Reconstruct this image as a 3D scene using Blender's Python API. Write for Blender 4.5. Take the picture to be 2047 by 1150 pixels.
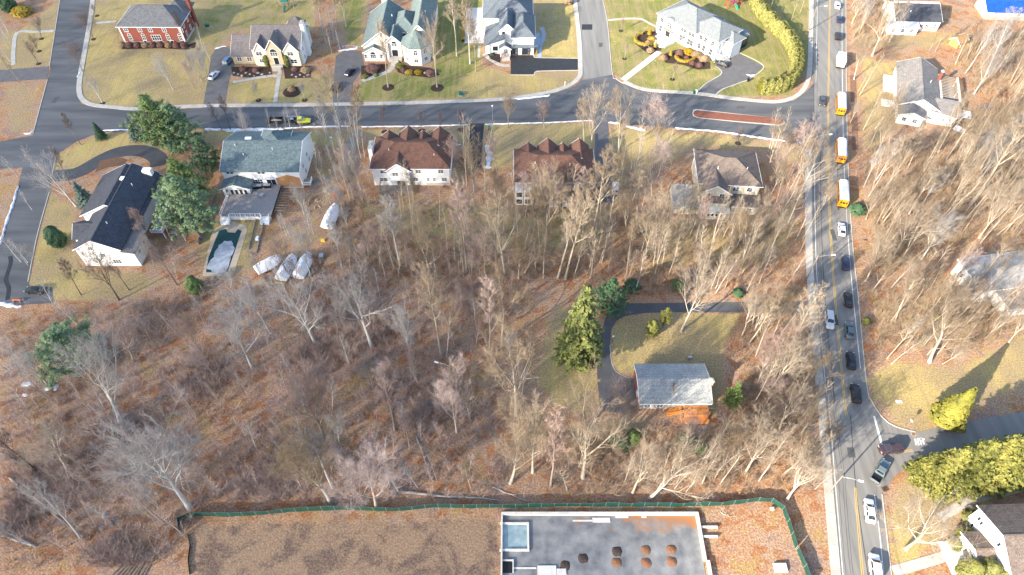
import bpy, bmesh, math, random
import numpy as np
from mathutils import Vector, Matrix
from mathutils.geometry import tessellate_polygon
for o in list(bpy.data.objects): bpy.data.objects.remove(o)
SC = bpy.context.scene
COL = SC.collection
R = math.radians
random.seed(7); np.random.seed(7)

# ---------------------------------------------------------------- camera, sky, sun, exposure
CAM_H, PITCH, FPX = 125.0, 50.5, 1365.0
cd = bpy.data.cameras.new('camera'); cam = bpy.data.objects.new('camera', cd); COL.objects.link(cam)
cam.location = (0, 0, CAM_H); cam.rotation_euler = (R(90 - PITCH), 0, 0)
cd.sensor_width = 36.0; cd.lens = 36.0 * FPX / 2047.0; cd.clip_start = 1.0; cd.clip_end = 9000
SC.camera = cam
SUN_EL, SHADOW_DIR = 23.5, 41.0           # sun height; shadows run towards the upper right
w = bpy.data.worlds.new('World'); SC.world = w; w.use_nodes = True
nt = w.node_tree; bgn = nt.nodes['Background']
sk = nt.nodes.new('ShaderNodeTexSky'); sk.sky_type = 'NISHITA'; sk.sun_disc = False
sk.sun_elevation = R(SUN_EL); sk.sun_rotation = R(90 - SHADOW_DIR + 180)
nt.links.new(sk.outputs[0], bgn.inputs[0]); bgn.inputs[1].default_value = 0.15
sd = bpy.data.lights.new('sun', 'SUN'); sd.energy = 4.6; sd.angle = R(0.53); sd.color = (1.0, 0.90, 0.74)
sun = bpy.data.objects.new('sun', sd); COL.objects.link(sun)
sdir = Vector((math.cos(R(SHADOW_DIR)) * math.cos(R(SUN_EL)), math.sin(R(SHADOW_DIR)) * math.cos(R(SUN_EL)), -math.sin(R(SUN_EL))))
sun.rotation_euler = sdir.to_track_quat('-Z', 'Y').to_euler(); sun.location = (-60, -60, 160)
SC.view_settings.view_transform = 'Standard'; SC.view_settings.look = 'None'
SC.view_settings.gamma = 1.0; SC.view_settings.use_curve_mapping = False
SC.view_settings.exposure = 1.82

# ---------------------------------------------------------------- pixel <-> ground
cP, sP = math.cos(R(PITCH)), math.sin(R(PITCH))
def G(x, y, z=0.0):
    dx = (x - 1023.5) / FPX; dy = -(y - 575) / FPX
    t = (z - CAM_H) / (-sP + dy * cP)
    return Vector((dx * t, (cP + dy * sP) * t, z))
def proj(p):
    q = Vector(p) - Vector((0, 0, CAM_H))
    dep = q.y * cP - q.z * sP; up = q.y * sP + q.z * cP
    return 1023.5 + FPX * q.x / dep, 575 - FPX * up / dep
def height_from(base, top):
    b = G(*base); lo, hi = 0.5, 45
    for _ in range(30):
        m = (lo + hi) / 2
        if proj(b + Vector((0, 0, m)))[1] > top[1]: lo = m
        else: hi = m
    q = G(top[0], top[1], lo)
    return b, lo, (q.x - b.x)

# ---------------------------------------------------------------- mesh helpers
class MB:
    def __init__(s): s.v = []; s.f = []; s.m = []
    def add(s, vs, fs, mi=0):
        n = len(s.v); s.v += [tuple(v) for v in vs]; s.f += [tuple(i + n for i in f) for f in fs]; s.m += [mi] * len(fs); return s
    def box(s, x0, x1, y0, y1, z0, z1, mi=0):
        return s.add([(x0,y0,z0),(x1,y0,z0),(x1,y1,z0),(x0,y1,z0),(x0,y0,z1),(x1,y0,z1),(x1,y1,z1),(x0,y1,z1)],
                     [(0,3,2,1),(4,5,6,7),(0,1,5,4),(1,2,6,5),(2,3,7,6),(3,0,4,7)], mi)
    def bar(s, a, b, w, h, mi=0):
        a, b = Vector(a), Vector(b); d = (b - a).normalized()
        sd_ = d.cross(Vector((0,0,1)));
        if sd_.length < 1e-4: sd_ = Vector((1,0,0))
        sd_.normalize(); u = sd_.cross(d).normalized(); sd_ *= w / 2; u *= h / 2
        return s.add([a-sd_-u,a+sd_-u,a+sd_+u,a-sd_+u,b-sd_-u,b+sd_-u,b+sd_+u,b-sd_+u],
                     [(0,1,2,3),(4,7,6,5),(0,4,5,1),(1,5,6,2),(2,6,7,3),(3,7,4,0)], mi)
    def prism(s, poly, z0, z1, mi=0, cap=True):
        if sum(poly[i][0]*poly[(i+1)%len(poly)][1]-poly[(i+1)%len(poly)][0]*poly[i][1] for i in range(len(poly))) < 0: poly = poly[::-1]
        n = len(poly); vs = [(p[0],p[1],z0) for p in poly] + [(p[0],p[1],z1) for p in poly]
        fs = [(i,(i+1)%n,n+(i+1)%n,n+i) for i in range(n)]
        if cap:
            for t in tessellate_polygon([[Vector((p[0],p[1],0)) for p in poly]]):
                a,b,c = [Vector((*poly[i][:2],0)) for i in t]
                if (b-a).cross(c-a).z < 0: t = t[::-1]
                fs.append(tuple(n+i for i in t)); fs.append(tuple(t[::-1]))
        return s.add(vs, fs, mi)
    def sheet(s, poly, z, mi=0):
        vs = [(p[0],p[1],z) for p in poly]; fs = []
        for t in tessellate_polygon([[Vector((p[0],p[1],0)) for p in poly]]):
            a,b,c = [Vector(vs[i]) for i in t]
            fs.append(t if (b-a).cross(c-a).z > 0 else t[::-1])
        return s.add(vs, fs, mi)
    def tube(s, path, rad, n=6, mi=0, cap=True):
        path = [Vector(p) for p in path]; base = len(s.v); up = Vector((0.13,0.21,1)).normalized()
        if not hasattr(rad, '__len__'): rad = [rad] * len(path)
        for i, p in enumerate(path):
            d = (path[min(i+1,len(path)-1)] - path[max(i-1,0)]).normalized()
            a = d.cross(up)
            if a.length < 0.05: a = d.cross(Vector((1,0,0)))
            a.normalize(); b = d.cross(a)
            for k in range(n):
                t = 2*math.pi*k/n; s.v.append(tuple(p + (a*math.cos(t) + b*math.sin(t))*rad[i]))
        for i in range(len(path)-1):
            for k in range(n):
                s.f.append((base+i*n+k, base+(i+1)*n+k, base+(i+1)*n+(k+1)%n, base+i*n+(k+1)%n)); s.m.append(mi)
        if cap:
            s.f.append(tuple(base+(len(path)-1)*n+k for k in range(n))); s.m.append(mi)
            s.f.append(tuple(base+k for k in range(n))[::-1]); s.m.append(mi)
        return s
    def ribbon(s, L, Rr, z, mi=0):
        n = len(L); vs = [(p[0],p[1],z) for p in L] + [(p[0],p[1],z) for p in Rr]
        fs = []
        for i in range(n-1):
            a,b,c = Vector(vs[i]),Vector(vs[i+1]),Vector(vs[n+i])
            fs.append((i,i+1,n+i+1,n+i) if (b-a).cross(c-a).z > 0 else (i,n+i,n+i+1,i+1))
        return s.add(vs, fs, mi)
    def mesh(s, name, smooth=False):
        me = bpy.data.meshes.new(name); me.from_pydata(s.v, [], s.f)
        if any(s.m): me.polygons.foreach_set('material_index', s.m)
        if smooth: me.polygons.foreach_set('use_smooth', [True]*len(s.f))
        me.update(); return me
def link(name, me, mat=None, parent=None, loc=None):
    o = bpy.data.objects.new(name, me); COL.objects.link(o)
    if mat is not None and me is not None and not me.materials:
        for m in (mat if isinstance(mat, (list, tuple)) else [mat]): me.materials.append(m)
    if parent is not None: o.parent = parent
    if loc is not None: o.location = loc
    return o
def obj(name, mb, mat, parent=None, loc=None, smooth=False):
    return link(name, mb.mesh(name, smooth), mat, parent, loc)
def tag(o, label=None, cat=None, group=None, kind=None):
    if label: o['label'] = label
    if cat: o['category'] = cat
    if group: o['group'] = group
    if kind: o['kind'] = kind
    return o
def thing(name, label, cat, loc=(0,0,0), rz=0.0, group=None):
    o = bpy.data.objects.new(name, None); COL.objects.link(o); o.location = loc; o.rotation_euler = (0,0,rz)
    o.empty_display_size = 0.3
    return tag(o, label, cat, group)
def struct(name, mb, mat, parent=None, smooth=False):
    o = obj(name, mb, mat, parent, smooth=smooth)
    if parent is None: o['kind'] = 'structure'
    return o
def copy_tree(o, parent=None):
    c = o.copy(); COL.objects.link(c)
    if parent: c.parent = parent
    for ch in o.children: copy_tree(ch, c)
    return c
def resample(pts, step=1.5):
    """smooth (Catmull-Rom) a list of 2D/3D points and resample"""
    P = [Vector((p[0],p[1],0)) for p in pts]; out = []
    for i in range(len(P)-1):
        p0,p1,p2,p3 = P[max(i-1,0)],P[i],P[i+1],P[min(i+2,len(P)-1)]
        n = max(1,int((p2-p1).length/step))
        for k in range(n):
            t = k/n
            out.append(0.5*((2*p1)+(p2-p0)*t+(2*p0-5*p1+4*p2-p3)*t*t+(3*p1-p0-3*p2+p3)*t**3))
    out.append(P[-1]); return out
def pxl(pts, z=0): return [G(x, y, z) for x, y in pts]
def offset(path, d):
    out = []
    for i,p in enumerate(path):
        t = (path[min(i+1,len(path)-1)]-path[max(i-1,0)]); t.z = 0; t.normalize()
        out.append(p + Vector((-t.y,t.x,0))*d)
    return out
def arclen(path):
    a=[0]
    for i in range(1,len(path)): a.append(a[-1]+(path[i]-path[i-1]).length)
    return a
def at_len(path, acc, s):
    for i in range(1,len(path)):
        if acc[i] >= s or i == len(path)-1:
            t = (s-acc[i-1])/max(1e-6,acc[i]-acc[i-1]); d=(path[i]-path[i-1]).normalized()
            return path[i-1].lerp(path[i],t), d

# ---------------------------------------------------------------- materials
MATS = {}
def mat(name, col, rough=0.8, col2=None, scale=2.0, bump=0.0, metal=0.0, detail=4, contrast=1.0, rnd=0.0, spec=0.3, stretch=None, bscale=None, rot=0.0):
    if name in MATS: return MATS[name]
    m = bpy.data.materials.new(name); m.use_nodes = True; MATS[name] = m
    N, L = m.node_tree.nodes, m.node_tree.links; b = N['Principled BSDF']
    b.inputs['Roughness'].default_value = rough; b.inputs['Metallic'].default_value = metal
    b.inputs['Specular IOR Level'].default_value = spec
    if col2 is None: col2 = tuple(c*0.78 for c in col)
    tc = N.new('ShaderNodeTexCoord'); src = tc.outputs['Object']
    if stretch:
        mp = N.new('ShaderNodeMapping'); mp.inputs['Scale'].default_value = stretch; mp.inputs['Rotation'].default_value=(0,0,rot); L.new(src, mp.inputs[0]); src = mp.outputs[0]
    nz = N.new('ShaderNodeTexNoise'); nz.inputs['Scale'].default_value = scale; nz.inputs['Detail'].default_value = detail
    L.new(src, nz.inputs['Vector'])
    cr = N.new('ShaderNodeValToRGB'); k = 0.22/contrast
    cr.color_ramp.elements[0].position = 0.5-k; cr.color_ramp.elements[1].position = 0.5+k
    cr.color_ramp.elements[0].color = (*col2,1); cr.color_ramp.elements[1].color = (*col,1)
    L.new(nz.outputs['Fac'], cr.inputs[0]); out = cr.outputs[0]
    if rnd:
        oi = N.new('ShaderNodeObjectInfo'); hs = N.new('ShaderNodeHueSaturation')
        ma = N.new('ShaderNodeMapRange'); ma.inputs[3].default_value = 1-rnd; ma.inputs[4].default_value = 1+rnd
        L.new(oi.outputs['Random'], ma.inputs[0]); L.new(ma.outputs[0], hs.inputs['Value'])
        mb_ = N.new('ShaderNodeMapRange'); mb_.inputs[3].default_value = 1+rnd*0.8; mb_.inputs[4].default_value = 1-rnd*0.8
        L.new(oi.outputs['Random'], mb_.inputs[0]); L.new(mb_.outputs[0], hs.inputs['Saturation'])
        L.new(out, hs.inputs['Color']); out = hs.outputs[0]
    L.new(out, b.inputs['Base Color'])
    if bump:
        bp = N.new('ShaderNodeBump'); bp.inputs['Strength'].default_value = bump; bp.inputs['Distance'].default_value = 0.05
        n2 = N.new('ShaderNodeTexNoise'); n2.inputs['Scale'].default_value = bscale or scale*6; L.new(src, n2.inputs['Vector'])
        L.new(n2.outputs['Fac'], bp.inputs['Height']); L.new(bp.outputs[0], b.inputs['Normal'])
    return m
def shingle(name, col, col2, sc=0.9, row=0.28):
    """roof: mottled shingles with fine courses"""
    if name in MATS: return MATS[name]
    m = mat(name, col, 0.9, col2, sc, detail=6, contrast=0.9, spec=0.15)
    N, L = m.node_tree.nodes, m.node_tree.links; b = N['Principled BSDF']
    src = b.inputs['Base Color'].links[0].from_socket
    tc = N.new('ShaderNodeTexCoord'); n2 = N.new('ShaderNodeTexNoise'); n2.inputs['Scale'].default_value = 4.5; n2.inputs['Detail'].default_value = 2
    L.new(tc.outputs['Object'], n2.inputs['Vector'])
    mr = N.new('ShaderNodeMapRange'); mr.inputs[1].default_value=0.3; mr.inputs[2].default_value=0.7; mr.inputs[3].default_value = 0.62; mr.inputs[4].default_value = 1.25
    L.new(n2.outputs['Fac'], mr.inputs[0])
    wv = N.new('ShaderNodeTexWave'); wv.bands_direction='Z'; wv.inputs['Scale'].default_value = 1/row*0.314; wv.inputs['Distortion'].default_value = 0.6
    L.new(tc.outputs['Object'], wv.inputs['Vector'])
    m2 = N.new('ShaderNodeMapRange'); m2.inputs[3].default_value = 0.94; m2.inputs[4].default_value = 1.03; L.new(wv.outputs['Fac'], m2.inputs[0])
    mm = N.new('ShaderNodeMath'); mm.operation='MULTIPLY'; L.new(mr.outputs[0], mm.inputs[0]); L.new(m2.outputs[0], mm.inputs[1])
    hs = N.new('ShaderNodeHueSaturation'); L.new(src, hs.inputs['Color']); L.new(mm.outputs[0], hs.inputs['Value']); L.new(hs.outputs[0], b.inputs['Base Color'])
    return m
M_ASPH = mat('asphalt', (0.215,0.203,0.186), 0.9, (0.145,0.139,0.13), 0.8, bump=0.1, detail=9, bscale=12, stretch=(1.0,.07,1), rot=R(14.5))
M_ASPH_NEW = mat('asphalt_dark', (0.030,0.032,0.036), 0.75, (0.020,0.021,0.024), 0.6, bump=0.1, detail=8, bscale=12)
M_ASPH_OLD = mat('asphalt_drive', (0.13,0.122,0.122), 0.9, (0.095,0.09,0.091), 0.5, bump=0.1, detail=8, bscale=12)
M_CONC = mat('concrete', (0.42,0.39,0.34), 0.9, (0.33,0.31,0.275), 0.8, bump=0.1, rnd=0.07)
M_KERB = mat('kerb_stone', (0.46,0.43,0.37), 0.9, (0.36,0.34,0.30), 1.1)
M_WHITEP = mat('road_paint_white', (0.68,0.67,0.64), 0.7, (0.45,0.45,0.43), 2.5, detail=6)
M_YELP = mat('road_paint_yellow', (0.60,0.38,0.06), 0.7, (0.45,0.28,0.06), 2.5, detail=6)
M_SNOW = mat('snow', (0.74,0.76,0.79), 0.7, (0.42,0.43,0.44), 1.3, bump=0.3, detail=6, bscale=5)
M_WHITE = mat('white_siding', (0.74,0.74,0.73), 0.7, (0.68,0.68,0.67), 0.7)
M_TRIM = mat('white_trim', (0.80,0.80,0.79), 0.6, (0.74,0.74,0.73), 2)
M_CREAM = mat('cream_stucco', (0.62,0.56,0.45), 0.85, (0.56,0.50,0.40), 0.8)
M_CREAM2 = mat('pale_brick', (0.66,0.60,0.54), 0.85, (0.57,0.51,0.46), 1.6)
M_TAN = mat('tan_stone', (0.50,0.40,0.27), 0.9, (0.40,0.32,0.21), 1.8, bump=0.2)
M_GLASS = mat('dark_glass', (0.028,0.036,0.048), 0.08, (0.018,0.024,0.034), 0.8, spec=0.6)
M_BLACK = mat('black_metal', (0.018,0.018,0.02), 0.45, scale=3)
M_STEEL = mat('galvanised_steel', (0.46,0.47,0.48), 0.45, (0.38,0.39,0.40), 3, metal=0.6)
M_WOODP = mat('weathered_wood', (0.27,0.22,0.17), 0.9, (0.18,0.15,0.12), 3, stretch=(1,1,0.15))
M_CEDAR = mat('stained_cedar', (0.50,0.20,0.05), 0.7, (0.36,0.135,0.035), 2.5)
M_DECK = mat('deck_board', (0.30,0.26,0.24), 0.85, (0.24,0.21,0.19), 1.5)
M_STONE = mat('boulder', (0.36,0.33,0.30), 0.95, (0.20,0.18,0.165), 1.4, bump=0.5, rnd=0.2)
M_MULCH = mat('mulch', (0.060,0.036,0.026), 1.0, (0.030,0.019,0.015), 4, bump=0.5, detail=8)
# ================================================================ GROUND
LAWNS = [  # pixel outline, lawn strength, green, feather (m)
 ([(0,60),(40,62),(118,0),(99,135),(0,140)],.9,.12,2), ([(0,168),(96,160),(66,268),(0,275)],.55,.05,4),
 ([(158,200),(156,150),(182,-20),(400,-20),(425,120),(420,205),(280,214),(190,210)],1,.28,1),
 ([(395,-20),(640,-20),(625,60),(470,62),(415,120)],.95,.5,3), ([(430,165),(560,150),(665,150),(665,206),(425,208)],.9,.45,2),
 ([(660,-20),(740,-20),(722,95),(690,85)],.95,.7,3), ([(702,206),(724,150),(860,135),(865,-20),(975,-20),(962,120),(950,197),(817,203)],.95,.72,2),
 ([(1070,-20),(1150,-20),(1156,118),(1066,113)],1,.36,1), ([(930,150),(965,130),(1021,150),(1155,142),(1150,165),(1113,183),(985,197),(930,198)],.95,.30,2),
 ([(1206,-20),(1618,-20),(1618,130),(1580,193),(1467,194),(1389,186),(1292,178),(1243,160),(1214,44)],1,.62,1),
 ([(112,312),(200,266),(430,260),(640,260),(700,262),(690,300),(600,282),(440,282),(250,300),(150,345),(105,350)],.9,.12,3),
 ([(722,262),(938,252),(936,300),(860,275),(745,285)],.95,.16,2), ([(968,250),(1188,244),(1190,330),(1120,305),(985,340)],.95,.10,3),
 ([(1216,250),(1350,260),(1441,268),(1600,292),(1600,330),(1510,300),(1395,295),(1330,330),(1220,390)],.85,.10,4),
 ([(690,395),(900,390),(1030,405),(1240,400),(1245,500),(1130,520),(900,500),(740,470)],.62,.42,6),
 ([(1245,410),(1350,430),(1500,440),(1590,400),(1600,480),(1530,540),(1300,540)],.72,.12,6),
 ([(99,384),(150,415),(150,500),(180,540),(260,540),(340,565),(240,600),(85,600),(56,566)],.9,.34,2),
 ([(390,430),(440,432),(530,438),(505,545),(400,560)],.75,.45,3), ([(600,300),(690,300),(690,420),(640,560),(520,565),(510,480),(560,440),(620,390)],.45,.35,4),
 ([(1222,660),(1245,634),(1290,627),(1340,626),(1480,627),(1465,660),(1448,690),(1445,760),(1430,830),(1275,760),(1225,735)],1,.03,1.5),
 ([(1105,605),(1195,625),(1195,770),(1190,830),(1100,815),(1060,760)],.85,.06,4), ([(1185,838),(1290,822),(1330,850),(1250,880),(1170,880)],.7,.12,4),
 ([(1712,110),(1800,120),(1812,240),(1760,300),(1720,300)],.72,.28,4), ([(1720,560),(1800,540),(1990,600),(1850,720),(1745,700)],.22,.05,7),
 ([(1733,745),(1790,720),(1900,735),(2100,640),(2100,760),(1975,805),(1850,866),(1795,852),(1745,805)],.92,.0,4),
 ([(1768,1000),(1830,935),(1950,985),(1990,1010),(1935,1040),(1800,1150),(1784,1150)],.85,.0,3),
 ([(1700,60),(1790,60),(1940,60),(1960,95),(1800,105),(1710,100)],.6,.2,4),
 ([(1840,240),(1960,180),(2047,260),(1900,330)],.45,.25,8), ([(1860,470),(1990,430),(2060,470),(1930,520)],.5,.05,6),
 ([(0,400),(30,375),(0,480)],.7,.2,3),
]
DIRT = [([(385,1045),(1000,1036),(1000,1170),(385,1170)],.9,3), ([(1540,1040),(1600,1020),(1640,1150),(1560,1160)],.35,3),
        ([(985,180),(1110,172),(1110,188),(985,200)],.5,3), ([(60,440),(140,450),(150,500),(100,500)],.35,4), ([(1060,500),(1180,500),(1180,560),(1060,560)],.1,5),
        ([(600,395),(660,380),(680,420),(610,450)],.6,3)]
PAINTED_SHADE = [([(700,440),(900,430),(900,520),(720,520)],.8,8), ([(600,540),(760,540),(760,590),(560,600)],.7,8), ([(560,820),(700,800),(820,870),(700,960),(540,920)],.4,10),  # woodland shade painted into the litter colour: outline, strength, feather
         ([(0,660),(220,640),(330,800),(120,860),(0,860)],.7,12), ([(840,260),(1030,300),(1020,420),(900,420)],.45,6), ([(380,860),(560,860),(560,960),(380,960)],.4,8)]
def sdist(X, Y, poly):
    P = [G(*p) for p in poly]; inside = np.zeros(X.shape, bool); d = np.full(X.shape, 1e9)
    for i in range(len(P)):
        a, b = P[i], P[(i+1)%len(P)]
        c = ((a.y > Y) != (b.y > Y)) & (X < (b.x-a.x)*(Y-a.y)/((b.y-a.y) or 1e-9)+a.x); inside ^= c
        ex, ey = b.x-a.x, b.y-a.y; t = np.clip(((X-a.x)*ex+(Y-a.y)*ey)/(ex*ex+ey*ey+1e-9),0,1)
        d = np.minimum(d, np.hypot(X-a.x-t*ex, Y-a.y-t*ey))
    return np.where(inside, d, -d)
def ground_axis(lo, hi, step, far):
    return np.concatenate([[-far,-far*.4,lo-250,lo-80,lo-25], np.arange(lo,hi,step), [hi+25,hi+80,hi+250,far*.4,far]])
xs = ground_axis(-200,200,1.0,6000); ys = ground_axis(25,255,1.0,6000)
X, Y = np.meshgrid(xs, ys); Lw = np.zeros(X.shape); Gr = np.zeros(X.shape); Di = np.zeros(X.shape); Sh = np.zeros(X.shape)
for poly, l, g, fe in LAWNS:
    k = np.clip(sdist(X,Y,poly)/fe*0.5+0.5,0,1)*l; Gr = np.where(k>0.02, Gr*(1-k)+g*k, Gr); Lw = np.maximum(Lw,k)
for poly, l, fe in DIRT: Di = np.maximum(Di, np.clip(sdist(X,Y,poly)/fe*0.5+0.5,0,1)*l)
for poly, l, fe in PAINTED_SHADE: Sh = np.maximum(Sh, np.clip(sdist(X,Y,poly)/fe*0.5+0.5,0,1)*l*.6)
nx, ny = len(xs), len(ys)
idx = np.arange(nx*ny).reshape(ny,nx)
faces = np.stack([idx[:-1,:-1],idx[:-1,1:],idx[1:,1:],idx[1:,:-1]],-1).reshape(-1,4)
me = bpy.data.meshes.new('ground'); me.from_pydata(np.stack([X.ravel(),Y.ravel(),np.zeros(X.size)],1).tolist(), [], faces.tolist())
def paint(me, vals):
    at = me.color_attributes.new('cover','FLOAT_COLOR','POINT'); at.data.foreach_set('color', np.asarray(vals,dtype=np.float32).ravel())
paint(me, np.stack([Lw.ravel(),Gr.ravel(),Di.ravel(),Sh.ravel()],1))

def ground_material():
    m = bpy.data.materials.new('ground_cover'); m.use_nodes = True; N, L = m.node_tree.nodes, m.node_tree.links; b = N['Principled BSDF']
    b.inputs['Roughness'].default_value = 0.95; b.inputs['Specular IOR Level'].default_value = 0.1
    tc = N.new('ShaderNodeTexCoord'); ob = tc.outputs['Object']
    def noise(s, d=4, dist=0, r=.5, stretch=None):
        n = N.new('ShaderNodeTexNoise'); n.inputs['Scale'].default_value = s; n.inputs['Detail'].default_value = d; n.inputs['Distortion'].default_value = dist; n.inputs['Roughness'].default_value = r
        if stretch:
            mp = N.new('ShaderNodeMapping'); mp.inputs['Scale'].default_value = stretch; mp.inputs['Rotation'].default_value=(0,0,0.2); L.new(ob, mp.inputs[0]); L.new(mp.outputs[0], n.inputs['Vector'])
        else: L.new(ob, n.inputs['Vector'])
        return n.outputs['Fac']
    def ramp(f, stops):
        r = N.new('ShaderNodeValToRGB'); e = r.color_ramp.elements
        while len(e) < len(stops): e.new(0.5)
        for q,(p,c) in zip(e,stops): q.position = p; q.color = (*c,1)
        L.new(f, r.inputs[0]); return r.outputs[0]
    def mix(f, a, c, mode='MIX'):
        x = N.new('ShaderNodeMix'); x.data_type='RGBA'; x.blend_type = mode; x.clamp_factor = True
        if isinstance(f,(int,float)): x.inputs[0].default_value = f
        else: L.new(f, x.inputs[0])
        L.new(a, x.inputs[6]); L.new(c, x.inputs[7]); return x.outputs[2]
    def math_(op, a, c):
        x = N.new('ShaderNodeMath'); x.operation = op; x.use_clamp = False
        for i,v in enumerate((a,c)):
            if isinstance(v,(int,float)): x.inputs[i].default_value = v
            else: L.new(v, x.inputs[i])
        return x.outputs[0]
    def sstep(v, lo, hi):
        x = N.new('ShaderNodeMapRange'); x.interpolation_type='SMOOTHSTEP'; x.inputs[1].default_value = lo; x.inputs[2].default_value = hi; L.new(v, x.inputs[0]); return x.outputs[0]
    at = N.new('ShaderNodeVertexColor'); at.layer_name = 'cover'; sp = N.new('ShaderNodeSeparateColor'); L.new(at.outputs[0], sp.inputs[0])
    fine = noise(2.6, 5, 0, .65); grain = noise(9, 3, 0, .7); mid = noise(0.33, 6, .4, .6); big = noise(0.06, 5, .3)
    litter = ramp(fine, [(.28,(.15,.080,.047)),(.45,(.29,.165,.095)),(.56,(.39,.235,.14)),(.72,(.55,.36,.23))])
    litter2 = ramp(fine, [(.28,(.16,.10,.065)),(.5,(.32,.21,.14)),(.72,(.48,.335,.23))])
    litter3 = ramp(fine, [(.28,(.14,.058,.028)),(.5,(.29,.13,.062)),(.72,(.45,.225,.115))])
    lit = mix(sstep(big,.42,.58), litter, litter2); lit = mix(sstep(mid,.50,.60), lit, litter3); mid2 = noise(.17,7,.6,.68); purp = ramp(fine, [(.28,(.125,.078,.060)),(.5,(.25,.165,.13)),(.72,(.39,.275,.225))]); lit = mix(sstep(mid2,.45,.36), lit, purp); golden = ramp(fine, [(.28,(.16,.095,.040)),(.5,(.32,.205,.088)),(.72,(.46,.32,.16))]); lit = mix(sstep(mid2,.54,.64), lit, golden)
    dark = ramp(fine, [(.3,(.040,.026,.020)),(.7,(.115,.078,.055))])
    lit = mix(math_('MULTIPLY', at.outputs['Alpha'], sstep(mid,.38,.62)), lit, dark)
    dry = ramp(fine, [(.28,(.25,.175,.066)),(.48,(.38,.285,.110)),(.72,(.50,.39,.175))])
    dry2 = ramp(fine, [(.28,(.17,.125,.07)),(.5,(.29,.215,.115)),(.72,(.40,.31,.18))])
    grn = ramp(fine, [(.28,(.085,.095,.025)),(.5,(.16,.17,.045)),(.72,(.25,.25,.075))])
    gmask = math_('ADD', sp.outputs[1], math_('MULTIPLY', math_('SUBTRACT', noise(.22,5,.3,.6), .5), 1.1))
    mow = noise(.35, 2, 0, .5, (2.6,.12,1))
    grass = mix(sstep(big,.40,.60), dry, dry2); grass = mix(sstep(gmask,.22,.78), grass, grn)
    grass = mix(math_('MULTIPLY', sstep(mow,.45,.60), .5), grass, dry2); worn = ramp(fine, [(.3,(.16,.11,.065)),(.7,(.33,.24,.15))]); grass = mix(math_('MULTIPLY', sstep(noise(.28,8,.5,.7),.57,.70), .32), grass, worn)
    lm = math_('ADD', sp.outputs[0], math_('MULTIPLY', math_('SUBTRACT', mid, .5), 1.2))
    col = mix(sstep(lm,.36,.64), lit, grass)
    dirt = ramp(fine, [(.28,(.16,.098,.060)),(.5,(.265,.175,.112)),(.72,(.38,.27,.18))])
    dirt2 = ramp(fine, [(.28,(.075,.048,.036)),(.5,(.15,.10,.074)),(.72,(.25,.175,.13))]); dirt = mix(sstep(noise(.16,9,.5,.72),.47,.60), dirt, dirt2)
    dm = math_('ADD', sp.outputs[2], math_('MULTIPLY', math_('SUBTRACT', mid, .5), .9))
    col = mix(sstep(dm,.4,.6), col, dirt)
    g2 = ramp(grain, [(.3,(.42,.42,.42)),(.7,(1.5,1.5,1.5))]); col = mix(.85, col, g2, 'MULTIPLY')
    L.new(col, b.inputs['Base Color'])
    bp = N.new('ShaderNodeBump'); bp.inputs['Strength'].default_value = .55; bp.inputs['Distance'].default_value = .25; L.new(fine, bp.inputs['Height']); L.new(bp.outputs[0], b.inputs['Normal'])
    return m
M_GROUND = ground_material()
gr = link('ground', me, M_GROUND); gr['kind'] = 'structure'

# lawns with crisp edges, as sheets of the same turf
def lawn(px, green, label, z=0.02):
    m = MB().sheet(pxl(px), z).mesh('lawn'); paint(m, [(1,green,0,0)]*len(m.vertices)); o = link('lawn', m, M_GROUND); o['kind']='structure'; o['label']=label
lawn([(162,196),(158,156),(172,78),(186,0),(232,0),(236,88),(376,92),(400,120),(405,205),(280,212),(200,208)],.28,'dry striped lawn of the red brick house')
lawn([(1224,142),(1216,50),(1300,70),(1310,105),(1395,130),(1432,142),(1405,168),(1392,184),(1292,178),(1247,160)],.60,'green front lawn of the large white house')
lawn([(1248,652),(1292,629),(1340,628),(1465,630),(1446,690),(1430,703),(1320,703),(1276,726),(1262,750),(1230,735),(1222,690)],.03,'dry yellow lawn inside the ranch driveway')
lawn([(1080,0),(1148,0),(1154,116),(1072,114),(1068,90)],.36,'lawn right of the modern white house')

# ---------------------------------------------------------------- roads
def road(name, px, m, z, label=None):
    o = struct(name, MB().sheet(pxl(px), z), m)
    if label: o['label'] = label
    return o
W_L = pxl([(1624,-30),(1627,0),(1624,150),(1621,300),(1622,420),(1626,560),(1647,767),(1652,800),(1665,950),(1680,1150),(1684,1190)])
W_R = pxl([(1690,-30),(1690,0),(1691,180),(1695,350),(1703,485),(1713,581),(1731,767),(1737,800),(1762,985),(1779,1135),(1783,1190)])
def sm(p, n=90):
    r = resample(p, 1.0); a = arclen(r); return [at_len(r,a,a[-1]*i/(n-1))[0] for i in range(n)]
struct('main_road', MB().ribbon(sm(W_L), sm(W_R), 0.030), M_ASPH)
road('cross_street', [(150,200),(165,209),(190,215),(274,222),(408,216),(609,214),(817,210),(983,203),(1050,197),(1113,185),(1150,172),(1165,157),(1200,150),(1224,146),(1232,160),(1243,167),(1292,183),(1389,190),(1467,201),(1545,207),(1587,201),(1610,185),(1628,165),
 (1628,310),(1600,291),(1571,284),(1441,265),(1350,257),(1216,246),(1186,242),(941,249),(800,251),(624,253),(567,257),(426,257),(254,262),(198,265),(150,285),(112,310),(90,300)], mat('asphalt_blue',(.122,.122,.125),.85,(.056,.058,.063),.30,bump=.1,detail=10,stretch=(.16,1,1)), 0.036)
road('north_lane', [(1146,-20),(1151,16),(1163,104),(1165,160),(1224,150),(1214,44),(1206,0),(1204,-20)], M_ASPH, 0.042)
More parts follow.
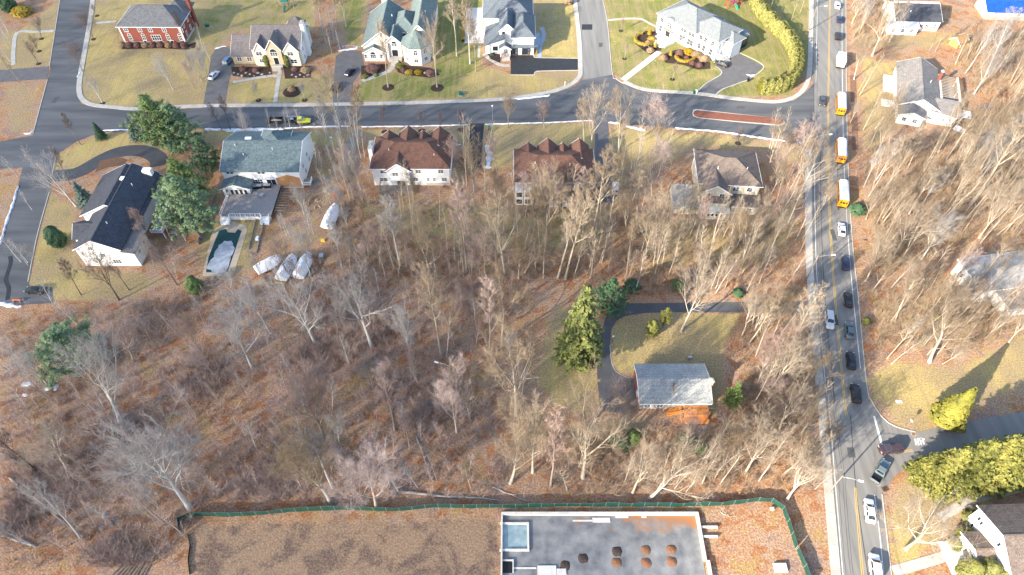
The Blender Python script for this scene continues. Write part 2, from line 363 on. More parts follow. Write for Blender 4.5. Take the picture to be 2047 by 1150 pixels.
road('west_road', [(181,-20),(180,0),(170,78),(156,156),(154,190),(165,212),(150,285),(112,310),(105,350),(99,382),(75,470),(56,564),(60,572),(104,574),(108,606),(0,612),(-40,600),(0,491),(36,372),(45,335),(0,338),(-20,336),(-20,284),(0,283),(65,271),(99,146),(120,0),(122,-20)], MATS['asphalt_blue'], 0.030)
road('side_road', [(1722,790),(1742,805),(1765,838),(1790,855),(1830,866),(1890,850),(2047,823),(2120,808),(2120,850),(2047,868),(1900,905),(1850,925),(1815,935),(1790,950),(1768,985),(1745,985)], M_ASPH, 0.034)
road('driveway', [(-20,142),(98,133),(95,158),(-20,166)], M_ASPH_OLD, 0.042, 'asphalt driveway at the left edge')
road('driveway', [(405,218),(415,160),(422,112),(432,98),(448,92),(462,100),(470,130),(458,160),(448,217)], M_ASPH_OLD, 0.042, 'driveway of the tan gabled house')
road('driveway', [(665,213),(668,150),(672,112),(690,100),(722,102),(728,130),(718,150),(706,165),(701,213)], M_ASPH_OLD, 0.042, 'driveway of the cream turret house')
road('driveway', [(1021,111),(1065,111),(1068,116),(1157,118),(1158,140),(1072,142),(1069,149),(1021,149)], M_ASPH_NEW, 0.046, 'new black driveway of the modern white house')
road('driveway', [(1391,189),(1412,168),(1441,150),(1440,142),(1430,134),(1432,124),(1452,122),(1478,107),(1526,133),(1500,158),(1484,165),(1465,172),(1442,181),(1430,194)], M_ASPH_OLD, 0.046, 'driveway of the large white house')
road('gravel_path', [(690,345),(686,310),(702,262),(716,257),(724,262),(712,300),(704,345)], mat('gravel',(.25,.235,.22),.95,(.17,.16,.15),3,bump=.4), 0.03, 'grey path between teal and brown roofed houses')
road('driveway', [(938,247),(968,247),(964,285),(962,335),(948,335),(937,280)], M_ASPH_NEW, 0.046, 'new black driveway beside the brown roofed house')
road('driveway', [(1188,241),(1216,244),(1217,300),(1230,405),(1194,405),(1190,300)], M_ASPH_OLD, 0.046, 'driveway right of the second brown roofed house')
fdr = sm(pxl([(92,352),(150,347),(205,318),(240,304),(285,302),(315,316),(318,332)]),40)
struct('driveway', MB().ribbon(offset(fdr,2.4), offset(fdr,-2.4), 0.046), mat('asphalt_curve',(.062,.064,.07),.85,(.045,.047,.052),.5))['label'] = 'curved driveway of the dark roofed house'
road('driveway', [(1632,602),(1340,606),(1240,607),(1222,613),(1212,628),(1198,690),(1193,730),(1195,770),(1200,820),(1250,828),(1274,815),(1275,758),(1258,755),(1238,747),(1224,730),(1219,690),(1222,658),(1232,642),(1250,632),(1290,626),(1340,624),(1634,627)], mat('asphalt_worn',(.092,.094,.10),.9,(.065,.066,.07),.5), 0.046, 'curving driveway of the ranch house')
road('road_patch', [(1163,49),(1184,49),(1184,60),(1163,60)], M_ASPH_NEW, 0.050)
# centre island
isl = pxl([(1384,226),(1386,221),(1391,219),(1470,228),(1556,237),(1566,241),(1569,245),(1566,250),(1558,252),(1480,245),(1395,236),(1386,232)])
o = thing('traffic_island','long mulched island with pale kerb in the cross street','traffic island')
c = sum(isl, Vector())/len(isl)
obj('kerb', MB().prism([p for p in isl], 0.0, 0.14), M_KERB, o)
obj('planting_bed', MB().prism([c+(p-c)*0.985-Vector((0,(p-c).y*0.12,0)) for p in isl], 0.10, 0.17), mat('red_mulch',(.23,.085,.05),.95,(.14,.055,.04),1.5,bump=.4), o)

# ---------------------------------------------------------------- markings
def stripe(name, path, w, m, z, dash=None):
    r = resample(path, 1.0)
    o = struct(name, MB().ribbon(offset(r,w/2), offset(r,-w/2), z), m); return o
stripe('white_edge_line', pxl([(1634,-20),(1634,0),(1631,165)]), .14, M_WHITEP, .040)
stripe('white_edge_line', pxl([(1628,310),(1629,420),(1633,560),(1650,767),(1656,800),(1671,983),(1685,1150),(1688,1180)]), .14, M_WHITEP, .040)
stripe('white_edge_line', pxl([(1683,-20),(1683,0),(1684,180),(1688,350),(1696,485),(1705,590),(1720,737)]), .14, M_WHITEP, .040)
stripe('white_edge_line', pxl([(1748,990),(1759,1075),(1766,1150),(1768,1180)]), .14, M_WHITEP, .040)
yl = resample(pxl([(1659,-20),(1659,0),(1656,170),(1656,290),(1658,420),(1668,580),(1687,790),(1692,830)]),1.0)
yl2 = resample(pxl([(1709,975),(1717,1070),(1724,1150),(1727,1180)]),1.0)
for y_ in (yl, yl2):
    for d in (-.16,.16):
        struct('yellow_centre_line', MB().ribbon(offset(y_,d+.06), offset(y_,d-.06), .040), M_YELP)
stripe('stop_line', pxl([(1747,832),(1763,890)]), .42, M_WHITEP, .042)
for d in (-.16,.16):
    q = pxl([(1793,904),(1825,901)]); dd=(q[1]-q[0]).normalized(); nn=Vector((-dd.y,dd.x,0))*d
    stripe('yellow_centre_line',[q[0]+nn,q[1]+nn],.12,M_YELP,.042)
# worn word on the side road
mk = MB()
for i,(x0,y0) in enumerate([(1829,877),(1834,877.5),(1839,877),(1844,876)]):
    a,b = G(x0,y0,.042),G(x0+3,y0+13,.042); dd=(b-a).normalized(); nn=Vector((-dd.y,dd.x,0))*.16
    mk.ribbon([a+nn,b+nn],[a-nn,b-nn],.042)
    if i in(1,2):
        nn2=dd*.2; c0=a; c1=a+Vector((-dd.y,dd.x,0))*.9
        mk.ribbon([c0+nn2,c1+nn2],[c0-nn2,c1-nn2],.0425)
struct('worn_lane_lettering', mk, M_WHITEP)
# tar seam lines
for pts in ([(15,600),(18,575),(12,560),(22,525),(20,512)],):
    stripe('tar_patch', pxl(pts), 1.0, M_ASPH_NEW, .036)
for pts in ([(1700,830),(1712,985),(1735,1150)],[(1640,300),(1641,420),(1648,580),(1668,800)],[(1672,200),(1676,420)]):
    stripe('tar_seam', pxl(pts), .12, M_ASPH_NEW, .038)
for cx,cy in ((1755,967),(1826,868)):
    g = thing('storm_drain','rusty manhole cover in the road by the corner' if cx<1760 else 'rusty storm drain at the kerb near the stop sign','drain', G(cx,cy,.036))
    obj('cover', MB().tube([(0,0,0),(0,0,.02)],.42,14), mat('rust',(.24,.13,.07),.9,(.14,.08,.05),4), g); obj('rim', MB().tube([(0,0,0),(0,0,.012)],.5,14), M_KERB, g)
g = thing('storm_drain','square rusty drain grate at the verge corner','drain',G(1770,977,.02),.3)
obj('frame', MB().box(-.7,.7,-.5,.5,0,.03), MATS['rust'], g)
for i in range(6): obj('bar', MB().box(-.6+i*.2,-.5+i*.2,-.42,.42,.032,.05), M_BLACK, g)

# ---------------------------------------------------------------- sidewalks (slab by slab) and kerbs
def sidewalk(px_or_path, width, label, step=1.6, z=.14, name='sidewalk', kerb=None, m=None, world=False):
    r = resample(px_or_path if world else pxl(px_or_path), .4); a = arclen(r); n = max(1,int(a[-1]/step))
    base = struct(name, MB().ribbon(offset(r,width/2-.05), offset(r,-width/2+.05), z-.05), mat('slab_joint',(.16,.15,.13),.95)); base['label'] = label
    for i in range(n):
        p0,d0 = at_len(r,a,a[-1]*i/n+.02); p1,d1 = at_len(r,a,a[-1]*(i+1)/n-.02)
        n0,n1 = Vector((-d0.y,d0.x,0))*width/2, Vector((-d1.y,d1.x,0))*width/2
        zz = z+random.uniform(-.008,.008)
        obj('slab', MB().prism([p0-n0,p1-n1,p1+n1,p0+n0], 0.0, zz), m or M_CONC, base)
    return base
def kerb(px, label=None, w=.18, z=.13, m=None, parent=None):
    r = resample(pxl(px), 1.0); mb = MB(); A,B = offset(r,w/2),offset(r,-w/2); n=len(r)
    mb.ribbon(A,B,z); mb.add([*(p+Vector((0,0,z)) for p in A),*A],[(i,i+1,n+i+1,n+i) for i in range(n-1)]); mb.add([*(p+Vector((0,0,z)) for p in B),*B],[(i,n+i,n+i+1,i+1) for i in range(n-1)])
    o = struct('kerb', mb, m or M_KERB)
    if label: o['label']=label
sidewalk([(185,-10),(184,16),(174,78),(160,156),(159,186),(166,200),(185,210),(230,215),(274,218),(408,212),(609,210),(817,206),(983,200),(1050,193),(1105,183),(1140,170),(1158,154),(1160,135),(1158,80),(1151,16),(1148,-10)], 1.5, 'pale concrete sidewalk along the north side of the street')
sidewalk([(1247,163),(1292,180),(1389,187),(1467,197),(1543,204),(1580,198),(1604,182),(1616,155),(1620,100),(1622,0),(1621,-10)], 1.5, 'sidewalk curving round the corner of the large white house')
sidewalk([(1616,300),(1616,420),(1620,560),(1638,767),(1642,800),(1654,950),(1671,1150),(1674,1180)], 1.7, 'sidewalk on the left of the main road', step=2.0)
kerb([(182,0),(172,78),(158,156),(156,188),(165,206)]); kerb([(1205,0),(1214,44),(1224,146),(1232,158),(1247,168)])
kerb([(120,0),(99,133)]); kerb([(95,160),(66,268)]); kerb([(112,312),(105,348)]); kerb([(99,384),(75,470),(56,564)])
kerb([(1691,0),(1692,180),(1696,350),(1704,485),(1714,581),(1732,767),(1743,803),(1765,836),(1790,853),(1830,864)]); kerb([(1763,988),(1780,1135),(1784,1170)])
kerb([(1228,300),(1216,246)],w=.1,z=.05); kerb([(1021,150),(1069,150),(1072,143),(1157,141)],w=.35,z=.06); kerb([(1066,111),(1069,115.5),(1156,117)],w=.3,z=.06)
kerb([(1391,187),(1410,168),(1440,150),(1441,141),(1430,133)],w=.3,z=.06); kerb([(1428,193),(1442,180),(1465,171),(1484,164),(1500,157),(1526,132),(1479,106)],w=.3,z=.06)
kerb([(1219,690),(1224,731),(1238,748),(1258,756)],w=.14,z=.05)
# front walks
sidewalk([(561,136),(556,165),(550,205)],1.3,'walk from the tan house steps to the street',z=.07)
sidewalk([(466,165),(500,158),(540,152),(556,152)],1.2,'curved walk left of the tan house steps',z=.06)
sidewalk([(724,162),(745,155),(768,147),(783,138),(786,126)],1.6,'curved stone walk to the turret house entry',z=.07)
sidewalk([(1246,160),(1290,126),(1318,104)],2.0,'stepping slab walk to the large white house',z=.07,m=mat('pale_slab',(.60,.58,.52),.85,(.5,.48,.43),1))
sidewalk([(1215,41),(1245,38),(1280,38),(1300,48),(1318,56)],1.0,'narrow curved walk behind the front lawn',z=.07)
sidewalk([(27,130),(27,100),(35,65),(70,64),(108,62)],1.3,'pale slab walk on the left lawn',z=.07)
sidewalk([(193,46),(232,43)],1.2,'short walk to the red brick house',z=.07)
sidewalk([(1078,116),(1079,95),(1087,70),(1082,55)],1.5,'bluish stone path right of the modern house',z=.07,m=mat('bluestone',(.30,.33,.40),.8,(.25,.28,.34),1))
sidewalk([(967,108),(985,122),(1003,131),(1019,131)],1.4,'pale angled walk before the modern house',z=.07)
sidewalk([(958,92),(957,115)],.9,'small stepping slabs left of the modern house',z=.06)
sidewalk([(2090,965),(2000,985),(1950,997),(1905,1020),(1880,1035)],1.6,'walk behind the white gabled house',z=.07)
sidewalk([(1785,1142),(1830,1130),(1880,1115),(1945,1093)],1.8,'front walk of the white gabled house',z=.07)
road('patio', [(933,16),(965,16),(967,87),(927,87)], mat('patio_stone',(.52,.50,.47),.9,(.43,.41,.39),.6), .06, 'pale paved court left of the modern house')

# sealed cracks and patches in the asphalt
CR=random.Random(31)
for k in range(26):
    t=CR.random(); base=at_len(yl,arclen(yl),t*arclen(yl)[-1])[0] if k<12 else G(CR.uniform(200,1580),CR.uniform(222,245)); d=Vector((CR.uniform(-1,1),CR.uniform(-.4,.4),0)).normalized(); p=base+Vector((CR.uniform(-3,3),0,0)); pts=[p]
    for i in range(4): d=(d+Vector((CR.gauss(0,.35),CR.gauss(0,.35),0))).normalized(); pts.append(pts[-1]+d*CR.uniform(.5,1.1))
    stripe('sealed_crack',pts,.07,M_ASPH_NEW,.0395+.004*(k>=12))
for k,(x,y,w_,l_) in enumerate(((640,232,2.2,1.6),(905,222,1.0,3.0),(1110,215,3.0,1.4),(330,238,4.0,1.2),(1480,215,2.4,1.2),(110,200,1.5,3.2),(1668,640,1.2,3.0),(1700,905,1.4,2.2),(1665,470,1.1,4.0),(1200,90,1.2,2.6))):
    c_=G(x,y); struct('road_patch',MB().sheet([c_+Vector((-w_/2,-l_/2,0)),c_+Vector((w_/2,-l_/2,0)),c_+Vector((w_/2+.3,l_/2,0)),c_+Vector((-w_/2+.3,l_/2,0))],.0445),mat('patch_asphalt',(.085,.084,.085),.9,(.06,.06,.062),1.0))
# ================================================================ HOUSES
WCACHE = {}
def window_meshes(w, h, cols, rows, arch):
    k = (w,h,cols,rows,arch)
    if k in WCACHE: return WCACHE[k]
    t = .10; f = MB()
    f.box(-w/2-t,w/2+t,-.07,0,-h/2-t*1.3,-h/2); f.box(-w/2-t,w/2+t,-.07,0,h/2,h/2+t)
    f.box(-w/2-t,-w/2,-.065,0,-h/2,h/2); f.box(w/2,w/2+t,-.065,0,-h/2,h/2)
    for i in range(1,cols): x=-w/2+w*i/cols; f.box(x-.04,x+.04,-.06,0,-h/2,h/2)
    for j in range(1,rows): z=-h/2+h*j/rows; f.box(-w/2,w/2,-.055,0,z-.03,z+.03)
    p = MB().box(-w/2,w/2,-.03,.02,-h/2,h/2)
    if arch:
        n=8; r=w/2; ring=[(math.cos(math.pi*i/n)*r, h/2+t+math.sin(math.pi*i/n)*r) for i in range(n+1)]
        p.add([(x,-.03,z) for x,z in ring]+[(0,-.03,h/2+t)], [(n+1,i+1,i) for i in range(n)])
        ro=[(math.cos(math.pi*i/n)*(r+t), h/2+t+math.sin(math.pi*i/n)*(r+t)) for i in range(n+1)]
        f.add([(x,-.06,z) for x,z in ring]+[(x,-.06,z) for x,z in ro]+[(x,0,z) for x,z in ro], [(i,i+1,n+2+i,n+1+i) for i in range(n)]+[(n+1+i,n+2+i,2*n+3+i,2*n+2+i) for i in range(n)])
    WCACHE[k] = (f.mesh('window'), p.mesh('pane')); return WCACHE[k]
class House:
    def __init__(s, name, label, loc, rz, wall, roof, cat='house'):
        s.o = thing(name, label, cat, loc, R(rz)); s.loc = Vector(loc); s.rz = R(rz); s.wm = wall; s.rm = roof
        s.ex = Vector((math.cos(s.rz), math.sin(s.rz), 0)); s.ey = Vector((-math.sin(s.rz), math.cos(s.rz), 0))
    def part(s, name, mb, m, parent=None): return obj(name, mb, m, parent or s.o)
    def W(s, u, v, z): return s.loc + s.ex*u + s.ey*v + Vector((0,0,z))
    def upx(s, px, z, v=0):
        lo, hi = -60, 60
        for _ in range(40):
            m = (lo+hi)/2
            if proj(s.W(m,v,z))[0] < px: lo = m
            else: hi = m
        return lo
    def walls(s, u0,u1,v0,v1,z1,z0=-.1,m=None,name='wall'): return s.part(name, MB().box(u0,u1,v0,v1,z0,z1), m or s.wm)
    def gable(s, u0,u1,v0,v1,ze,zr,axis='u',ov=.45,og=.35,m=None,wm=None,gname='gable_wall'):
        """pitched roof as a thick slab; ridge along the axis; solid gable walls under it"""
        if axis=='u': a0,a1,b0,b1 = u0,u1,v0,v1
        else: a0,a1,b0,b1 = v0,v1,u0,u1
        c=(b0+b1)/2; sl=(zr-ze)/((b1-b0)/2); t=.2; e=ze-ov*sl
        sec=[(b0-ov,e),(c,zr),(b1+ov,e),(b1+ov,e+t),(c,zr+t),(b0-ov,e+t)]
        def P(a,q): return (a,q[0],q[1]) if axis=='u' else (q[0],a,q[1])
        vs=[P(a0-og,q) for q in sec]+[P(a1+og,q) for q in sec]
        fs=[(i,(i+1)%6,6+(i+1)%6,6+i) for i in range(6)]+[(0,5,4,1),(1,4,3,2),(6,7,10,11),(7,8,9,10)]
        r=s.part('roof', MB().add(vs,fs), m or s.rm)
        tri=[(b0,ze-.05),(c,zr-.03),(b1,ze-.05)]
        vs=[P(a0+.02,q) for q in tri]+[P(a1-.02,q) for q in tri]
        s.part(gname, MB().add(vs,[(0,2,1),(3,4,5),(0,1,4,3),(1,2,5,4),(2,0,3,5)]), wm or s.wm)
        rg = MB(); rg.bar(P(a0-og,(c,zr+t)),P(a1+og,(c,zr+t)),.28,.06); s.part('ridge_cap', rg, m or s.rm, r)
        for aa in (a0-og-.03,a1+og+.03):
            for bb in (b0-ov,b1+ov): s.part('bargeboard', MB().bar(P(aa,(bb,e+.09)),P(aa,(c,zr+.09)),.06,.22), M_TRIM, r)
        return r
    def hip(s, u0,u1,v0,v1,ze,zr,ov=.5,m=None,inset=None):
        U0,U1,V0,V1=u0-ov,u1+ov,v0-ov,v1+ov; w,d=U1-U0,V1-V0; t=.2
        i=inset if inset is not None else min(w,d)/2*.95
        if w>=d: a,b=(U0+min(i,w/2-.01),(V0+V1)/2),(U1-min(i,w/2-.01),(V0+V1)/2)
        else: a,b=((U0+U1)/2,V0+min(i,d/2-.01)),((U0+U1)/2,V1-min(i,d/2-.01))
        vs=[(U0,V0,ze),(U1,V0,ze),(U1,V1,ze),(U0,V1,ze),(U0,V0,ze+t),(U1,V0,ze+t),(U1,V1,ze+t),(U0,V1,ze+t),(*a,zr),(*b,zr)]
        fs=[(3,2,1,0),(0,1,5,4),(1,2,6,5),(2,3,7,6),(3,0,4,7)]
        if w>=d: fs+=[(4,5,9,8),(5,6,9),(6,7,8,9),(7,4,8)]
        else: fs+=[(4,5,8),(5,6,9,8),(6,7,9),(7,4,8,9)]
        r=s.part('roof',MB().add(vs,fs),m or s.rm)
        gt=MB(); gt.box(U0-.08,U1+.08,V0-.10,V0-.01,ze+.02,ze+.17); gt.box(U1+.01,U1+.10,V0,V1,ze+.02,ze+.17); gt.box(U0-.10,U0-.01,V0,V1,ze+.02,ze+.17)
        s.part('gutter',gt,M_TRIM,r)
        rg=MB(); rg.bar((*a,zr+.02),(*b,zr+.02),.3,.08)
        cs=[(U0,V0),(U1,V0),(U1,V1),(U0,V1)]; near=[a,b,b,a] if w>=d else [a,a,b,b]
        for c_,n_ in zip(cs,near): rg.bar((*c_,ze+t+.01),(*n_,zr+.02),.25,.06)
        s.part('ridge_cap',rg,m or s.rm,r); return r
    def win(s,u,z,w=1.0,h=1.4,v=0,face='S',cols=2,rows=2,arch=False,m=None):
        f,p=window_meshes(round(w,2),round(h,2),cols,rows,arch)
        rot={'S':0,'E':math.pi/2,'W':-math.pi/2}[face]; loc={'S':(u,v-.004,z),'E':(u+.004,v,z),'W':(u-.004,v,z)}[face]
        fr=link('window',f,m or M_TRIM,s.o,loc); fr.rotation_euler=(0,0,rot); link('pane',p,M_GLASS,fr); return fr
    def door(s,u,z0,w=1.0,h=2.1,v=0,m=None):
        d=s.part('door',MB().box(u-w/2,u+w/2,v-.06,v+.02,z0,z0+h),m or M_BLACK); s.part('door_frame',MB().box(u-w/2-.12,u-w/2,v-.09,v,z0,z0+h+.12).box(u+w/2,u+w/2+.12,v-.09,v,z0,z0+h+.12).box(u-w/2,u+w/2,v-.088,v,z0+h,z0+h+.12),M_TRIM,d); return d
    def chimney(s,u,v,z0,z1,w=1.0,d=.8,m=None):
        c=s.part('chimney',MB().box(u-w/2,u+w/2,v-d/2,v+d/2,z0,z1),m or s.wm); s.part('chimney_cap',MB().box(u-w/2-.1,u+w/2+.1,v-d/2-.1,v+d/2+.1,z1,z1+.15).box(u-.2,u+.2,v-.2,v+.2,z1+.15,z1+.5),M_CONC,c)
    def vents(s, pts, m=None):
        for u,v,z in pts: s.part('roof_vent',MB().tube([(u,v,z-.4),(u,v,z+.35)],.09,6),m or M_TRIM)
    def steps(s,u0,u1,v0,n,rise,run,m=None):
        st=None
        for i in range(n):
            s.part('step',MB().box(u0,u1,v0-run*(n-i),v0-.01*i,-.02 if i==0 else rise*i,rise*(i+1)),m or M_CONC)
def rail(parent, pts, h=1.0, m=None, bal=.5, z=None):
    """railing: posts one by one; rails and thin balusters along 3D points"""
    m=m or M_TRIM; r=None
    for a,b in zip(pts[:-1],pts[1:]):
        a,b=Vector(a),Vector(b); up=Vector((0,0,h)); r=obj('railing',MB().bar(a+up,b+up,.10,.08),m,parent)
        obj('bottom_rail',MB().bar(a+Vector((0,0,.12)),b+Vector((0,0,.12)),.06,.06),m,r)
        n=max(1,int((b-a).length/bal)); bm_=MB()
        for i in range(1,n): p=a.lerp(b,i/n); bm_.bar(p+Vector((0,0,.12)),p+up,.045,.045)
        if bm_.v: obj('baluster',bm_,m,r)['kind']='stuff'
    for p in pts: p=Vector(p); obj('post',MB().box(p.x-.07,p.x+.07,p.y-.07,p.y+.07,p.z,p.z+h+.12),m,parent)
    return r

BRICK = mat('red_brick',(.235,.068,.048),.9,(.165,.048,.036),3.5,bump=.2)
S_SLATE = shingle('slate_grey_shingle',(.165,.165,.17),(.115,.115,.12))
S_TAUPE = shingle('taupe_shingle',(.20,.175,.165),(.15,.13,.125))
S_TEAL = shingle('teal_grey_shingle',(.15,.185,.18),(.105,.135,.135))
S_TEAL2 = shingle('mottled_teal_shingle',(.16,.20,.20),(.075,.105,.115),1.4)
S_DARK = shingle('charcoal_shingle',(.075,.08,.094),(.05,.054,.066))
S_BLUE = shingle('blue_grey_shingle',(.125,.145,.165),(.09,.105,.125))
S_LIGHT = shingle('light_grey_shingle',(.20,.215,.22),(.16,.172,.178))
S_BROWN = shingle('red_brown_shingle',(.165,.088,.064),(.115,.06,.046))
S_BRN2 = shingle('grey_brown_shingle',(.19,.15,.125),(.13,.10,.085))
S_PALE = shingle('pale_grey_roofing',(.33,.335,.325),(.26,.265,.26),.5)
S_OLD = shingle('weathered_grey_shingle',(.25,.23,.215),(.17,.155,.145))

# --- red brick house, upper left
h=House('brick_house','red brick house with slate hip roof at the upper left',(-130.0,209.6,0),-.6,BRICK,S_SLATE)
h.walls(0,20.4,0,12.8,6.0); h.walls(-.06,20.46,-.06,12.8,.7,-.1,M_CONC,'foundation')
h.hip(0,20.4,0,12.8,6.0,10.2); h.hip(13,20.4,7,15,6.01,9.4)
for u in (.12,20.28): h.part('corner_trim',MB().box(u-.18,u+.18,-.06,.12,.7,6),M_TRIM)
for p in (251,279,300,328,361): h.win(h.upx(p,5.0),4.9,1.2,1.3)
for p in (261,288,337,361): h.win(h.upx(p,2.0),2.1,1.0,1.7,arch=True)
h.win(h.upx(313,2.0),2.1,3.0,1.8,cols=4)
for v in (3,7,10.5): h.win(20.4,4.8,1.0,1.3,v,'E'); h.win(20.4,2.0,1.0,1.5,v,'E')
h.door(h.upx(290,1),.15,1.0,.9); h.door(h.upx(343,1),.15,1.0,.9); h.chimney(20.9,11,0,10.5,.9,1.4)

# --- tan house with three front gables
h=House('gabled_house','tan and cream house with three pointed front gables and white chimney',(-83.0,196.6,0),0,M_CREAM,S_TAUPE)
h.walls(0,15.6,0,14,6); h.gable(0,15.6,0,14,6,9.8,'u')
h.walls(-7.2,0,.7,13,3.1,m=M_TAN); h.gable(-7.2,.4,.7,13,3.1,6.6,'u',wm=M_TAN)
for pa,pb,vf,ze,zr,m_ in ((508,536,-.6,5.4,8.3,None),(534,567,-1.1,6.2,9.6,M_TAN),(567,600,-.6,5.4,8.3,None)):
    u0,u1=h.upx(pa,4),h.upx(pb,4); h.walls(u0+.3,u1-.3,vf,1,ze,m=m_); h.gable(u0+.3,u1-.3,vf,4.5,ze,zr,'v',ov=.3,og=.25,wm=m_)
u=h.upx(521,3); h.win(u,4.4,1.8,1.2,-.6); u=h.upx(524,2); h.win(u,1.9,1.2,1.2,-.6)
u=h.upx(583,3); h.win(u,4.4,1.8,1.2,-.6); u=h.upx(588,2); h.win(u,1.7,1.9,1.4,-.6)
uc=h.upx(550,4); h.win(uc,4.6,2.2,1.2,-1.1,cols=3,arch=True); h.door(uc+.2,1.0,1.5,2.3,-1.1)
h.steps(uc-1.2,uc+1.6,-1.1,6,.16,.42,M_CONC); h.part('landing',MB().box(uc-1.6,uc+2.0,-2.1,-1.1,-.05,.97),M_CONC)
for p in (479,499): h.win(h.upx(p,1.5,.7),1.7,1.4,1.3,.7,arch=True)
h.chimney(16.1,6.5,0,11.2,1.1,2.2,M_WHITE); h.part('east_cladding',MB().box(15.6,15.68,.3,13.8,0,5.9),M_WHITE)
for v in (2.5,10): h.win(15.68,4.4,.9,1.3,v,'E'); h.win(15.68,1.6,.9,1.3,v,'E')
h.hip(9,14,12,16,6,9.0)

# --- cream house with turret and teal roof
h=House('turret_house','cream house with octagonal turret and teal hip roofs',(-48.2,199.4,0),0,M_CREAM2,S_TEAL)
h.walls(0,12.8,1.2,21.5,4.6); h.gable(0,12.8,1.2,21.5,4.6,9.4,'v')
h.walls(.3,7.2,-.6,2,3.2); h.gable(.3,7.2,-.6,3.4,3.2,5.0,'v')
h.walls(14.2,22,4,30,6.0); h.gable(14.2,22,4,30,6.0,10.0,'v')
h.walls(10,16,8,18,6.2); h.hip(9,17,6.5,18,6.1,9.6)
e0,e1=h.upx(768,5),h.upx(803,5); h.walls(e0+.4,e1-.3,.6,4,6.0); h.gable(e0+.4,e1-.3,.6,7,6.0,8.3,'v',ov=.35)
ec=(e0+e1)/2; h.win(ec+.3,5.0,1.7,.9,.6,cols=2,arch=True); h.door(ec+.3,1.1,1.9,2.3,.6)
h.part('entry_pier',MB().box(e0+.3,e0+1.2,-.2,.6,0,5.8),M_CREAM2); h.part('landing',MB().box(ec-1.8,ec+2.4,-1.3,.6,-.05,1.0),M_CONC); h.steps(ec-.8,ec+1.4,-1.3,5,.19,.45)
tc_=(17.4,1.0); r8=4.6
oc=[(tc_[0]+r8*math.cos(math.pi/8+i*math.pi/4),tc_[1]+r8*math.sin(math.pi/8+i*math.pi/4)) for i in range(8)]
h.part('turret_wall',MB().prism(oc,-.1,6.2),M_CREAM2)
oc2=[(tc_[0]+(r8+.55)*math.cos(math.pi/8+i*math.pi/4),tc_[1]+(r8+.55)*math.sin(math.pi/8+i*math.pi/4)) for i in range(8)]
rr=MB(); rr.add([(*p,6.15) for p in oc2]+[(*p,6.35) for p in oc2]+[(*tc_,10.4)],[(i,(i+1)%8,8+(i+1)%8,8+i) for i in range(8)]+[(8+i,8+(i+1)%8,16) for i in range(8)]+[tuple(range(8))[::-1]])
h.part('turret_roof',rr,S_TEAL)
for k,an in ((5,-90),(4,-135),(6,-45)):
    cx,cy=tc_[0]+r8*.924*math.cos(R(an)),tc_[1]+r8*.924*math.sin(R(an))
    for z,ar in ((4.3,True),(1.8,False)):
        f,p=window_meshes(1.2,1.1,2,2,ar); fr=link('window',f,M_TRIM,h.o,(cx,cy-.004,z)); fr.rotation_euler=(0,0,R(an+90)); link('pane',p,M_GLASS,fr)
for p,w_ in ((731,.7),(746,1.7),(762,.7)): h.win(h.upx(p,1.8,-.6),1.8,w_,1.2,-.6,cols=1 if w_<1 else 3,arch=w_>1)
h.chimney(5.5,22.2,0,9.5,2.4,1.2,M_WHITE); h.vents([(8.8,12,9.0),(19.6,14,9.2)])
for v in (8,16,24): h.win(22,4.4,1,1.3,v,'E'); h.win(22,1.8,1,1.3,v,'E')

# --- modern white house with black-glass garage doors
h=House('modern_house','modern white house with blue-grey roofs and double dark glass garage',(-8.6,202.6,0),0,M_WHITE,S_BLUE)
h.walls(8.7,15.7,0,12,6.2); h.hip(8.7,15.7,0,13,6.2,9.6)
h.walls(-.8,15.2,12,23,6.4); h.hip(-.8,15.2,11.6,23,6.5,10.2)
h.walls(4.6,9.2,3.4,13,6.6); h.gable(4.6,9.6,3.4,13,6.6,9.0,'v',ov=.3)
h.walls(0,8.7,.6,12,3.1)
sh_=MB(); sh_.add([(-.5,.1,3.05),(6.4,.1,5.6),(6.4,12,5.6),(-.5,12,3.05),(-.5,.1,3.25),(6.4,.1,5.8),(6.4,12,5.8),(-.5,12,3.25)],[(3,2,1,0),(4,5,6,7),(0,1,5,4),(1,2,6,5),(2,3,7,6),(3,0,4,7)]); h.part('shed_roof',sh_,S_BLUE)
h.part('shed_wall',MB().add([(0,.6,3),(6.2,.6,3),(6.2,.6,5.5),(0,.6,3.2),(0,.9,3),(6.2,.9,3),(6.2,.9,5.5),(0,.9,3.2)],[(0,1,2,3),(7,6,5,4),(1,5,6,2),(3,2,6,7),(0,3,7,4)]),M_WHITE)
h.part('pent_roof',MB().add([(8.8,-.9,3.0),(15.8,-.9,3.0),(15.8,.0,3.7),(8.8,.0,3.7),(8.8,-.9,2.85),(15.8,-.9,2.85),(15.8,0,2.85),(8.8,0,2.85)],[(0,1,2,3),(7,6,5,4),(0,4,5,1),(1,5,6,2),(3,7,4,0)]),S_BLUE)
for pa in (1028,1053):
    u=h.upx(pa-1,1.2); g=h.part('garage_door',MB().box(u-1.45,u+1.45,-.05,.02,.05,2.4),M_GLASS)
    h.part('garage_frame',MB().box(u-1.6,u-1.45,-.09,0,.05,2.55).box(u+1.45,u+1.6,-.09,0,.05,2.55).box(u-1.45,u+1.45,-.088,0,2.4,2.55),M_TRIM,g)
    for j in range(4): h.part('door_panel_strip',MB().box(u+.5,u+1.2,-.07,-.05,.35+j*.5,.5+j*.5),M_STEEL,g)
h.win(h.upx(990,1.8,.6),1.9,1.5,1.3,.6,m=M_BLACK); h.win(h.upx(990,.5,.6),.45,1.6,.4,.6)
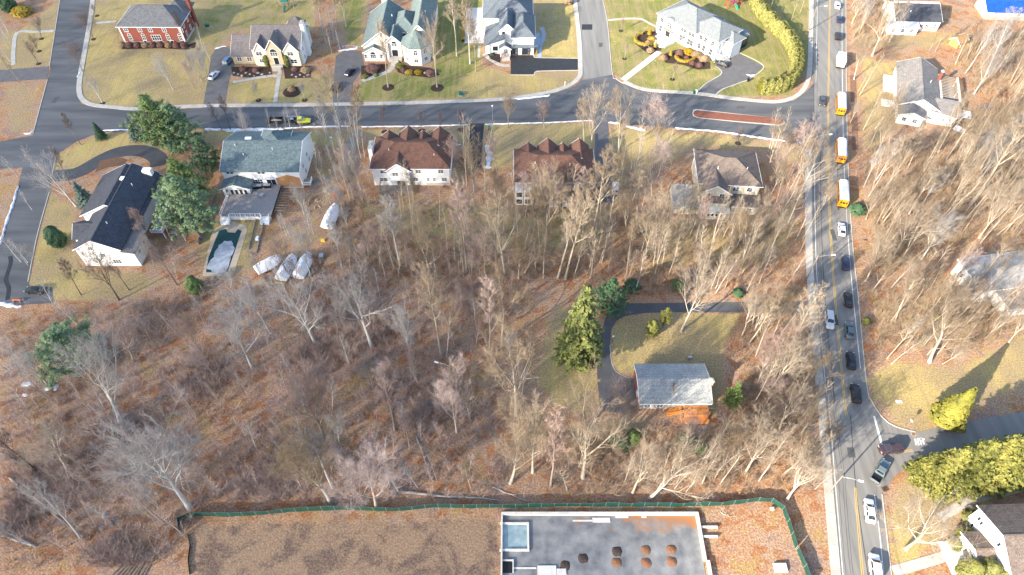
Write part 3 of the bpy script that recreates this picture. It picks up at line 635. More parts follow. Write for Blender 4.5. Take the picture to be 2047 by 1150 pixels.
h.gable(4.6,8.2,-1.6,.6,3.0,4.2,'v',ov=.25,og=.2); ud=h.upx(1010,1.3); h.door(ud,.55,1.1,2.1,.55); 
for j in range(4): h.part('door_lite',MB().box(ud-.3,ud+.3,.47,.5,.85+j*.42,1.02+j*.42),M_TRIM)
h.part('porch_post',MB().box(4.75,4.95,-1.5,-1.3,0,3),M_TRIM); h.part('porch_post',MB().box(7.85,8.05,-1.5,-1.3,0,3),M_TRIM)
h.steps(5.3,7.9,-.6,5,.11,.62,mat('paver_pinkish',(.42,.36,.33),.9,(.35,.30,.27),1.5)); h.part('landing',MB().box(5.0,8.2,-.6,.6,-.05,.56),MATS['paver_pinkish'])
h.part('stair_window',MB().box(5.3,6.3,3.32,3.42,4.0,6.3),M_GLASS); h.part('planting_bed',MB().prism([(.6,.3),(4.7,.3),(4.7,-5),(1.5,-2.5)],0,.12),M_MULCH)
h.part('skylight',MB().box(11.8,13.0,13.2,14.2,7.3,7.6),mat('skylight_glass',(.10,.35,.45),.1)); h.vents([(7,8,8.9)])
h.part('side_terrace',MB().box(15.8,18.2,5,13,0,.35),MATS['bluestone']); h.part('condenser',MB().box(16,17.2,3,4.2,0,1.0),M_STEEL)

# --- large white house, turned towards the corner
A_,B_=G(1310,64),G(1420,125); an=math.degrees(math.atan2(B_.y-A_.y,B_.x-A_.x)); LW=(B_-A_).length
h=House('corner_house','large white house with light grey hip roof turned towards the corner',tuple(A_),an,M_WHITE,S_LIGHT)
a1,a2=LW*.36,LW*.67
h.walls(0,a1,0,13,6.6); h.walls(a1,a2,.9,13,6.6); h.walls(a2,LW,1.7,13,6.6)
h.hip(0,a2,.1,13.6,6.6,10.4); h.hip(a2-4,LW,1.7,13,6.6,9.9,inset=5)
h.hip(LW-6,LW+2.8,6,11.5,5.6,7.6); h.walls(LW-1,LW+2.6,6.2,11.3,5.6)
ud=a1*.66
h.part('entry_arch',MB().tube([(ud,-.25,5.2),(ud,5,5.2)],2.3,16),S_LIGHT); h.part('entry_wall',MB().tube([(ud,-.35,5.1),(ud,1,5.1)],2.05,16).box(ud-2.05,ud+2.05,-.36,.5,0,5.1),M_WHITE)
h.win(ud,4.9,1.7,1.9,-.36,cols=2,rows=3); h.part('balcony',MB().box(ud-2,ud+2,-1.3,-.36,3.3,3.6),MATS['weathered_wood']); h.door(ud-.2,.9,2.0,2.2,-.36)
h.part('terrace',MB().box(ud-3.2,ud+3.2,-5.2,-.36,-.05,.75),M_TRIM); h.part('step',MB().box(ud-2.2,ud+2.2,-5.7,-5.2,-.05,.45),M_TRIM); h.part('step',MB().box(ud-2.2,ud+2.2,-6.2,-5.7,-.05,.2),M_TRIM)
for f_,v_ in ((.08,0),(.20,0),(.42,.9),(.47,.9),(.56,.9),(.61,.9),(.72,1.7),(.80,1.7),(.92,1.7)):
    h.win(LW*f_,5.2,1.05,1.4,v_,m=mat('grey_trim',(.40,.40,.38),.6)); h.win(LW*f_,2.2,1.05,1.9,v_,m=mat('grey_trim',(.40,.40,.38),.6))
for v in (3,5,8,10.5): h.win(LW,4.6,1.0,1.3,v,'E'); h.win(LW,1.8,1.0,1.5,v,'E')
h.part('side_porch',MB().box(LW,LW+2,3,6,-.05,1.1),MATS['bluestone']); rail(h.o,[(LW+.1,3.05,1.1),(LW+1.9,3.05,1.1),(LW+1.9,5.9,1.1)],.9)
for i in range(5): h.part('step',MB().box(LW+2.0+i*.35,LW+2.36+i*.35,3.4,5.6,0,1.0-i*.2),M_CONC)
h.part('front_pediment',MB().add([(a1+2.2,.2,1.6),(a1+4.4,.2,1.6),(a1+3.3,.2,2.6),(a1+2.2,.88,1.6),(a1+4.4,.88,1.6),(a1+3.3,.88,2.6)],[(0,1,2),(0,2,5,3),(1,4,5,2),(3,5,4)]),M_TRIM)
oc=[(LW-1.5+3*math.cos(math.pi/8+i*math.pi/4),15.5+3*math.sin(math.pi/8+i*math.pi/4)) for i in range(8)]
h.part('conservatory_wall',MB().prism(oc,-.1,4.2),M_GLASS); cr_=MB(); q=(LW-1.5,15.5)
cr_.add([(q[0]+(p[0]-q[0])*1.12,q[1]+(p[1]-q[1])*1.12,4.2) for p in oc]+[(*q,5.8)],[(i,(i+1)%8,8) for i in range(8)]+[tuple(range(8))[::-1]]); h.part('conservatory_roof',cr_,S_LIGHT)
h.part('conservatory_skylight',MB().box(q[0]-1.2,q[0]+.4,q[1]-1.5,q[1]-.3,4.9,5.2),M_GLASS)

# --- white house with charcoal roof, left
h=House('charcoal_roof_house','white house with long charcoal gable roof at the left',(-103.6,109.9,0),0,M_WHITE,S_DARK)
h.walls(0,10.6,0,27,6); h.gable(0,10.6,0,27,6,9.0,'v')
h.walls(-3.2,9,12,26.6,5.2); h.gable(-3.4,11.4,12,26.6,5.4,9.1,'v')
h.walls(-2.4,2,4.5,10,5.0); h.gable(-2.4,5,4.5,10,5.2,7.2,'u')
h.walls(10.6,13.4,0,7,4.6); h.part('wing_roof',MB().add([(10.5,-.3,5.4),(13.8,-.3,4.7),(13.8,7.3,4.7),(10.5,7.3,5.4),(10.5,-.3,5.2),(13.8,-.3,4.5),(13.8,7.3,4.5),(10.5,7.3,5.2)],[(0,1,2,3),(7,6,5,4),(0,4,5,1),(1,5,6,2),(2,6,7,3)]),S_OLD)
h.win(3.8,6.2,.9,.9); h.win(5.8,3.9,.9,1.0); h.win(8.2,1.6,1.8,1.2,cols=3); h.win(13.4,3.0,.8,1.0,2,'E'); h.win(13.4,3.0,.8,1.0,5,'E')
h.part('balcony_deck',MB().box(13.4,16.5,9,22,2.0,2.2),M_DECK); rail(h.o,[(13.6,9.1,2.2),(16.4,9.1,2.2),(16.4,21.9,2.2)],1.0)
for v in (9.3,15,21.7): h.part('deck_post',MB().box(16.25,16.45,v-.1,v+.1,0,2),M_TRIM)
for u,v,z,s_ in ((2.2,20.5,8.0,.5),(2.6,16.2,8.2,.5),(4.9,21.4,9.25,.6)): h.part('skylight',MB().box(u-.5,u+.5,v-s_,v+s_,z-.5,z+.12),M_TRIM)
h.part('roof_box',MB().box(8.0,10.2,25.2,26.6,6.6,8.3),M_TRIM); h.vents([(6.6,6,8.8),(7.5,20,8.4)])

# --- white house with mottled teal roof, deck and pool
h=House('teal_roof_house','white house with mottled teal roof and big rear deck',(-76.5,137.9,0),0,M_WHITE,S_TEAL2)
h.walls(0,20.3,0,16,6); h.gable(0,20.3,0,16,6,9.4,'u'); h.hip(8.8,15.8,6.5,14.0,7.8,10.7)
h.walls(.2,7.3,-3.6,0,3.0); h.gable(.2,7.3,-3.6,.2,3.0,4.3,'v')
for i in range(5): h.win(1.35+i*1.2,1.65,.75,1.9,-3.6,cols=1,rows=1)
for p in (456,463,518,526): h.win(h.upx(p,5.2),5.3,.9,.7,cols=1,rows=1)
h.win(h.upx(516,2),2.3,2.6,1.3,cols=4); h.win(h.upx(544,1.6),2.0,2.4,2.0,cols=2,rows=1)
up_=h.upx(553,2.5); h.part('bare_plywood',MB().add([(up_,-.05,.4),(up_+6.4,-.05,.4),(up_+6.4,-.05,3.6),(up_+3.2,-.05,4.6),(up_,-.05,3.4),(up_,.0,.4),(up_+6.4,.0,.4),(up_+6.4,.0,3.6),(up_+3.2,.0,4.6),(up_,.0,3.4)],[(0,1,2,3,4),(0,5,6,1),(1,6,7,2),(2,7,8,3),(3,8,9,4),(4,9,5,0)]),mat('plywood',(.50,.26,.11),.85,(.38,.19,.08),1.5))
for v in (4,9): h.win(20.3,4.2,.9,1.3,v,'E'); h.win(20.3,1.7,.9,1.3,v+1,'E')
h.vents([(5.5,4,8.2),(13,5.5,8.8),(3,6.5,9.2)]); h.part('skylight',MB().box(5,6.6,8.9,9.8,8.7,9.4),M_TRIM)
h.part('side_landing',MB().box(20.3,22.6,-.3,2.2,1.0,1.2),M_DECK); rail(h.o,[(20.5,-.2,1.2),(22.5,-.2,1.2),(22.5,2.1,1.2)],.9)
deck=thing('timber_deck','grey deck with white railings behind the teal roofed house','deck',(-76.5,137.9,0))
dz=1.25; p1=G(441,433,dz)-Vector((-76.5,137.9,0)); p2=G(541,434,dz)-Vector((-76.5,137.9,0)); vb=-.05
nb=16
for i in range(nb):
    a=p1.y+(vb-p1.y)*i/nb; b=p1.y+(vb-p1.y)*(i+1)/nb-.02
    obj('board',MB().box(p1.x,p2.x,a,b,dz-.06+.01*(i%2),dz),M_DECK,deck) if b<-3.7 else obj('board',MB().box(7.6,p2.x,a,b,dz-.06,dz),M_DECK,deck)
obj('skirt',MB().box(p1.x+.05,p2.x-.05,p1.y+.04,p1.y+.12,.05,dz-.07),M_TRIM,deck)
rail(deck,[(p1.x,vb-3.8,dz),(p1.x,(p1.y+vb-3.8)/2,dz),(p1.x,p1.y,dz)]); xs_=[p1.x+2.6+(p2.x-p1.x-5.2)*i/6 for i in range(7)]
rail(deck,[(x,p1.y,dz) for x in xs_])
for us in (p1.x+.3,p2.x-2.4):
    for i in range(5): obj('step',MB().box(us,us+2.0,p1.y-.35*(i+1),p1.y-.35*i-.01,0,dz-.2-i*.21),M_TRIM,deck)
    rail(deck,[(us,p1.y-.1,dz-.1),(us,p1.y-1.7,.1)],.9); rail(deck,[(us+2,p1.y-.1,dz-.1),(us+2,p1.y-1.7,.1)],.9)
for u_,v_,w_ in ((9.0,-1.4,1.6),(11.2,-1.2,1.8),(7.9,-1.6,1.0)):
    g=thing('grill_cabinet','dark outdoor kitchen cabinet on the deck, '+('middle' if u_==9.0 else 'right' if u_>10 else 'left')+' of three','cabinet',(-76.5+u_,137.9+v_,dz)); obj('cabinet',MB().box(-w_/2,w_/2,-.4,.4,0,.9),M_BLACK,g); obj('top',MB().box(-w_/2-.05,w_/2+.05,-.45,.45,.9,.96),M_STEEL,g)
g=thing('round_table','small round grey table on the timber deck','table',G(524,393,dz)); obj('tabletop',MB().tube([(0,0,.68),(0,0,.73)],.6,16),M_STEEL,g); obj('leg',MB().tube([(0,0,0),(0,0,.68)],.06,8),M_STEEL,g); obj('base',MB().tube([(0,0,0),(0,0,.04)],.3,12),M_STEEL,g)
fr=thing('deck_frame','unfinished timber deck framing with open joists beside the deck','deck frame',(-76.5,137.9,0))
for i in range(8): obj('joist',MB().box(p2.x+.3,p2.x+3.2,p1.y+2.6+i*.95,p1.y+2.68+i*.95,.8,1.0),M_WOODP,fr)
for x in (p2.x+.3,p2.x+3.2): obj('beam',MB().box(x-.08,x+.08,p1.y+2.3,-.1,.55,.79),M_WOODP,fr); 
for x in (p2.x+.3,p2.x+3.2):
    for y in (p1.y+2.5,-.6): obj('post',MB().box(x-.08,x+.08,y-.08,y+.08,0,.54),M_WOODP,fr)
obj('cross_beam',MB().box(p2.x+3.3,p2.x+9.2,p1.y+2.5,p1.y+2.66,.25,.45),M_WOODP,fr)
# pool
pw=[G(*p) for p in ((438,462),(452,458),(455,465),(470,466),(476,459),(483,462),(455,545),(412,545),(417,515))]
po=thing('swimming_pool','covered swimming pool with snow on its dark green cover','pool')
pc=[G(*p) for p in ((447,446),(462,440),(478,447),(492,450),(494,462),(470,540),(462,552),(405,552),(412,520),(424,465))]
obj('coping',MB().prism(pc,0,.06),mat('tan_paver',(.45,.36,.26),.9,(.37,.30,.22),1.2),po); obj('pool_cover',MB().prism(pw,0,.085),mat('pool_cover',(.012,.055,.055),.6,(.008,.035,.04),1.5),po)
g=thing('bench','grey bench beside the covered pool','bench',G(430,448),.1); obj('seat',MB().box(-.9,.9,-.3,.3,.4,.48),M_STEEL,g); obj('leg',MB().box(-.8,-.7,-.25,.25,0,.4),M_STEEL,g); obj('leg',MB().box(.7,.8,-.25,.25,0,.4),M_STEEL,g)
for a_,b_,n_ in (((512,440),(497,500),7),((528,445),(512,508),7)):
    wl=thing('retaining_wall','low timber retaining wall, '+('nearer the pool' if a_[0]==512 else 'nearer the wrapped boats'),'wall'); A2,B2=G(*a_),G(*b_)
    for i in range(n_): obj('sleeper',MB().bar(A2.lerp(B2,i/n_+.01)+Vector((0,0,.2)),A2.lerp(B2,(i+1)/n_-.01)+Vector((0,0,.2)),.3,.4),M_WOODP,wl)

# --- two brown roofed houses (same plan)
def brown_house(loc, rz, label, variant):
    h=House('brown_roof_house',label,loc,rz,M_WHITE,S_BROWN); w=20.4
    h.walls(0,w,0,12.5,6); h.hip(0,w,0,12.5,6,9.6)
    for u0,u1,zr,vb_ in ((1.2,5.6,7.9,13.2),(6,11.4,8.6,14.2),(11,14.4,7.7,13.4),(14.8,19.6,8.1,14.6)):
        h.walls(u0+.2,u1-.2,10,vb_,6); h.gable(u0,u1,7.2,vb_,6.05,zr,'v',ov=.3)
    return h
h=brown_house((-37.1,138.9,0),0,'white house with red-brown hip roof and rear gable beside the black driveway',0)
ua,ub=h.upx(774,5),h.upx(820,5); h.walls(ua+.2,ub-.2,-.9,1,6); h.gable(ua,ub,-.9,5,6,8.3,'v')
for p,z,w_,v_ in ((766,4.8,1.5,0),(790,4.7,1.4,-.9),(814,4.8,.7,-.9),(836,4.9,1.3,0),(881,4.9,1.3,0),(767,2.1,2.0,0),(831,2.1,1.1,0),(856,2.1,.6,0),(868,2.1,.6,0),(888,2.1,1.3,0)): h.win(h.upx(p,z,v_),z,w_,1.0,v_)
h.part('patio_door',MB().box(ua+2.4,ua+4.4,-.96,-.88,.9,3.0),M_GLASS); h.part('basement_wall',MB().box(14,20.46,-.06,.5,0,.9),M_CONC)
h.chimney(-.7,6.5,0,8.4,1.0,3.4,M_WHITE); h.vents([(4.5,4.2,8.8),(9,3.5,7.6),(16.5,3,8)])
h.part('pent_canopy',MB().box(ua+.9,ub-.3,-2.0,-.9,3.35,3.5),M_TRIM)
dk=thing('timber_deck','weathered raised deck behind the red-brown roofed house','deck',(-37.1,138.9,0))
for i in range(7): obj('board',MB().box(1.8,10.6,-4.4+i*.5,-3.93+i*.5,.82,.9),M_WOODP,dk)
rail(dk,[(1.8,-.1,.9),(1.8,-4.4,.9),(6,-4.4,.9),(10.6,-4.4,.9),(10.6,-1.1,.9)],1.0,M_WOODP)
for x in (1.9,6,10.5): obj('post',MB().box(x-.1,x+.1,-4.35,-4.15,0,.8),M_WOODP,dk)
h=brown_house((1.0,133.6,0),0,'red-brown roofed house half hidden by pale bare trees',1)
h.walls(-.2,4.6,-2.4,0,5.0); h.part('porch_roof',MB().add([(7.5,-3.6,2.9),(20.6,-3.6,2.9),(20.6,0,3.9),(7.5,0,3.9),(7.5,-3.6,2.75),(20.6,-3.6,2.75),(20.6,0,3.7),(7.5,0,3.7)],[(0,1,2,3),(7,6,5,4),(0,4,5,1),(1,5,6,2),(3,7,4,0)]),S_BROWN)
for i in range(11): h.part('white_panel',MB().box(7.6+i*1.18,8.6+i*1.18,-3.5,-3.42,.3,2.7),M_TRIM if i%3 else M_GLASS)
for u,z in ((.9,3.7),(3.2,3.7),(.9,1.3),(3.2,1.3)): h.win(u,z,1.5,1.6,-2.4,cols=1,rows=1)
for p in (1060,1110,1140,1165): h.win(h.upx(p,4.8),4.9,1.8,1.1)
h.vents([(5,4,9),(14,3.5,8.8)])

# --- grey-brown roofed house with cream walkout walls
h=House('walkout_house','cream house with dark grey-brown hip roof near the main road',(48.6,133.2,0),-5,M_CREAM,S_BRN2)
h.walls(0,15.4,0,13,6); h.hip(0,15.4,0,13,6,9.4)
h.walls(.2,7.6,-3,1,5.6); h.gable(.2,7.6,-3,6,5.6,7.9,'v'); h.walls(-6.5,.2,-5.6,3,2.4); h.part('terrace_roof',MB().box(-6.7,.2,-5.8,3,2.4,2.55),M_CONC)
h.walls(.2,7.8,-7,-3,2.6); h.part('lower_roof',MB().add([(.0,-4.6,3.6),(8,-4.6,3.6),(8,-2.95,4.4),(0,-2.95,4.4),(0,-4.6,3.4),(8,-4.6,3.4),(8,-2.95,4.2),(0,-2.95,4.2)],[(0,1,2,3),(7,6,5,4),(0,4,5,1),(1,5,6,2),(3,7,4,0)]),S_BRN2); h.walls(.2,7.8,-4.4,-3,3.5)
for i in range(4): h.win(2.4+i*1.05,1.6,.6,.9,-7,cols=1,rows=1)
h.walls(8.4,15.2,-4.5,0,2.8); h.part('porch_roof',MB().box(8.2,15.6,-4.7,.0,2.8,2.98),S_BRN2)
for u in (2,5.6): h.win(u,4.6,1.2,1.3,-3)
for u in (9.5,13): h.win(u,4.6,1.4,1.2); h.win(u,1.5,1.2,1.3,-4.5)
h.vents([(4.5,3.5,8.4),(12,4,8.3)]); h.win(15.4,4.4,1,1.3,6,'E')

# --- ranch house with pale roof
h=House('ranch_house','small ranch house with pale grey gable roof and orange stair',(26.2,70.5,0),0,mat('grey_block',(.40,.38,.35),.9,(.32,.30,.28),1.2),S_PALE)
h.walls(0,14.2,0,8.7,2.9); h.gable(0,14.2,0,8.7,2.95,4.5,'u',ov=.5,og=.35); h.part('upper_siding',MB().box(-.05,14.25,-.05,8.75,2.0,2.92),M_WHITE)
h.part('fascia',MB().box(-.3,14.5,-.56,-.51,2.62,2.86),M_TRIM); h.chimney(14.6,3.6,0,5.3,.8,.9,mat('pinkish_brick',(.42,.33,.28),.9,(.34,.26,.22),3))
h.part('roof_vent_pipe',MB().tube([(6.9,3.0,3.9),(6.9,3.0,4.85)],.16,8).tube([(6.9,3,4.75),(6.9,3,4.95)],.26,8),mat('rust',(.24,.13,.07))); h.part('rust_stain',MB().add([(6.7,2.7,4.115),(7.1,2.7,4.115),(7.0,1.2,3.58),(6.8,1.2,3.58)],[(3,2,1,0)]),mat('roof_rust',(.30,.20,.10),.9))
for u in (1.6,4.2): h.win(u,1.3,1.2,.9)
h.part('brick_corner',MB().box(-.12,-.06,.2,8.5,0,2.0),BRICK); h.win(-.12,1.3,1.0,1.0,3,'W')
st=thing('cedar_stair','orange stained stair and landing against the ranch house','stair',(26.2,70.5,0))
for i in range(6): obj('board',MB().box(8.9,13.9,-2.1+i*.32,-1.8+i*.32,1.55,1.62),M_CEDAR,st)
for i in range(8): obj('step',MB().box(8.4-i*.34-.32,8.4-i*.34,-1.6,-.3,1.4-i*.18,1.46-i*.18),M_CEDAR,st)
obj('panel',MB().box(8.9,13.9,-2.2,-2.12,.0,1.5),M_CEDAR,st); obj('stringer',MB().bar((8.5,-1.7,1.5),(5.6,-1.7,.1),.08,.3),M_CEDAR,st); obj('stringer',MB().bar((8.5,-.25,1.5),(5.6,-.25,.1),.08,.3),M_CEDAR,st)
rail(st,[(13.9,-2.1,1.62),(11.2,-2.1,1.62),(8.9,-2.1,1.62)],.9,M_CEDAR); rail(st,[(8.6,-1.7,1.5),(5.7,-1.7,.1)],.9,M_CEDAR)
obj('lower_landing',MB().box(8.3,14,-3.4,-2.22,-.02,.35),M_CEDAR,st)

# --- houses on the right
h=House('weathered_house','grey weathered gable house with white walls right of the buses',(113.4,167.0,0),-19,M_WHITE,S_OLD)
h.walls(0,11.4,4,27,3.4); h.gable(0,11.4,4,27,3.4,6.2,'v'); h.walls(.3,7,-.6,4.2,3.2); h.gable(.3,7,-.8,6,3.2,4.4,'v',m=S_OLD)
h.walls(8,16,2.5,8.5,3.3); h.part('wing_roof',MB().add([(9,3.5,3.4),(16.5,2.2,3.4),(16.5,9,4.6),(10,9,4.6),(9,3.5,3.2),(16.5,2.2,3.2),(16.5,9,4.3),(10,9,4.3)],[(0,1,2,3),(7,6,5,4),(0,4,5,1),(1,5,6,2),(2,6,7,3),(3,7,4,0)]),S_OLD)
for u in (9.3,11,12.7,14.6): h.win(u,1.9,.8,1.0,2.5)
for u in (2,5): h.win(u,1.7,1.0,1.1,-.6)
for v in (8,14,20,25): h.win(0,1.9,1.0,1.2,v,'W')
h.chimney(11.6,21,0,6.4,.7,.9,BRICK); h.vents([(8.5,16,5.4)]); h.part('side_porch',MB().box(-3.6,-.1,7,10,0,.5).box(-3,-.1,15,24,0,.4),M_TRIM)
pg=thing('pergola','white framed pergola with open slats beside the weathered house','pergola',tuple(h.W(12.2,12,0)),R(-19))
obj('floor',MB().box(-.2,5.4,-.2,12.2,0,.5),M_DECK,pg)
for x in (0,5.2):
    for y in (0,6,12): obj('post',MB().box(x-.12,x+.12,y-.12,y+.12,.5,3.1),M_TRIM,pg)
for x in (0,5.2): obj('beam',MB().box(x-.25,x+.25,-.4,12.4,3.1,3.4),M_TRIM,pg)
for i in range(14): obj('slat',MB().box(-.3,5.5,.3+i*.86,.5+i*.86,3.4,3.55),M_WOODP,pg)
obj('white_edge',MB().box(-1.0,-.3,-.6,12.6,2.9,3.2),M_TRIM,pg); obj('white_edge',MB().box(-.3,5.8,-1.2,-.5,2.9,3.2),M_TRIM,pg)
g=thing('garden_shed','low white roofed shed below the weathered house','shed',tuple(G(1918,240)),R(-15)); obj('wall',MB().box(-2,2,-1.5,1.5,0,2),M_WOODP,g); obj('roof',MB().box(-2.3,2.3,-1.8,1.8,2,2.2),M_TRIM,g); obj('door',MB().box(-.4,.4,-1.56,-1.5,.1,1.8),M_BLACK,g)
g=thing('covered_boat','small wrapped boat on the ground below the weathered house','boat',tuple(G(1920,262)),R(-50)); obj('wrap',MB().add([(-2,-.9,0),(1,-1,0),(2.4,0,0),(1,1,0),(-2,.9,0),(-1.8,0,1.2),(1.2,0,1.1)],[(0,1,6,5),(1,2,6),(2,3,6),(3,4,5,6),(4,0,5),(4,3,2,1,0)]),M_SNOW,g)
h=House('dark_roof_house','house with dark slate roof and white trim at the upper right',(G(1783,60).x,G(1783,60).y,0),-3,M_WHITE,S_DARK)
h.walls(0,15,0,13,3.6); h.gable(0,15,0,13,3.6,6.4,'u'); h.part('snow_strip',MB().bar((-.2,6.5,6.72),(15.2,6.5,6.68),1.2,.12),M_SNOW); h.walls(-2.5,7,-3,0,2.8); h.part('porch_roof',MB().add([(-2.8,-3.3,2.8),(7.3,-3.3,2.8),(7.3,.2,3.6),(-2.8,.2,3.6),(-2.8,-3.3,2.6),(7.3,-3.3,2.6),(7.3,.2,3.3),(-2.8,.2,3.3)],[(0,1,2,3),(7,6,5,4),(0,4,5,1),(1,5,6,2),(3,7,4,0)]),mat('white_membrane',(.62,.62,.63),.8))
for u in (9,11,13.5): h.win(u,1.7,1.1,1.2)
for u in (-1,2,5): h.win(u,1.5,1.0,1.1,-3)
for u in (10,10.9): h.part('skylight',MB().box(u-.35,u+.35,2,2.8,4.2,4.75),M_GLASS)
h.vents([(5,3,5.3)])
NA,NB=G(1900,546),G(1946,606); an=math.degrees(math.atan2(NB.y-NA.y,NB.x-NA.x)); Ln=(NB-NA).length
h=House('flat_white_house','low white walled house with pale grey roof at the right edge',tuple(NA),an,M_WHITE,mat('grey_membrane',(.36,.36,.355),.9,(.25,.25,.245),.4))
h.walls(0,Ln,0,18,4.4); h.part('chimney_wall',MB().box(Ln*.48,Ln*.56,-.25,.1,0,4.9),M_CONC); h.hip(0,Ln,0,18,4.4,5.9,ov=.35); h.win(Ln*.25,2.2,1.2,1.2); h.win(Ln*.78,2.2,1.2,1.2); h.walls(Ln,Ln+5,4,18,3.4); h.part('wing_roof',MB().box(Ln,Ln+5.4,3.6,18.4,3.4,3.6),MATS['grey_membrane']); h.part('parapet',MB().box(Ln+5.4,Ln+5.7,3.6,18.4,3.3,3.8),M_TRIM)
h.vents([(4,8,5.4),(5,12,5.4)]); 
for v in (7,11,15): h.win(Ln+5,1.8,1.2,1.2,v,'E')
h=House('white_gabled_house','white gabled house with dark brown roof in the lower right corner',(84.0,35.4,0),2,M_WHITE,S_BRN2)
h.walls(0,17,0,11.8,6); h.gable(0,17,0,11.8,6,8.6,'u',ov=.5,og=.4)
h.walls(-3.2,.5,1.8,8.2,3.1); h.gable(-3.2,1,1.8,8.2,3.1,4.6,'u',og=.3)
for v,z in ((9.6,4.4),(10.4,4.4),(10.2,1.8),(5.2,6.2)): h.win(0,z,.45,1.1,v,'W',cols=1,rows=1)
h.win(-3.2,1.5,2.4,1.6,4.9,'W',cols=2,rows=1); h.win(-3.2,2.9,1.6,.5,4.9,'W',cols=2,rows=1)
h.part('planter',MB().box(-6.4,-3.3,2,8,-.05,.35),mat('pale_slab',(.6,.58,.52))); h.vents([(5,2,7.8),(8,1.8,7.6)]); h.part('rear_wing',MB().box(1,16,-6,0,0,3.2),M_WHITE)
h=House('tarp_building','low building under a bright blue tarp at the top right corner',(G(1966,38).x,G(1966,38).y,0),-4,M_CREAM,mat('blue_tarp',(.012,.075,.36),.5,(.008,.05,.26),.6,bump=.4))
h.walls(0,16,0,9,2.8); h.gable(0,16,0,9,2.8,4.6,'u'); h.part('stone_base',MB().box(-.2,16.2,-.3,0,0,1.2),M_STONE); h.win(3,1.9,1,.9); h.win(11,1.9,1,.9)
h=House('play_shed','small orange-tan shed among the trees at the upper right',tuple(G(1912,98)),30,mat('orange_wood',(.50,.26,.08),.8,(.40,.20,.07),1.5),mat('orange_roof',(.34,.19,.08),.8),cat='shed')
h.walls(0,4.2,0,3.2,2.1); h.gable(0,4.2,0,3.2,2.1,3.3,'u'); h.door(2.1,.05,.8,1.6)

# --- building foundation at the bottom
f=thing('building_foundation','unfinished concrete foundation with gravel floor at the bottom of the picture','foundation')
x0,x1,y1,y0=-2.0,34.6,48.5,26.0
M_FW=mat('pale_concrete_wall',(.62,.58,.52),.85,(.48,.45,.41),.9)
n=13
for i in range(n): obj('wall_block',MB().box(x0+(x1-x0)*i/n,x0+(x1-x0)*(i+1)/n-.03,y1-.5,y1,0,.75+.01*(i%2)),M_FW,f)
n=8
for i in range(n):
    ya,yb=y1-.52-(y1-.52-y0)*i/n,y1-.52-(y1-.52-y0)*(i+1)/n+.03; bend=-.35 if i in(1,2) else 0
    obj('wall_block',MB().box(x1-.5+bend*0+ (0.5 if i>2 else 0),x1+(0.5 if i>2 else 0),yb,ya,0,.76-.01*(i%2)),M_FW,f); obj('wall_block',MB().box(x0,x0+.28,yb,ya,0,.76-.01*(i%2)),M_FW,f)
def gravel_mat():
    m=mat('gravel_floor',(.265,.26,.25),.95,(.105,.11,.12),.42,bump=.7,detail=11,bscale=6); N,L=m.node_tree.nodes,m.node_tree.links; b=N['Principled BSDF']; src=b.inputs['Base Color'].links[0].from_socket
    tc=N.new('ShaderNodeTexCoord'); nz=N.new('ShaderNodeTexNoise'); nz.inputs['Scale'].default_value=.28; nz.inputs['Detail'].default_value=8; L.new(tc.outputs['Object'],nz.inputs['Vector'])
    sx=N.new('ShaderNodeSeparateXYZ'); L.new(tc.outputs['Object'],sx.inputs[0])
    def mr(s,a,b_): q=N.new('ShaderNodeMapRange'); q.inputs[1].default_value=a; q.inputs[2].default_value=b_; L.new(s,q.inputs[0]); return q.outputs[0]
    a=N.new('ShaderNodeMath'); a.operation='MULTIPLY'; L.new(mr(sx.outputs[1],43,50.5),a.inputs[0]); L.new(mr(sx.outputs[0],-6,36),a.inputs[1])
    c=N.new('ShaderNodeMath'); c.operation='ADD'; L.new(a.outputs[0],c.inputs[0]); L.new(nz.outputs['Fac'],c.inputs[1])
    mx=N.new('ShaderNodeMix'); mx.data_type='RGBA'; L.new(mr(c.outputs[0],.80,.96),mx.inputs[0]); L.new(src,mx.inputs[6]); mx.inputs[7].default_value=(.29,.14,.065,1); L.new(mx.outputs[2],b.inputs['Base Color']); return m
obj('gravel_floor',MB().box(x0+.29,x1-.51,y0,y1-.51,0,.08),gravel_mat(),f)
obj('red_edge',MB().box(x0-.1,x1+.1,y1+.01,y1+.16,0,.25).box(x1+.52,x1+.7,y0,y1-8,0,.2),mat('red_membrane',(.35,.06,.03),.8),f)
for py in (1055,1074): p=G(1402,py); obj('stub_wall',MB().box(p.x-.2,p.x+2.9,p.y-.16,p.y+.16,0,.55),M_FW,f)
pa,pb=G(1008,1046),G(1058,1103)
for a in ((pa.x-.8,pb.x,pa.y-.35,pa.y,.5),(pb.x-.35,pb.x,pb.y+.36,pa.y-.36,.51),(pa.x-.8,pb.x,pb.y,pb.y+.35,.5)): obj('pit_wall',MB().box(*a[:4],0.02,a[4]),M_FW,f)
obj('frozen_water',MB().box(x0+.3,pb.x-.36,pb.y+.36,pa.y-.36,.05,.16),mat('ice',(.34,.42,.44),.4,(.10,.18,.19),.5,contrast=.9),f)
pa,pb=G(1004,1120),G(1027,1146)
for a in ((x0+.3,pb.x,pa.y-.22,pa.y,.45),(pb.x-.22,pb.x,pb.y,pa.y-.23,.46)): obj('pit_wall',MB().box(*a[:4],.02,a[4]),M_FW,f)
obj('dark_pit',MB().box(x0+.3,pb.x-.23,pb.y,pa.y-.23,.05,.10),M_BLACK,f)
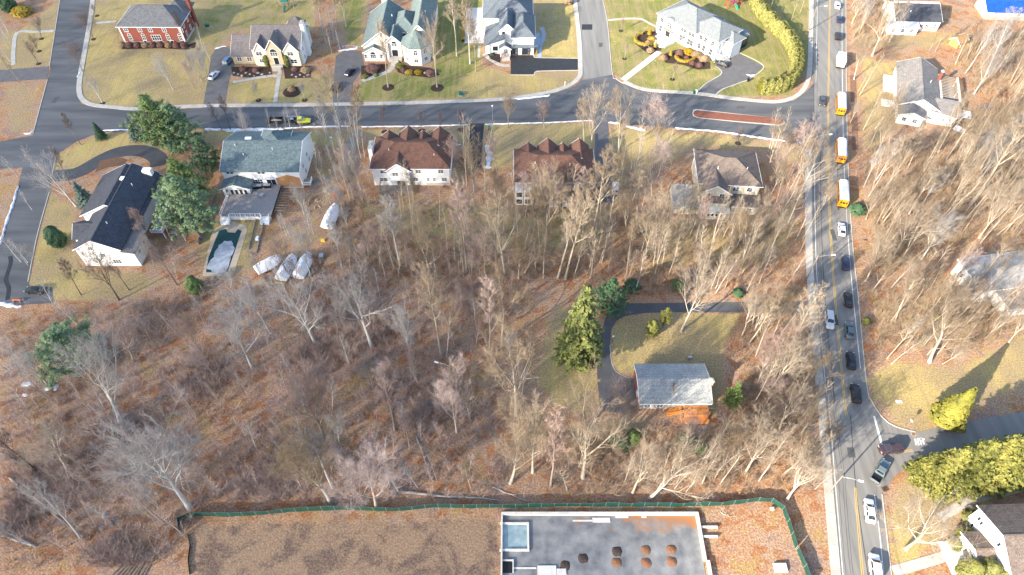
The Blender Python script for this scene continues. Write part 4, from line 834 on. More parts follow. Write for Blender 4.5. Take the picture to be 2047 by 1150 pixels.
def heap(name,label,cat,px,w,d,hh,m,group=None,seed=0,z=.08,parent=None):
    rs=random.Random(seed); mb=MB(); n=14; vs=[(0,0,hh*.8)]; fs=[]
    for j in range(1,5):
        for i in range(n):
            a=2*math.pi*i/n; sq=1/max(abs(math.cos(a)),abs(math.sin(a)))**.6; r=j/4
            vs.append((math.cos(a)*sq*r*w/2*rs.uniform(.88,1.12),math.sin(a)*sq*r*d/2*rs.uniform(.88,1.12),hh*(1-r**1.6)*rs.uniform(.7,1.15) if j<4 else -.02))
    for i in range(n): fs.append((0,1+i,1+(i+1)%n))
    for j in range(3):
        for i in range(n): fs.append((1+j*n+i,1+(j+1)*n+i,1+(j+1)*n+(i+1)%n,1+j*n+(i+1)%n))
    o=obj(name,mb.add(vs,fs),m,smooth=True); o.location=(px if isinstance(px,Vector) else G(*px))+Vector((0,0,z)); return tag(o,label,cat,group)
M_HEAP=mat('orange_earth',(.19,.10,.06),.95,(.19,.085,.045),2,bump=.6); M_HEAPD=mat('dark_earth',(.075,.052,.042),.95,(.04,.028,.023),3,bump=.5)
for k,(x,y,d_) in enumerate(((1233,1103,1),(1291,1100,0),(1342,1099,0),(1233,1125,0),(1292,1125,0),(1343,1123,0),(1166,1117,2),(1130,1131,2))):
    heap('earth_heap',{0:'dark topped earth heap at the back left of six on the gravel',1:'orange earth heap at the back middle of six on the gravel',2:'orange earth heap at the back right of six on the gravel',3:'orange earth heap at the front left of six on the gravel',4:'orange earth heap at the front middle of six on the gravel',5:'orange earth heap at the front right of six on the gravel',6:'small black earth heap left of the orange heaps',7:'irregular black earth heap nearest the white slabs'}[k],'heap',(x,y),1.9,1.8,.30,M_HEAPD if d_ else M_HEAP,'earth heaps on the gravel floor',k)
for k,(xa,ya,xb,yb,z) in enumerate(((1145,1043,1184,1043,.18),(1184,1036,1220,1045,.22),(1230,1031,1256,1036,.2),(1074,1132,1112,1150,.35),(1026,1136,1072,1138,.2),(1112,1138,1132,1150,.3),(1282,1034,1292,1036,.2))):
    a,b=G(xa,ya),G(xb,yb); mn=min(a.y,b.y); mx_=max(a.y,b.y); 
    if mx_-mn<.3: mx_=mn+.3
    o=obj('concrete_slab',MB().box(a.x,b.x,mn,mx_,.08,z),M_FW); tag(o,['long thin pale board lying near the back foundation wall','speckled pale slab next to the long board','pale plank leaning at the back foundation wall','broad white slab at the bottom edge of the gravel','thin pale strip between pit and white slab','small white block beside the black heap','tiny pale scrap near the back foundation wall'][k],'slab')
# ================================================================ TREES
def rdir(d, ang, rs):
    """turn direction d by ang in a random sideways direction"""
    a = Vector((rs.gauss(0,1),rs.gauss(0,1),rs.gauss(0,1))); a = (a-d*a.dot(d))
    if a.length<1e-4: a=Vector((1,0,0))
    return (d*math.cos(ang)+a.normalized()*math.sin(ang)).normalized()
def twig(mb, p, d, L, r, rs):
    a=d.cross(Vector((0,0,1)));
    if a.length<.05: a=Vector((1,0,0))
    a.normalize(); b=d.cross(a); n=len(mb.v); q=p+d*L
    t0=rs.random()*6.28
    for k in range(3):
        t=t0+2.094*k; mb.v.append(tuple(p+(a*math.cos(t)+b*math.sin(t))*r))
    mb.v.append(tuple(q)); mb.f += [(n,n+1,n+3),(n+1,n+2,n+3),(n+2,n,n+3)]; mb.m += [1]*3
SPEC = {  # limbs, sub-branches, branchlets, twigs; clear-trunk fraction; limb angle; limb length; upward pull
 'oak':   dict(nl=9, nb=7, nc=6, nt=14, clear=.30, ang=(.65,1.15), ll=.50, up=.14, wob=.22, tr=.020, lead=.72),
 'tall':  dict(nl=14,nb=6, nc=5, nt=14, clear=.48, ang=(.45,.85), ll=.27, up=.22, wob=.10, tr=.0125, lead=.97),
 'fork':  dict(nl=8, nb=7, nc=6, nt=14, clear=.38, ang=(.25,.60), ll=.52, up=.16, wob=.15, tr=.017, lead=.60),
 'fan':   dict(nl=11,nb=7, nc=6, nt=14, clear=.22, ang=(.35,.95), ll=.46, up=.26, wob=.07, tr=.013, lead=.70),
 'thin':  dict(nl=11,nb=5, nc=5, nt=12, clear=.35, ang=(.40,.75), ll=.24, up=.30, wob=.08, tr=.009, lead=.95),
 'multi': dict(nl=8, nb=7, nc=6, nt=13, clear=.03, ang=(.18,.48), ll=.75, up=.20, wob=.10, tr=.010, lead=.50),
}
def bare_tree(kind, seed, H=20.0):
    S=SPEC[kind]; rs=random.Random(seed); T=MB(); C=MB(); r0=H*S['tr']*.92
    # trunk
    n=9; pts=[Vector((0,0,-.15))]; d=Vector((rs.uniform(-.06,.06),rs.uniform(-.06,.06),1)).normalized(); top=H*S['lead']
    for i in range(n): d=rdir(d,rs.uniform(0,S['wob']*.55),rs); d=(d+Vector((0,0,.12))).normalized(); pts.append(pts[-1]+d*top/n)
    rad=[r0*1.35]+[r0*(1-.80*(i/n)**1.1) for i in range(1,n+1)]; rad[1]=r0*1.02
    T.tube(pts,rad,8)
    def seg(t):
        x=t*(len(pts)-1); i=min(int(x),len(pts)-2); return pts[i].lerp(pts[i+1],x-i), (pts[i+1]-pts[i]).normalized(), rad[i]+(rad[i+1]-rad[i])*(x-i)
    def branch(p,d,L,r,lev):
        n=(5,4,3)[lev-1]; path=[p]; dd=d
        for i in range(n):
            dd=rdir(dd,rs.uniform(0,S['wob']*(1.6,1.7,1.8)[lev-1]),rs); dd=(dd+Vector((0,0,S['up']*(1,.8,.6)[lev-1]*(.4+i/n)))).normalized(); path.append(path[-1]+dd*L/n)
        rr=[max(.011,r*(1-.78*i/n)) for i in range(n+1)]
        C.tube(path,rr,(5,4,3)[lev-1],mi=0 if lev<3 else 1,cap=False)
        k=(S['nb'],S['nc'],S['nt'])[lev-1]
        for j in range(k):
            t=.22+.78*(j+rs.random())/k; x=min(t,.999)*n; i=int(x); q=path[i].lerp(path[i+1],x-i); dq=(path[i+1]-path[i]).normalized()
            nd=rdir(dq,rs.uniform(.45,.95),rs); nd=(nd+Vector((0,0,S['up']*.9))).normalized()
            Lc=L*rs.uniform(.38,.62)*(1.15-.5*t)
            if lev<3: branch(q,nd,Lc,max(.013,rr[i]*.55),lev+1)
            else: twig(C,q,nd,max(.5,L*rs.uniform(.45,.95)),.0105,rs)
    for j in range(S['nl']):
        t=S['clear']+(1-S['clear'])*((j+rs.random()*.7)/S['nl']); t=min(t,.985)/1.0
        p,dt,r=seg(t); az=j*2.4+rs.uniform(-.5,.5); a=rs.uniform(*S['ang'])*(1.0-.35*t)
        h_=Vector((math.cos(az),math.sin(az),0)); nd=(h_*math.sin(a)+Vector((0,0,math.cos(a)))).normalized()
        branch(p,nd,H*S['ll']*rs.uniform(.75,1.15)*(1.12-.55*(t if kind in('tall','thin') else t*.5)),min(r*.6,r0*.40),1)
    k=H/max(v[2] for v in C.v); T.v=[(x*k,y*k,z*k) for x,y,z in T.v]; C.v=[(x*k,y*k,z*k) for x,y,z in C.v]
    return T.mesh('trunk',True), C.mesh('crown',True)
def bark(name,c,c2,rnd=.22): return mat(name,c,.95,c2,2.2,stretch=(1,1,.35),rnd=rnd,bump=.0,spec=.1)
TONES = {'pale':(bark('pale_bark',(.39,.335,.265),(.24,.20,.16)),bark('pale_twig',(.29,.225,.16),(.18,.14,.10))),
         'grey':(bark('grey_bark',(.43,.42,.40),(.28,.27,.255)),bark('grey_twig',(.33,.30,.28),(.22,.195,.18))),
         'pinkish':(bark('pinkish_bark',(.35,.285,.245),(.24,.195,.17)),bark('pinkish_twig',(.40,.30,.265),(.28,.205,.18))),
         'dark':(bark('dark_bark',(.17,.135,.115),(.10,.08,.07)),bark('dark_twig',(.20,.145,.13),(.13,.095,.085)))}
PROTO={}
for kd,n_ in (('oak',4),('tall',3),('fork',3),('fan',3),('thin',3),('multi',2)): PROTO[kd]=[bare_tree(kd,100+i*7+len(kd)) for i in range(n_)]
BARE=[]
TR=random.Random(5)
def bare(base, top=None, kind='oak', tone='pale', h=None, wide=1.0, name='bare_tree'):
    if top is not None:
        b,hh,lean=height_from(base,top)
        if not(tone=='dark' and kind=='fan'): k=1.10+.16*min(1,max(0,(base[0]-850)/250)); hh*=k; lean*=k
    else: b,hh,lean=(base if isinstance(base,Vector) else G(*base)),h,0
    hh=min(max(hh,3.0),31)
    t,c=TR.choice(PROTO[kind]); o=bpy.data.objects.new(name,None); COL.objects.link(o); s=hh/20.0
    o.location=b; o.scale=(s*wide,s*wide,s); ly=max(-.35,min(.35,lean/hh)); o.rotation_euler=(TR.uniform(-.03,.03),ly,TR.uniform(0,6.28)) 
    o.rotation_mode='XYZ'
    # lean applied about Y in the world after the spin
    o.rotation_euler=(Matrix.Rotation(ly,3,'Y')@Matrix.Rotation(TR.uniform(0,6.28),3,'Z')).to_euler()
    for nm,me_ in (('trunk',t),('crown',c)):
        p=bpy.data.objects.new(nm,me_); COL.objects.link(p); p.parent=o
        if not me_.materials:
            me_.materials.append(None); 
            if nm=='crown': me_.materials.append(None)
        for i,sl in enumerate(p.material_slots): sl.link='OBJECT'; sl.material=TONES[tone][i]
    BARE.append((o,hh,tone,kind)); return o
# base pixel, top pixel, habit, bark tone, width
TL = """505,736 459,610 fork grey 1.1;407,710 349,624 fan pinkish 1;242,851 158,676 fork grey 1;268,724 225,638 fan pinkish 1.2;380,1015 292,868 fork grey 1.3;72,940 -30,850 tall dark 1;136,935 67,858 oak pale 1.3
163,1078 67,978 thin grey 1;330,1045 249,954 thin pinkish 1.2;72,1093 -20,1040 tall grey 1;239,887 228,862 thin dark 1;431,748 363,700 fan pinkish 1.2;633,690 560,555 oak grey 1;541,666 475,570 fork grey 1
743,693 695,545 oak grey .95;822,716 800,600 fan grey .8;883,714 862,545 tall pale 1;893,712 905,600 thin pale 1;1004,686 1000,560 oak pale .8;977,716 970,580 thin pinkish 1;1032,830 1020,680 oak pale .8
913,864 890,745 fan pinkish .8;941,842 925,745 fork pale .8;789,862 765,730 thin pinkish 1.2;661,1003 575,868 fork pale 1.1;665,975 612,870 tall grey 1;753,1016 720,885 fan pinkish 1.2;650,880 575,755 fork dark 1.1
1020,966 1035,855 fork pale .9;943,982 926,920 thin pale 1;835,975 804,920 thin grey 1;678,886 665,830 fan grey 1;772,558 746,454 tall pinkish 1.1;800,531 777,400 tall grey 1.1;863,557 840,430 oak pale .9
934,543 921,390 tall pinkish 1;961,557 955,470 fan pinkish .9;1010,547 1000,400 oak pale .85;1037,557 1040,480 fork pale 1;1050,545 1100,460 oak pale .9;1080,505 1070,400 tall pale 1;1090,502 1093,330 fork pale .8
1115,557 1150,420 tall pale 1;1130,558 1170,400 tall pale 1;1147,554 1170,470 thin pale 1;1179,537 1195,440 thin pale 1.1;1199,525 1222,455 thin pale 1.2;1179,482 1205,340 tall pale 1.2;947,385 944,280 fork pale .8
1170,300 1163,215 tall pale 1;1182,300 1195,185 fork pale .8;1015,256 1016,180 fan pale 1.1;1088,256 1087,205 fan pinkish 1.2;843,261 840,215 fan dark .7;882,261 879,218 fan dark .7;921,258 917,214 fan dark .7;769,263 763,203 fan dark .6
776,175 760,50 tall pale 1;517,200 502,155 fan grey .8;609,200 600,165 fan grey .8;657,277 635,195 tall grey .9;682,263 640,140 oak pale .8;717,295 708,170 tall pale 1;444,261 418,208 tall dark 1;461,260 440,195 tall dark 1
497,277 480,220 multi grey 1;874,175 860,30 oak pale .55;913,112 905,-10 tall pale 1;940,128 933,10 tall pale 1.1;951,143 943,50 tall pale .9;645,60 628,-20 tall pale .9;674,52 665,-20 tall pale .9;690,40 688,-25 tall pale .9
83,77 70,30 fork dark .9;78,102 60,68 fork dark 1;77,128 52,80 fork dark 1;47,175 -5,105 thin pale .6;194,31 183,8 fork dark .9;187,78 160,15 multi dark 1.2;165,143 136,82 multi dark 1.4;205,206 172,150 oak grey .8;374,88 347,25 tall dark .9
347,180 308,110 fork grey .9;410,190 386,145 oak pinkish .9;162,290 125,230 tall dark 1;152,412 66,300 oak grey .9;140,369 102,300 tall dark 1;114,392 92,370 fork grey 1;79,524 43,484 fan grey 1;258,580 215,530 tall dark 1.2
354,570 300,490 tall dark 1;238,600 165,500 fork dark .9;162,590 122,520 tall dark 1;310,540 281,468 multi pale .8;621,553 588,470 fork grey 1;666,576 630,510 tall dark 1;683,534 663,446 tall grey 1.1;713,522 700,470 fork grey 1
608,428 588,370 fork grey 1;491,587 463,540 fork pale 1.1;480,612 447,545 oak grey .9;1253,464 1250,380 fork pale 1;1289,518 1305,420 oak pale .9;1305,505 1330,390 fork pale .9;1274,455 1285,360 tall pale 1.2;1460,473 1475,420 fork pale 1
1487,514 1495,440 tall pale 1;1237,304 1247,195 oak pale .7;1318,290 1320,190 multi pinkish .9;1475,286 1484,250 fan dark .7;1593,399 1640,290 oak pale .8;1546,357 1570,290 multi pinkish .9;1600,330 1620,250 fork pinkish 1;1637,425 1665,370 fork pale 1.1
1731,562 1770,480 oak pale .9;1787,508 1850,420 oak pale 1;1817,428 1863,350 tall pale 1.2;1731,439 1748,380 fork pale 1;1940,409 2040,250 tall pale 1.1;1957,476 2024,370 fork pale .9;1777,286 1787,195 fork pale .9;1712,347 1718,325 thin pale 1
1790,351 1825,280 tall pale 1.3;1813,596 1825,530 fork pale .9;1844,581 1857,530 thin pale 1.2;1707,159 1728,85 fork pale .9;1743,112 1783,0 oak pale .8;1910,128 1947,50 thin pale 1;1931,123 1960,55 thin pale 1;1951,115 1981,60 thin pale 1
1869,104 1897,52 thin pale 1;1858,101 1871,75 thin pale 1;1968,156 2020,45 tall grey 1.1;1947,188 1996,100 fork grey 1;1567,728 1632,610 tall pale 1;1596,796 1652,735 oak pale .9;1546,670 1580,585 fork pale .8;1788,643 1826,560 tall pale 1
1773,717 1827,645 tall pale 1;1782,728 1840,680 thin pale 1.2;1858,724 1920,600 oak pale .8;1884,728 1940,690 fork pale 1;1566,949 1625,890 oak pale 1;1573,1000 1640,930 fork pale 1;1553,870 1590,800 oak pale .9;1600,870 1640,810 fork pale 1
1811,1098 1880,1030 oak pale 1.1;1361,663 1410,540 fork pale .8;1483,672 1515,590 fork pale .8;1496,688 1545,600 tall pale 1;1065,945 1073,780 fork pale .7;1165,955 1200,825 oak pale .8;1265,985 1305,905 fork pale .9;1300,995 1395,890 oak pale .8
1222,852 1238,755 multi dark .8;1225,905 1232,835 fan pale .8;1100,975 1110,850 thin pinkish 1;1340,965 1370,900 fork pale .8;1445,935 1475,850 multi pale .8;1490,945 1530,850 fork pale .9;1400,905 1420,860 thin pale .9;1515,760 1560,660 fan pinkish .9
1540,780 1590,690 fork pale .9;1980,560 2040,480 oak pale .9;1990,660 2047,600 oak pale .8;1700,245 1716,205 fork pale .9;1760,230 1775,180 multi pale .9;2005,300 2060,220 tall pale 1.1;1890,360 1940,280 tall pale 1.2;1850,330 1885,260 thin pale 1.3"""
for row in TL.replace('\n',';').split(';'):
    b_,t_,k_,c_,w_=row.split(); bare(tuple(map(float,b_.split(','))),tuple(map(float,t_.split(','))),k_,c_,wide=float(w_))
# further trees that fill the woods, kept off roads, drives, lawns and houses
def in_poly(x,y,poly):
    c=False
    for i in range(len(poly)):
        (x0,y0),(x1,y1)=poly[i],poly[i-1]
        if (y0>y)!=(y1>y) and x<(x1-x0)*(y-y0)/(y1-y0)+x0: c=not c
    return c
WOODS=[([(0,640),(330,600),(620,560),(900,540),(1060,560),(1060,900),(1000,995),(400,1010),(350,1100),(0,1130)],12,('fan','thin','fork','tall'),('pinkish','grey','pinkish','grey'),(7,17),1.0),
 ([(640,400),(740,390),(1000,420),(1240,420),(1300,440),(1240,560),(1050,560),(700,560)],14,('fan','thin','tall','fork'),('pinkish','pale','pale','grey'),(9,19),1.0),
 ([(1240,440),(1560,450),(1610,480),(1600,590),(1250,590)],9,('tall','fork','fan'),('pale','pale','pinkish'),(10,19),1.0),
 ([(1060,880),(1280,850),(1480,860),(1600,780),(1625,800),(1640,980),(1100,995)],9,('fork','fan','thin'),('pale','pale','pinkish'),(9,17),1.0),
 ([(1722,300),(1860,290),(2047,200),(2047,470),(1900,500),(1740,560)],20,('tall','fork','fork','tall'),('pale','pale','grey'),(13,24),1.0),
 ([(1740,580),(1900,560),(2047,620),(2047,680),(1880,720),(1745,700)],11,('tall','fork','fork'),('pale','pale','pinkish'),(9,18),1.0),
 ([(1700,0),(1780,0),(1780,100),(1700,100)],5,('fork','tall'),('pale','grey'),(10,16),1.0),
 ([(1900,110),(2047,60),(2047,190),(1950,190)],5,('tall','thin'),('pale','grey'),(12,20),1.0),
 ([(1480,600),(1600,640),(1625,760),(1490,860),(1470,720)],6,('fork','tall','fan'),('pale','pinkish'),(9,17),1.0),
 ([(1530,300),(1612,300),(1612,580),(1530,470)],7,('fan','fork','multi'),('pinkish','pale'),(8,15),1.0),
 ([(1230,300),(1340,300),(1340,420),(1250,430)],5,('multi','fork','fan'),('pale','pinkish'),(8,14),1.0),
 ([(1020,310),(1190,370),(1190,400),(1020,400)],0,('fork',),('pale',),(10,14),1.0),
 ([(1040,408),(1190,408),(1190,440),(1040,440)],9,('fork','fan','tall'),('pale','pinkish'),(12,17),.8),
 ([(900,300),(1000,330),(1020,420),(910,420)],4,('fan','fork'),('pale','pinkish'),(9,14),.9),
 ([(620,0),(700,0),(690,90),(640,90)],5,('thin','tall'),('pale','pinkish'),(10,17),.9),
 ([(380,90),(420,110),(420,200),(390,210)],4,('fan','fork'),('pinkish','grey'),(7,11),1.0),
 ([(270,480),(390,420),(410,560),(300,580)],4,('fan','fork'),('grey','pinkish'),(7,12),1.0),
 ([(520,560),(700,540),(760,600),(540,620)],4,('fork','tall'),('grey','dark'),(9,16),1.0),
 ([(690,300),(735,280),(730,400),(690,400)],3,('fan','fork'),('grey','pinkish'),(8,13),.9),
 ([(1500,0),(1600,0),(1600,40),(1560,60)],4,('thin',),('pale',),(10,15),.9)]
taken=[o.location.copy() for o,_,_,_ in BARE]
for poly,n_,ks,ts,hr,wd in WOODS:
    x0,x1=min(p[0] for p in poly),max(p[0] for p in poly); y0,y1=min(p[1] for p in poly),max(p[1] for p in poly); c_=0; it=0
    while c_<n_ and it<4000:
        it+=1; x,y=TR.uniform(x0,x1),TR.uniform(y0,y1)
        if not in_poly(x,y,poly): continue
        g=G(x,y)
        if min((g-t).length for t in taken)<2.6: continue
        if 1190<x<1500 and 600<y<840: continue
        taken.append(g); c_+=1
        bare(g,None,TR.choice(ks),TR.choice(ts),TR.uniform(*hr),wide=TR.uniform(.75,1.1))

# ---------------------------------------------------------------- evergreens
def leaf(mb,c,n,s,rs,asp=1.6):
    """one folded leaf clump: two triangles-pairs"""
    n=Vector(n); a=n.cross(Vector((rs.gauss(0,1),rs.gauss(0,1),rs.gauss(0,1))))
    if a.length<1e-3: a=Vector((1,0,0))
    a.normalize(); b=n.cross(a).normalized(); a*=s*asp*.5; b*=s*.5; c=Vector(c)
    mb.add([c-a-b*.6,c-a*.2+b,c+a,c-b],[(0,3,2),(0,2,1)])
def spruce(seed,H=16,Rr=4.2,droop=.35,dens=1.0,low=.07):
    rs=random.Random(seed); T=MB().tube([(0,0,-.1),(0,0,H*.5),(0,0,H)],[H*.016,H*.010,.03],7); C=MB(); B=MB(); nz=int(26*dens)
    for i in range(nz):
        z=H*(low+(.98-low)*i/nz); L=Rr*(1-(z/H))**.85*rs.uniform(.85,1.1)+.25; nb=max(5,int(11*(1-z/H)+5))
        for j in range(nb):
            az=2*math.pi*j/nb+rs.random(); l=L*rs.uniform(.7,1.12); d=Vector((math.cos(az),math.sin(az),0))
            tip=Vector((0,0,z))+d*l+Vector((0,0,-droop*l*.6+.12*l)); B.add([(0,0,z),(0,0,z+.08),tuple(tip)],[(0,1,2)])
            m=max(3,int(l*4.2*dens))
            for k in range(m):
                t=.25+.75*(k+rs.random())/m; p=Vector((0,0,z)).lerp(tip,t)+Vector((0,0,math.sin(t*3.1)*.25*l*.3))
                for q in (-1,1):
                    nrm=Vector((rs.gauss(0,.45),rs.gauss(0,.45),1))+d*.5
                    leaf(C,p+d.cross(Vector((0,0,1)))*q*.33*(1.15-t)*l*.45+Vector((0,0,rs.uniform(-.12,.08))),nrm.normalized(),.30*rs.uniform(.6,1.2),rs,2.2)
    return T.mesh('trunk',True),C.mesh('foliage')
def pine(seed,H=15,Rr=4.5,n=90,low=.25):
    rs=random.Random(seed); T=MB().tube([(0,0,-.1),(.1,0,H*.4),(.2,.1,H*.75),(.15,.1,H*.98)],[H*.018,H*.014,H*.008,.05],8); C=MB()
    for i in range(n):
        z=H*(low+(1-low)*(i+rs.random())/n); e=(z/H-low)/(1-low); L=Rr*(math.sin(min(1,.18+e*1.02)*math.pi)**.6*.9+.08)*rs.uniform(.5,1.1); az=i*2.4+rs.uniform(-.4,.4)
        d=Vector((math.cos(az),math.sin(az),rs.uniform(.05,.35))); b0=Vector((.12,.05,z-.15*L)); tip=b0+d*L
        T.tube([b0,b0.lerp(tip,.55)+Vector((0,0,-.05*L)),tip],[.07,.05,.02],4,cap=False)
        for c in range(max(3,int(L*1.9))):
            t=.35+.65*rs.random(); cc=b0.lerp(tip,t)+Vector((rs.gauss(0,.4),rs.gauss(0,.4),rs.gauss(.1,.22))); 
            for k in range(18):
                dv=Vector((rs.gauss(0,1),rs.gauss(0,1),rs.gauss(.5,.8))).normalized(); leaf(C,cc+dv*rs.uniform(.15,.55),(dv+Vector((0,0,.7))).normalized(),.215*rs.uniform(.7,1.2),rs,2.0)
    return T.mesh('trunk',True),C.mesh('foliage')
def shaped(seed,H,Rr,prof,n,s=.3,jit=.16,core=True,up=.6):
    """dense clipped evergreen: leaf clumps over a surface of revolution with a dim inner mass"""
    rs=random.Random(seed); T=MB().tube([(0,0,-.1),(0,0,H*.6)],[.10,.05],6); C=MB()
    for i in range(n):
        t=rs.random(); r=prof(t)*Rr; az=rs.random()*6.283; lump=1+.14*math.sin(az*3+t*7+seed)+.10*math.sin(az*7-t*13+seed*2)
        k=1-abs(rs.gauss(0,jit)); r*=lump*k; p=Vector((r*math.cos(az),r*math.sin(az),H*t+.05)); nrm=Vector((math.cos(az),math.sin(az),up+(t-.3)*1.2+rs.gauss(0,.3)))+Vector((rs.gauss(0,.35),rs.gauss(0,.35),0))
        leaf(C,p,nrm.normalized(),s*rs.uniform(.65,1.25),rs,1.5)
    return T.mesh('trunk',True),C.mesh('foliage')
cone=lambda t:(1-t)**1.05*(.35+.65*min(1,t*6)); dome=lambda t:math.sqrt(max(0,1-t*t))*(.75+.25*min(1,t*4)); column=lambda t:min(1,(1-t)*5)**.6*min(1,.6+t*3)
def evmat(name,c,c2,s=1.1): return mat(name,c,.75,c2,s,detail=3,contrast=1.1,rnd=.10,spec=.2)
E_SPR=evmat('spruce_green',(.165,.175,.055),(.055,.07,.028)); E_PIN=evmat('pine_green',(.17,.235,.105),(.06,.105,.055),.6); E_DRK=evmat('dark_evergreen',(.07,.13,.06),(.03,.062,.034))
E_BLU=evmat('blue_spruce',(.14,.19,.15),(.07,.11,.09)); E_YEL=evmat('yellow_arborvitae',(.27,.25,.055),(.10,.10,.028),1.6); E_OLV=evmat('olive_evergreen',(.20,.195,.05),(.07,.078,.025),1.4); E_GRN=evmat('bright_evergreen',(.135,.19,.055),(.055,.088,.028))
E_GOLD=evmat('golden_shrub',(.36,.24,.03),(.19,.125,.02),2); E_TAN=evmat('dormant_shrub',(.30,.20,.11),(.18,.12,.075),2); E_PUR=evmat('wine_shrub',(.17,.085,.07),(.10,.055,.05),2)
EV={'spruce':spruce(3,16,4.2,.35,1.25,.20),'spruce2':spruce(9,12,3.6,.2,1.25),'pine':pine(4),'pine2':pine(8,14,5.2,100,.12),'cone':shaped(5,6,1.7,cone,4500,.25),'dome':shaped(6,1.3,1.0,dome,1300,.15),'ball':shaped(7,1.6,1.0,lambda t:math.sin(math.pi*min(.98,t*.9+.1))**.6,700,.22),'column':shaped(8,3.4,.75,column,1100,.22),'big':shaped(11,7,3.6,lambda t:math.sqrt(max(0,1-(t*1.0)**2.2))*(.7+.3*min(1,t*3)),6000,.32,.22)}
EVG=[]
def ever(kind,base,h,m,name,label,cat='tree',wide=1.0,group=None,lean=0.0):
    t,c=EV[kind]; H0={'spruce':16,'spruce2':12,'pine':15,'pine2':14,'cone':6,'dome':1.3,'ball':1.6,'column':3.4,'big':7}[kind]
    o=thing(name,label,cat,base if isinstance(base,Vector) else G(*base),TR.uniform(0,6.28),group); s=h/H0; o.scale=(s*wide,s*wide,s)
    if lean: o.rotation_euler=(Matrix.Rotation(lean,3,'Y')@Matrix.Rotation(TR.uniform(0,6.28),3,'Z')).to_euler()
    parts=(('trunk',t,TONES['dark'][0]),('foliage',c,m)) if cat=='tree' else (('stem',t,TONES['dark'][0]),('foliage',c,m))
    for nm,me_,mm in parts:
        p=bpy.data.objects.new(nm,me_); COL.objects.link(p); p.parent=o
        if not me_.materials: me_.materials.append(None)
        p.material_slots[0].link='OBJECT'; p.material_slots[0].material=mm
    return o
ever('spruce',(1153,738),29,E_SPR,'spruce_tree','tall yellow-green spruce beside the ranch driveway',wide=.86)
ever('pine2',(1216,622),11,E_DRK,'pine_tree','dark green pine just behind the tall spruce',wide=1.15)
ever('big',(1302,668),5.0,E_OLV,'juniper_tree','olive juniper beside the ranch driveway bend, left of a pair',wide=.62); ever('pine',(1325,655),7.2,E_OLV,'juniper_tree','pale olive juniper beside the ranch driveway, right of a pair',wide=.72)
ever('pine2',(1455,815),9.5,E_GRN,'pine_tree','bushy green evergreen right of the ranch house',wide=.62)
ever('pine',(338,302),18,E_GRN,'pine_tree','tallest light green pine on the street corner lawn',wide=1.4); ever('pine2',(372,300),15,E_PIN,'pine_tree','bright pine right of the tallest corner pine',wide=1.35); ever('pine',(402,478),20,E_PIN,'pine_tree','large pine between charcoal and teal roofed houses',wide=1.35); ever('pine2',(425,345),12,E_DRK,'pine_tree','dark pine left of the teal roofed house',wide=1.0); ever('pine2',(388,410),15,E_GRN,'pine_tree','pine standing behind the large pine by the deck',wide=1.15)
ever('spruce2',(205,278),6,E_DRK,'spruce_tree','small dark spruce on the corner verge'); ever('spruce2',(276,282),8.5,E_BLU,'spruce_tree','small blue spruce left of the corner pines',wide=.8)
ever('spruce2',(180,415),9,E_BLU,'spruce_tree','blue spruce at the charcoal roofed house driveway',wide=1.0); ever('big',(120,488),6,E_DRK,'spruce_tree','rounded dark spruce on the left lawn',wide=.75)
ever('pine2',(158,732),12.5,E_PIN,'pine_tree','lone green pine in the left woods',wide=1.7); ever('big',(393,582),5,E_GRN,'holly_bush','green bush below the covered pool','shrub',wide=.8)
ever('cone',(1886,842),12.5,E_YEL,'arborvitae_tree','yellow conical arborvitae near the stop sign',wide=1.15)
for k,(x,y,h_) in enumerate(((1834,950,9.5),(1860,968,15),(1902,962,17),(1945,955,17),(1990,948,18),(2038,938,18),(2085,930,17))):
    ever('spruce2',(x,y),h_,E_YEL if k%2 else E_OLV,'hemlock_tree',('leftmost','second','third','fourth','fifth','sixth','rightmost')[k]+' yellow-green evergreen in the row below the side road',wide=1.05,group='evergreen row below the side road')
for k,(x,y,s_) in enumerate(((1938,1040,2.4),(1925,1075,2.6),(1908,1090,1.8))): ever('dome',(x,y),s_,E_OLV,'rounded_shrub',('upper','middle','lower')[k]+' green rounded shrub at the lower right gabled house','shrub',wide=1.0)
for k,(x,y,s_) in enumerate(((1930,1148,3.2),(1960,1150,3.4),(1995,1165,3.6))): ever('big',(x,y),s_+2,E_OLV,'evergreen_bush',('leftmost','middle','rightmost')[k]+' bush at the bottom edge before the white gabled house','shrub',wide=.9)
for k,(x,y) in enumerate(((536,133),(576,133))): ever('column',(x,y),4.0,E_OLV,'columnar_shrub',('left','right')[k]+' column shrub flanking the tan house steps','shrub')
ever('dome',(712,590),1.4,E_GRN,'low_shrub','small green shrub under the trees left of centre','shrub') ; ever('dome',(1730,645),1.4,E_OLV,'low_shrub','small olive shrub right of the road','shrub'); ever('ball',(1712,425),2.6,E_DRK,'dark_shrub','black-green round shrub at the road edge below the buses','shrub',wide=1.3)
ever('ball',(1872,640),1.6,E_OLV,'low_shrub','olive shrub under the trees at right','shrub')
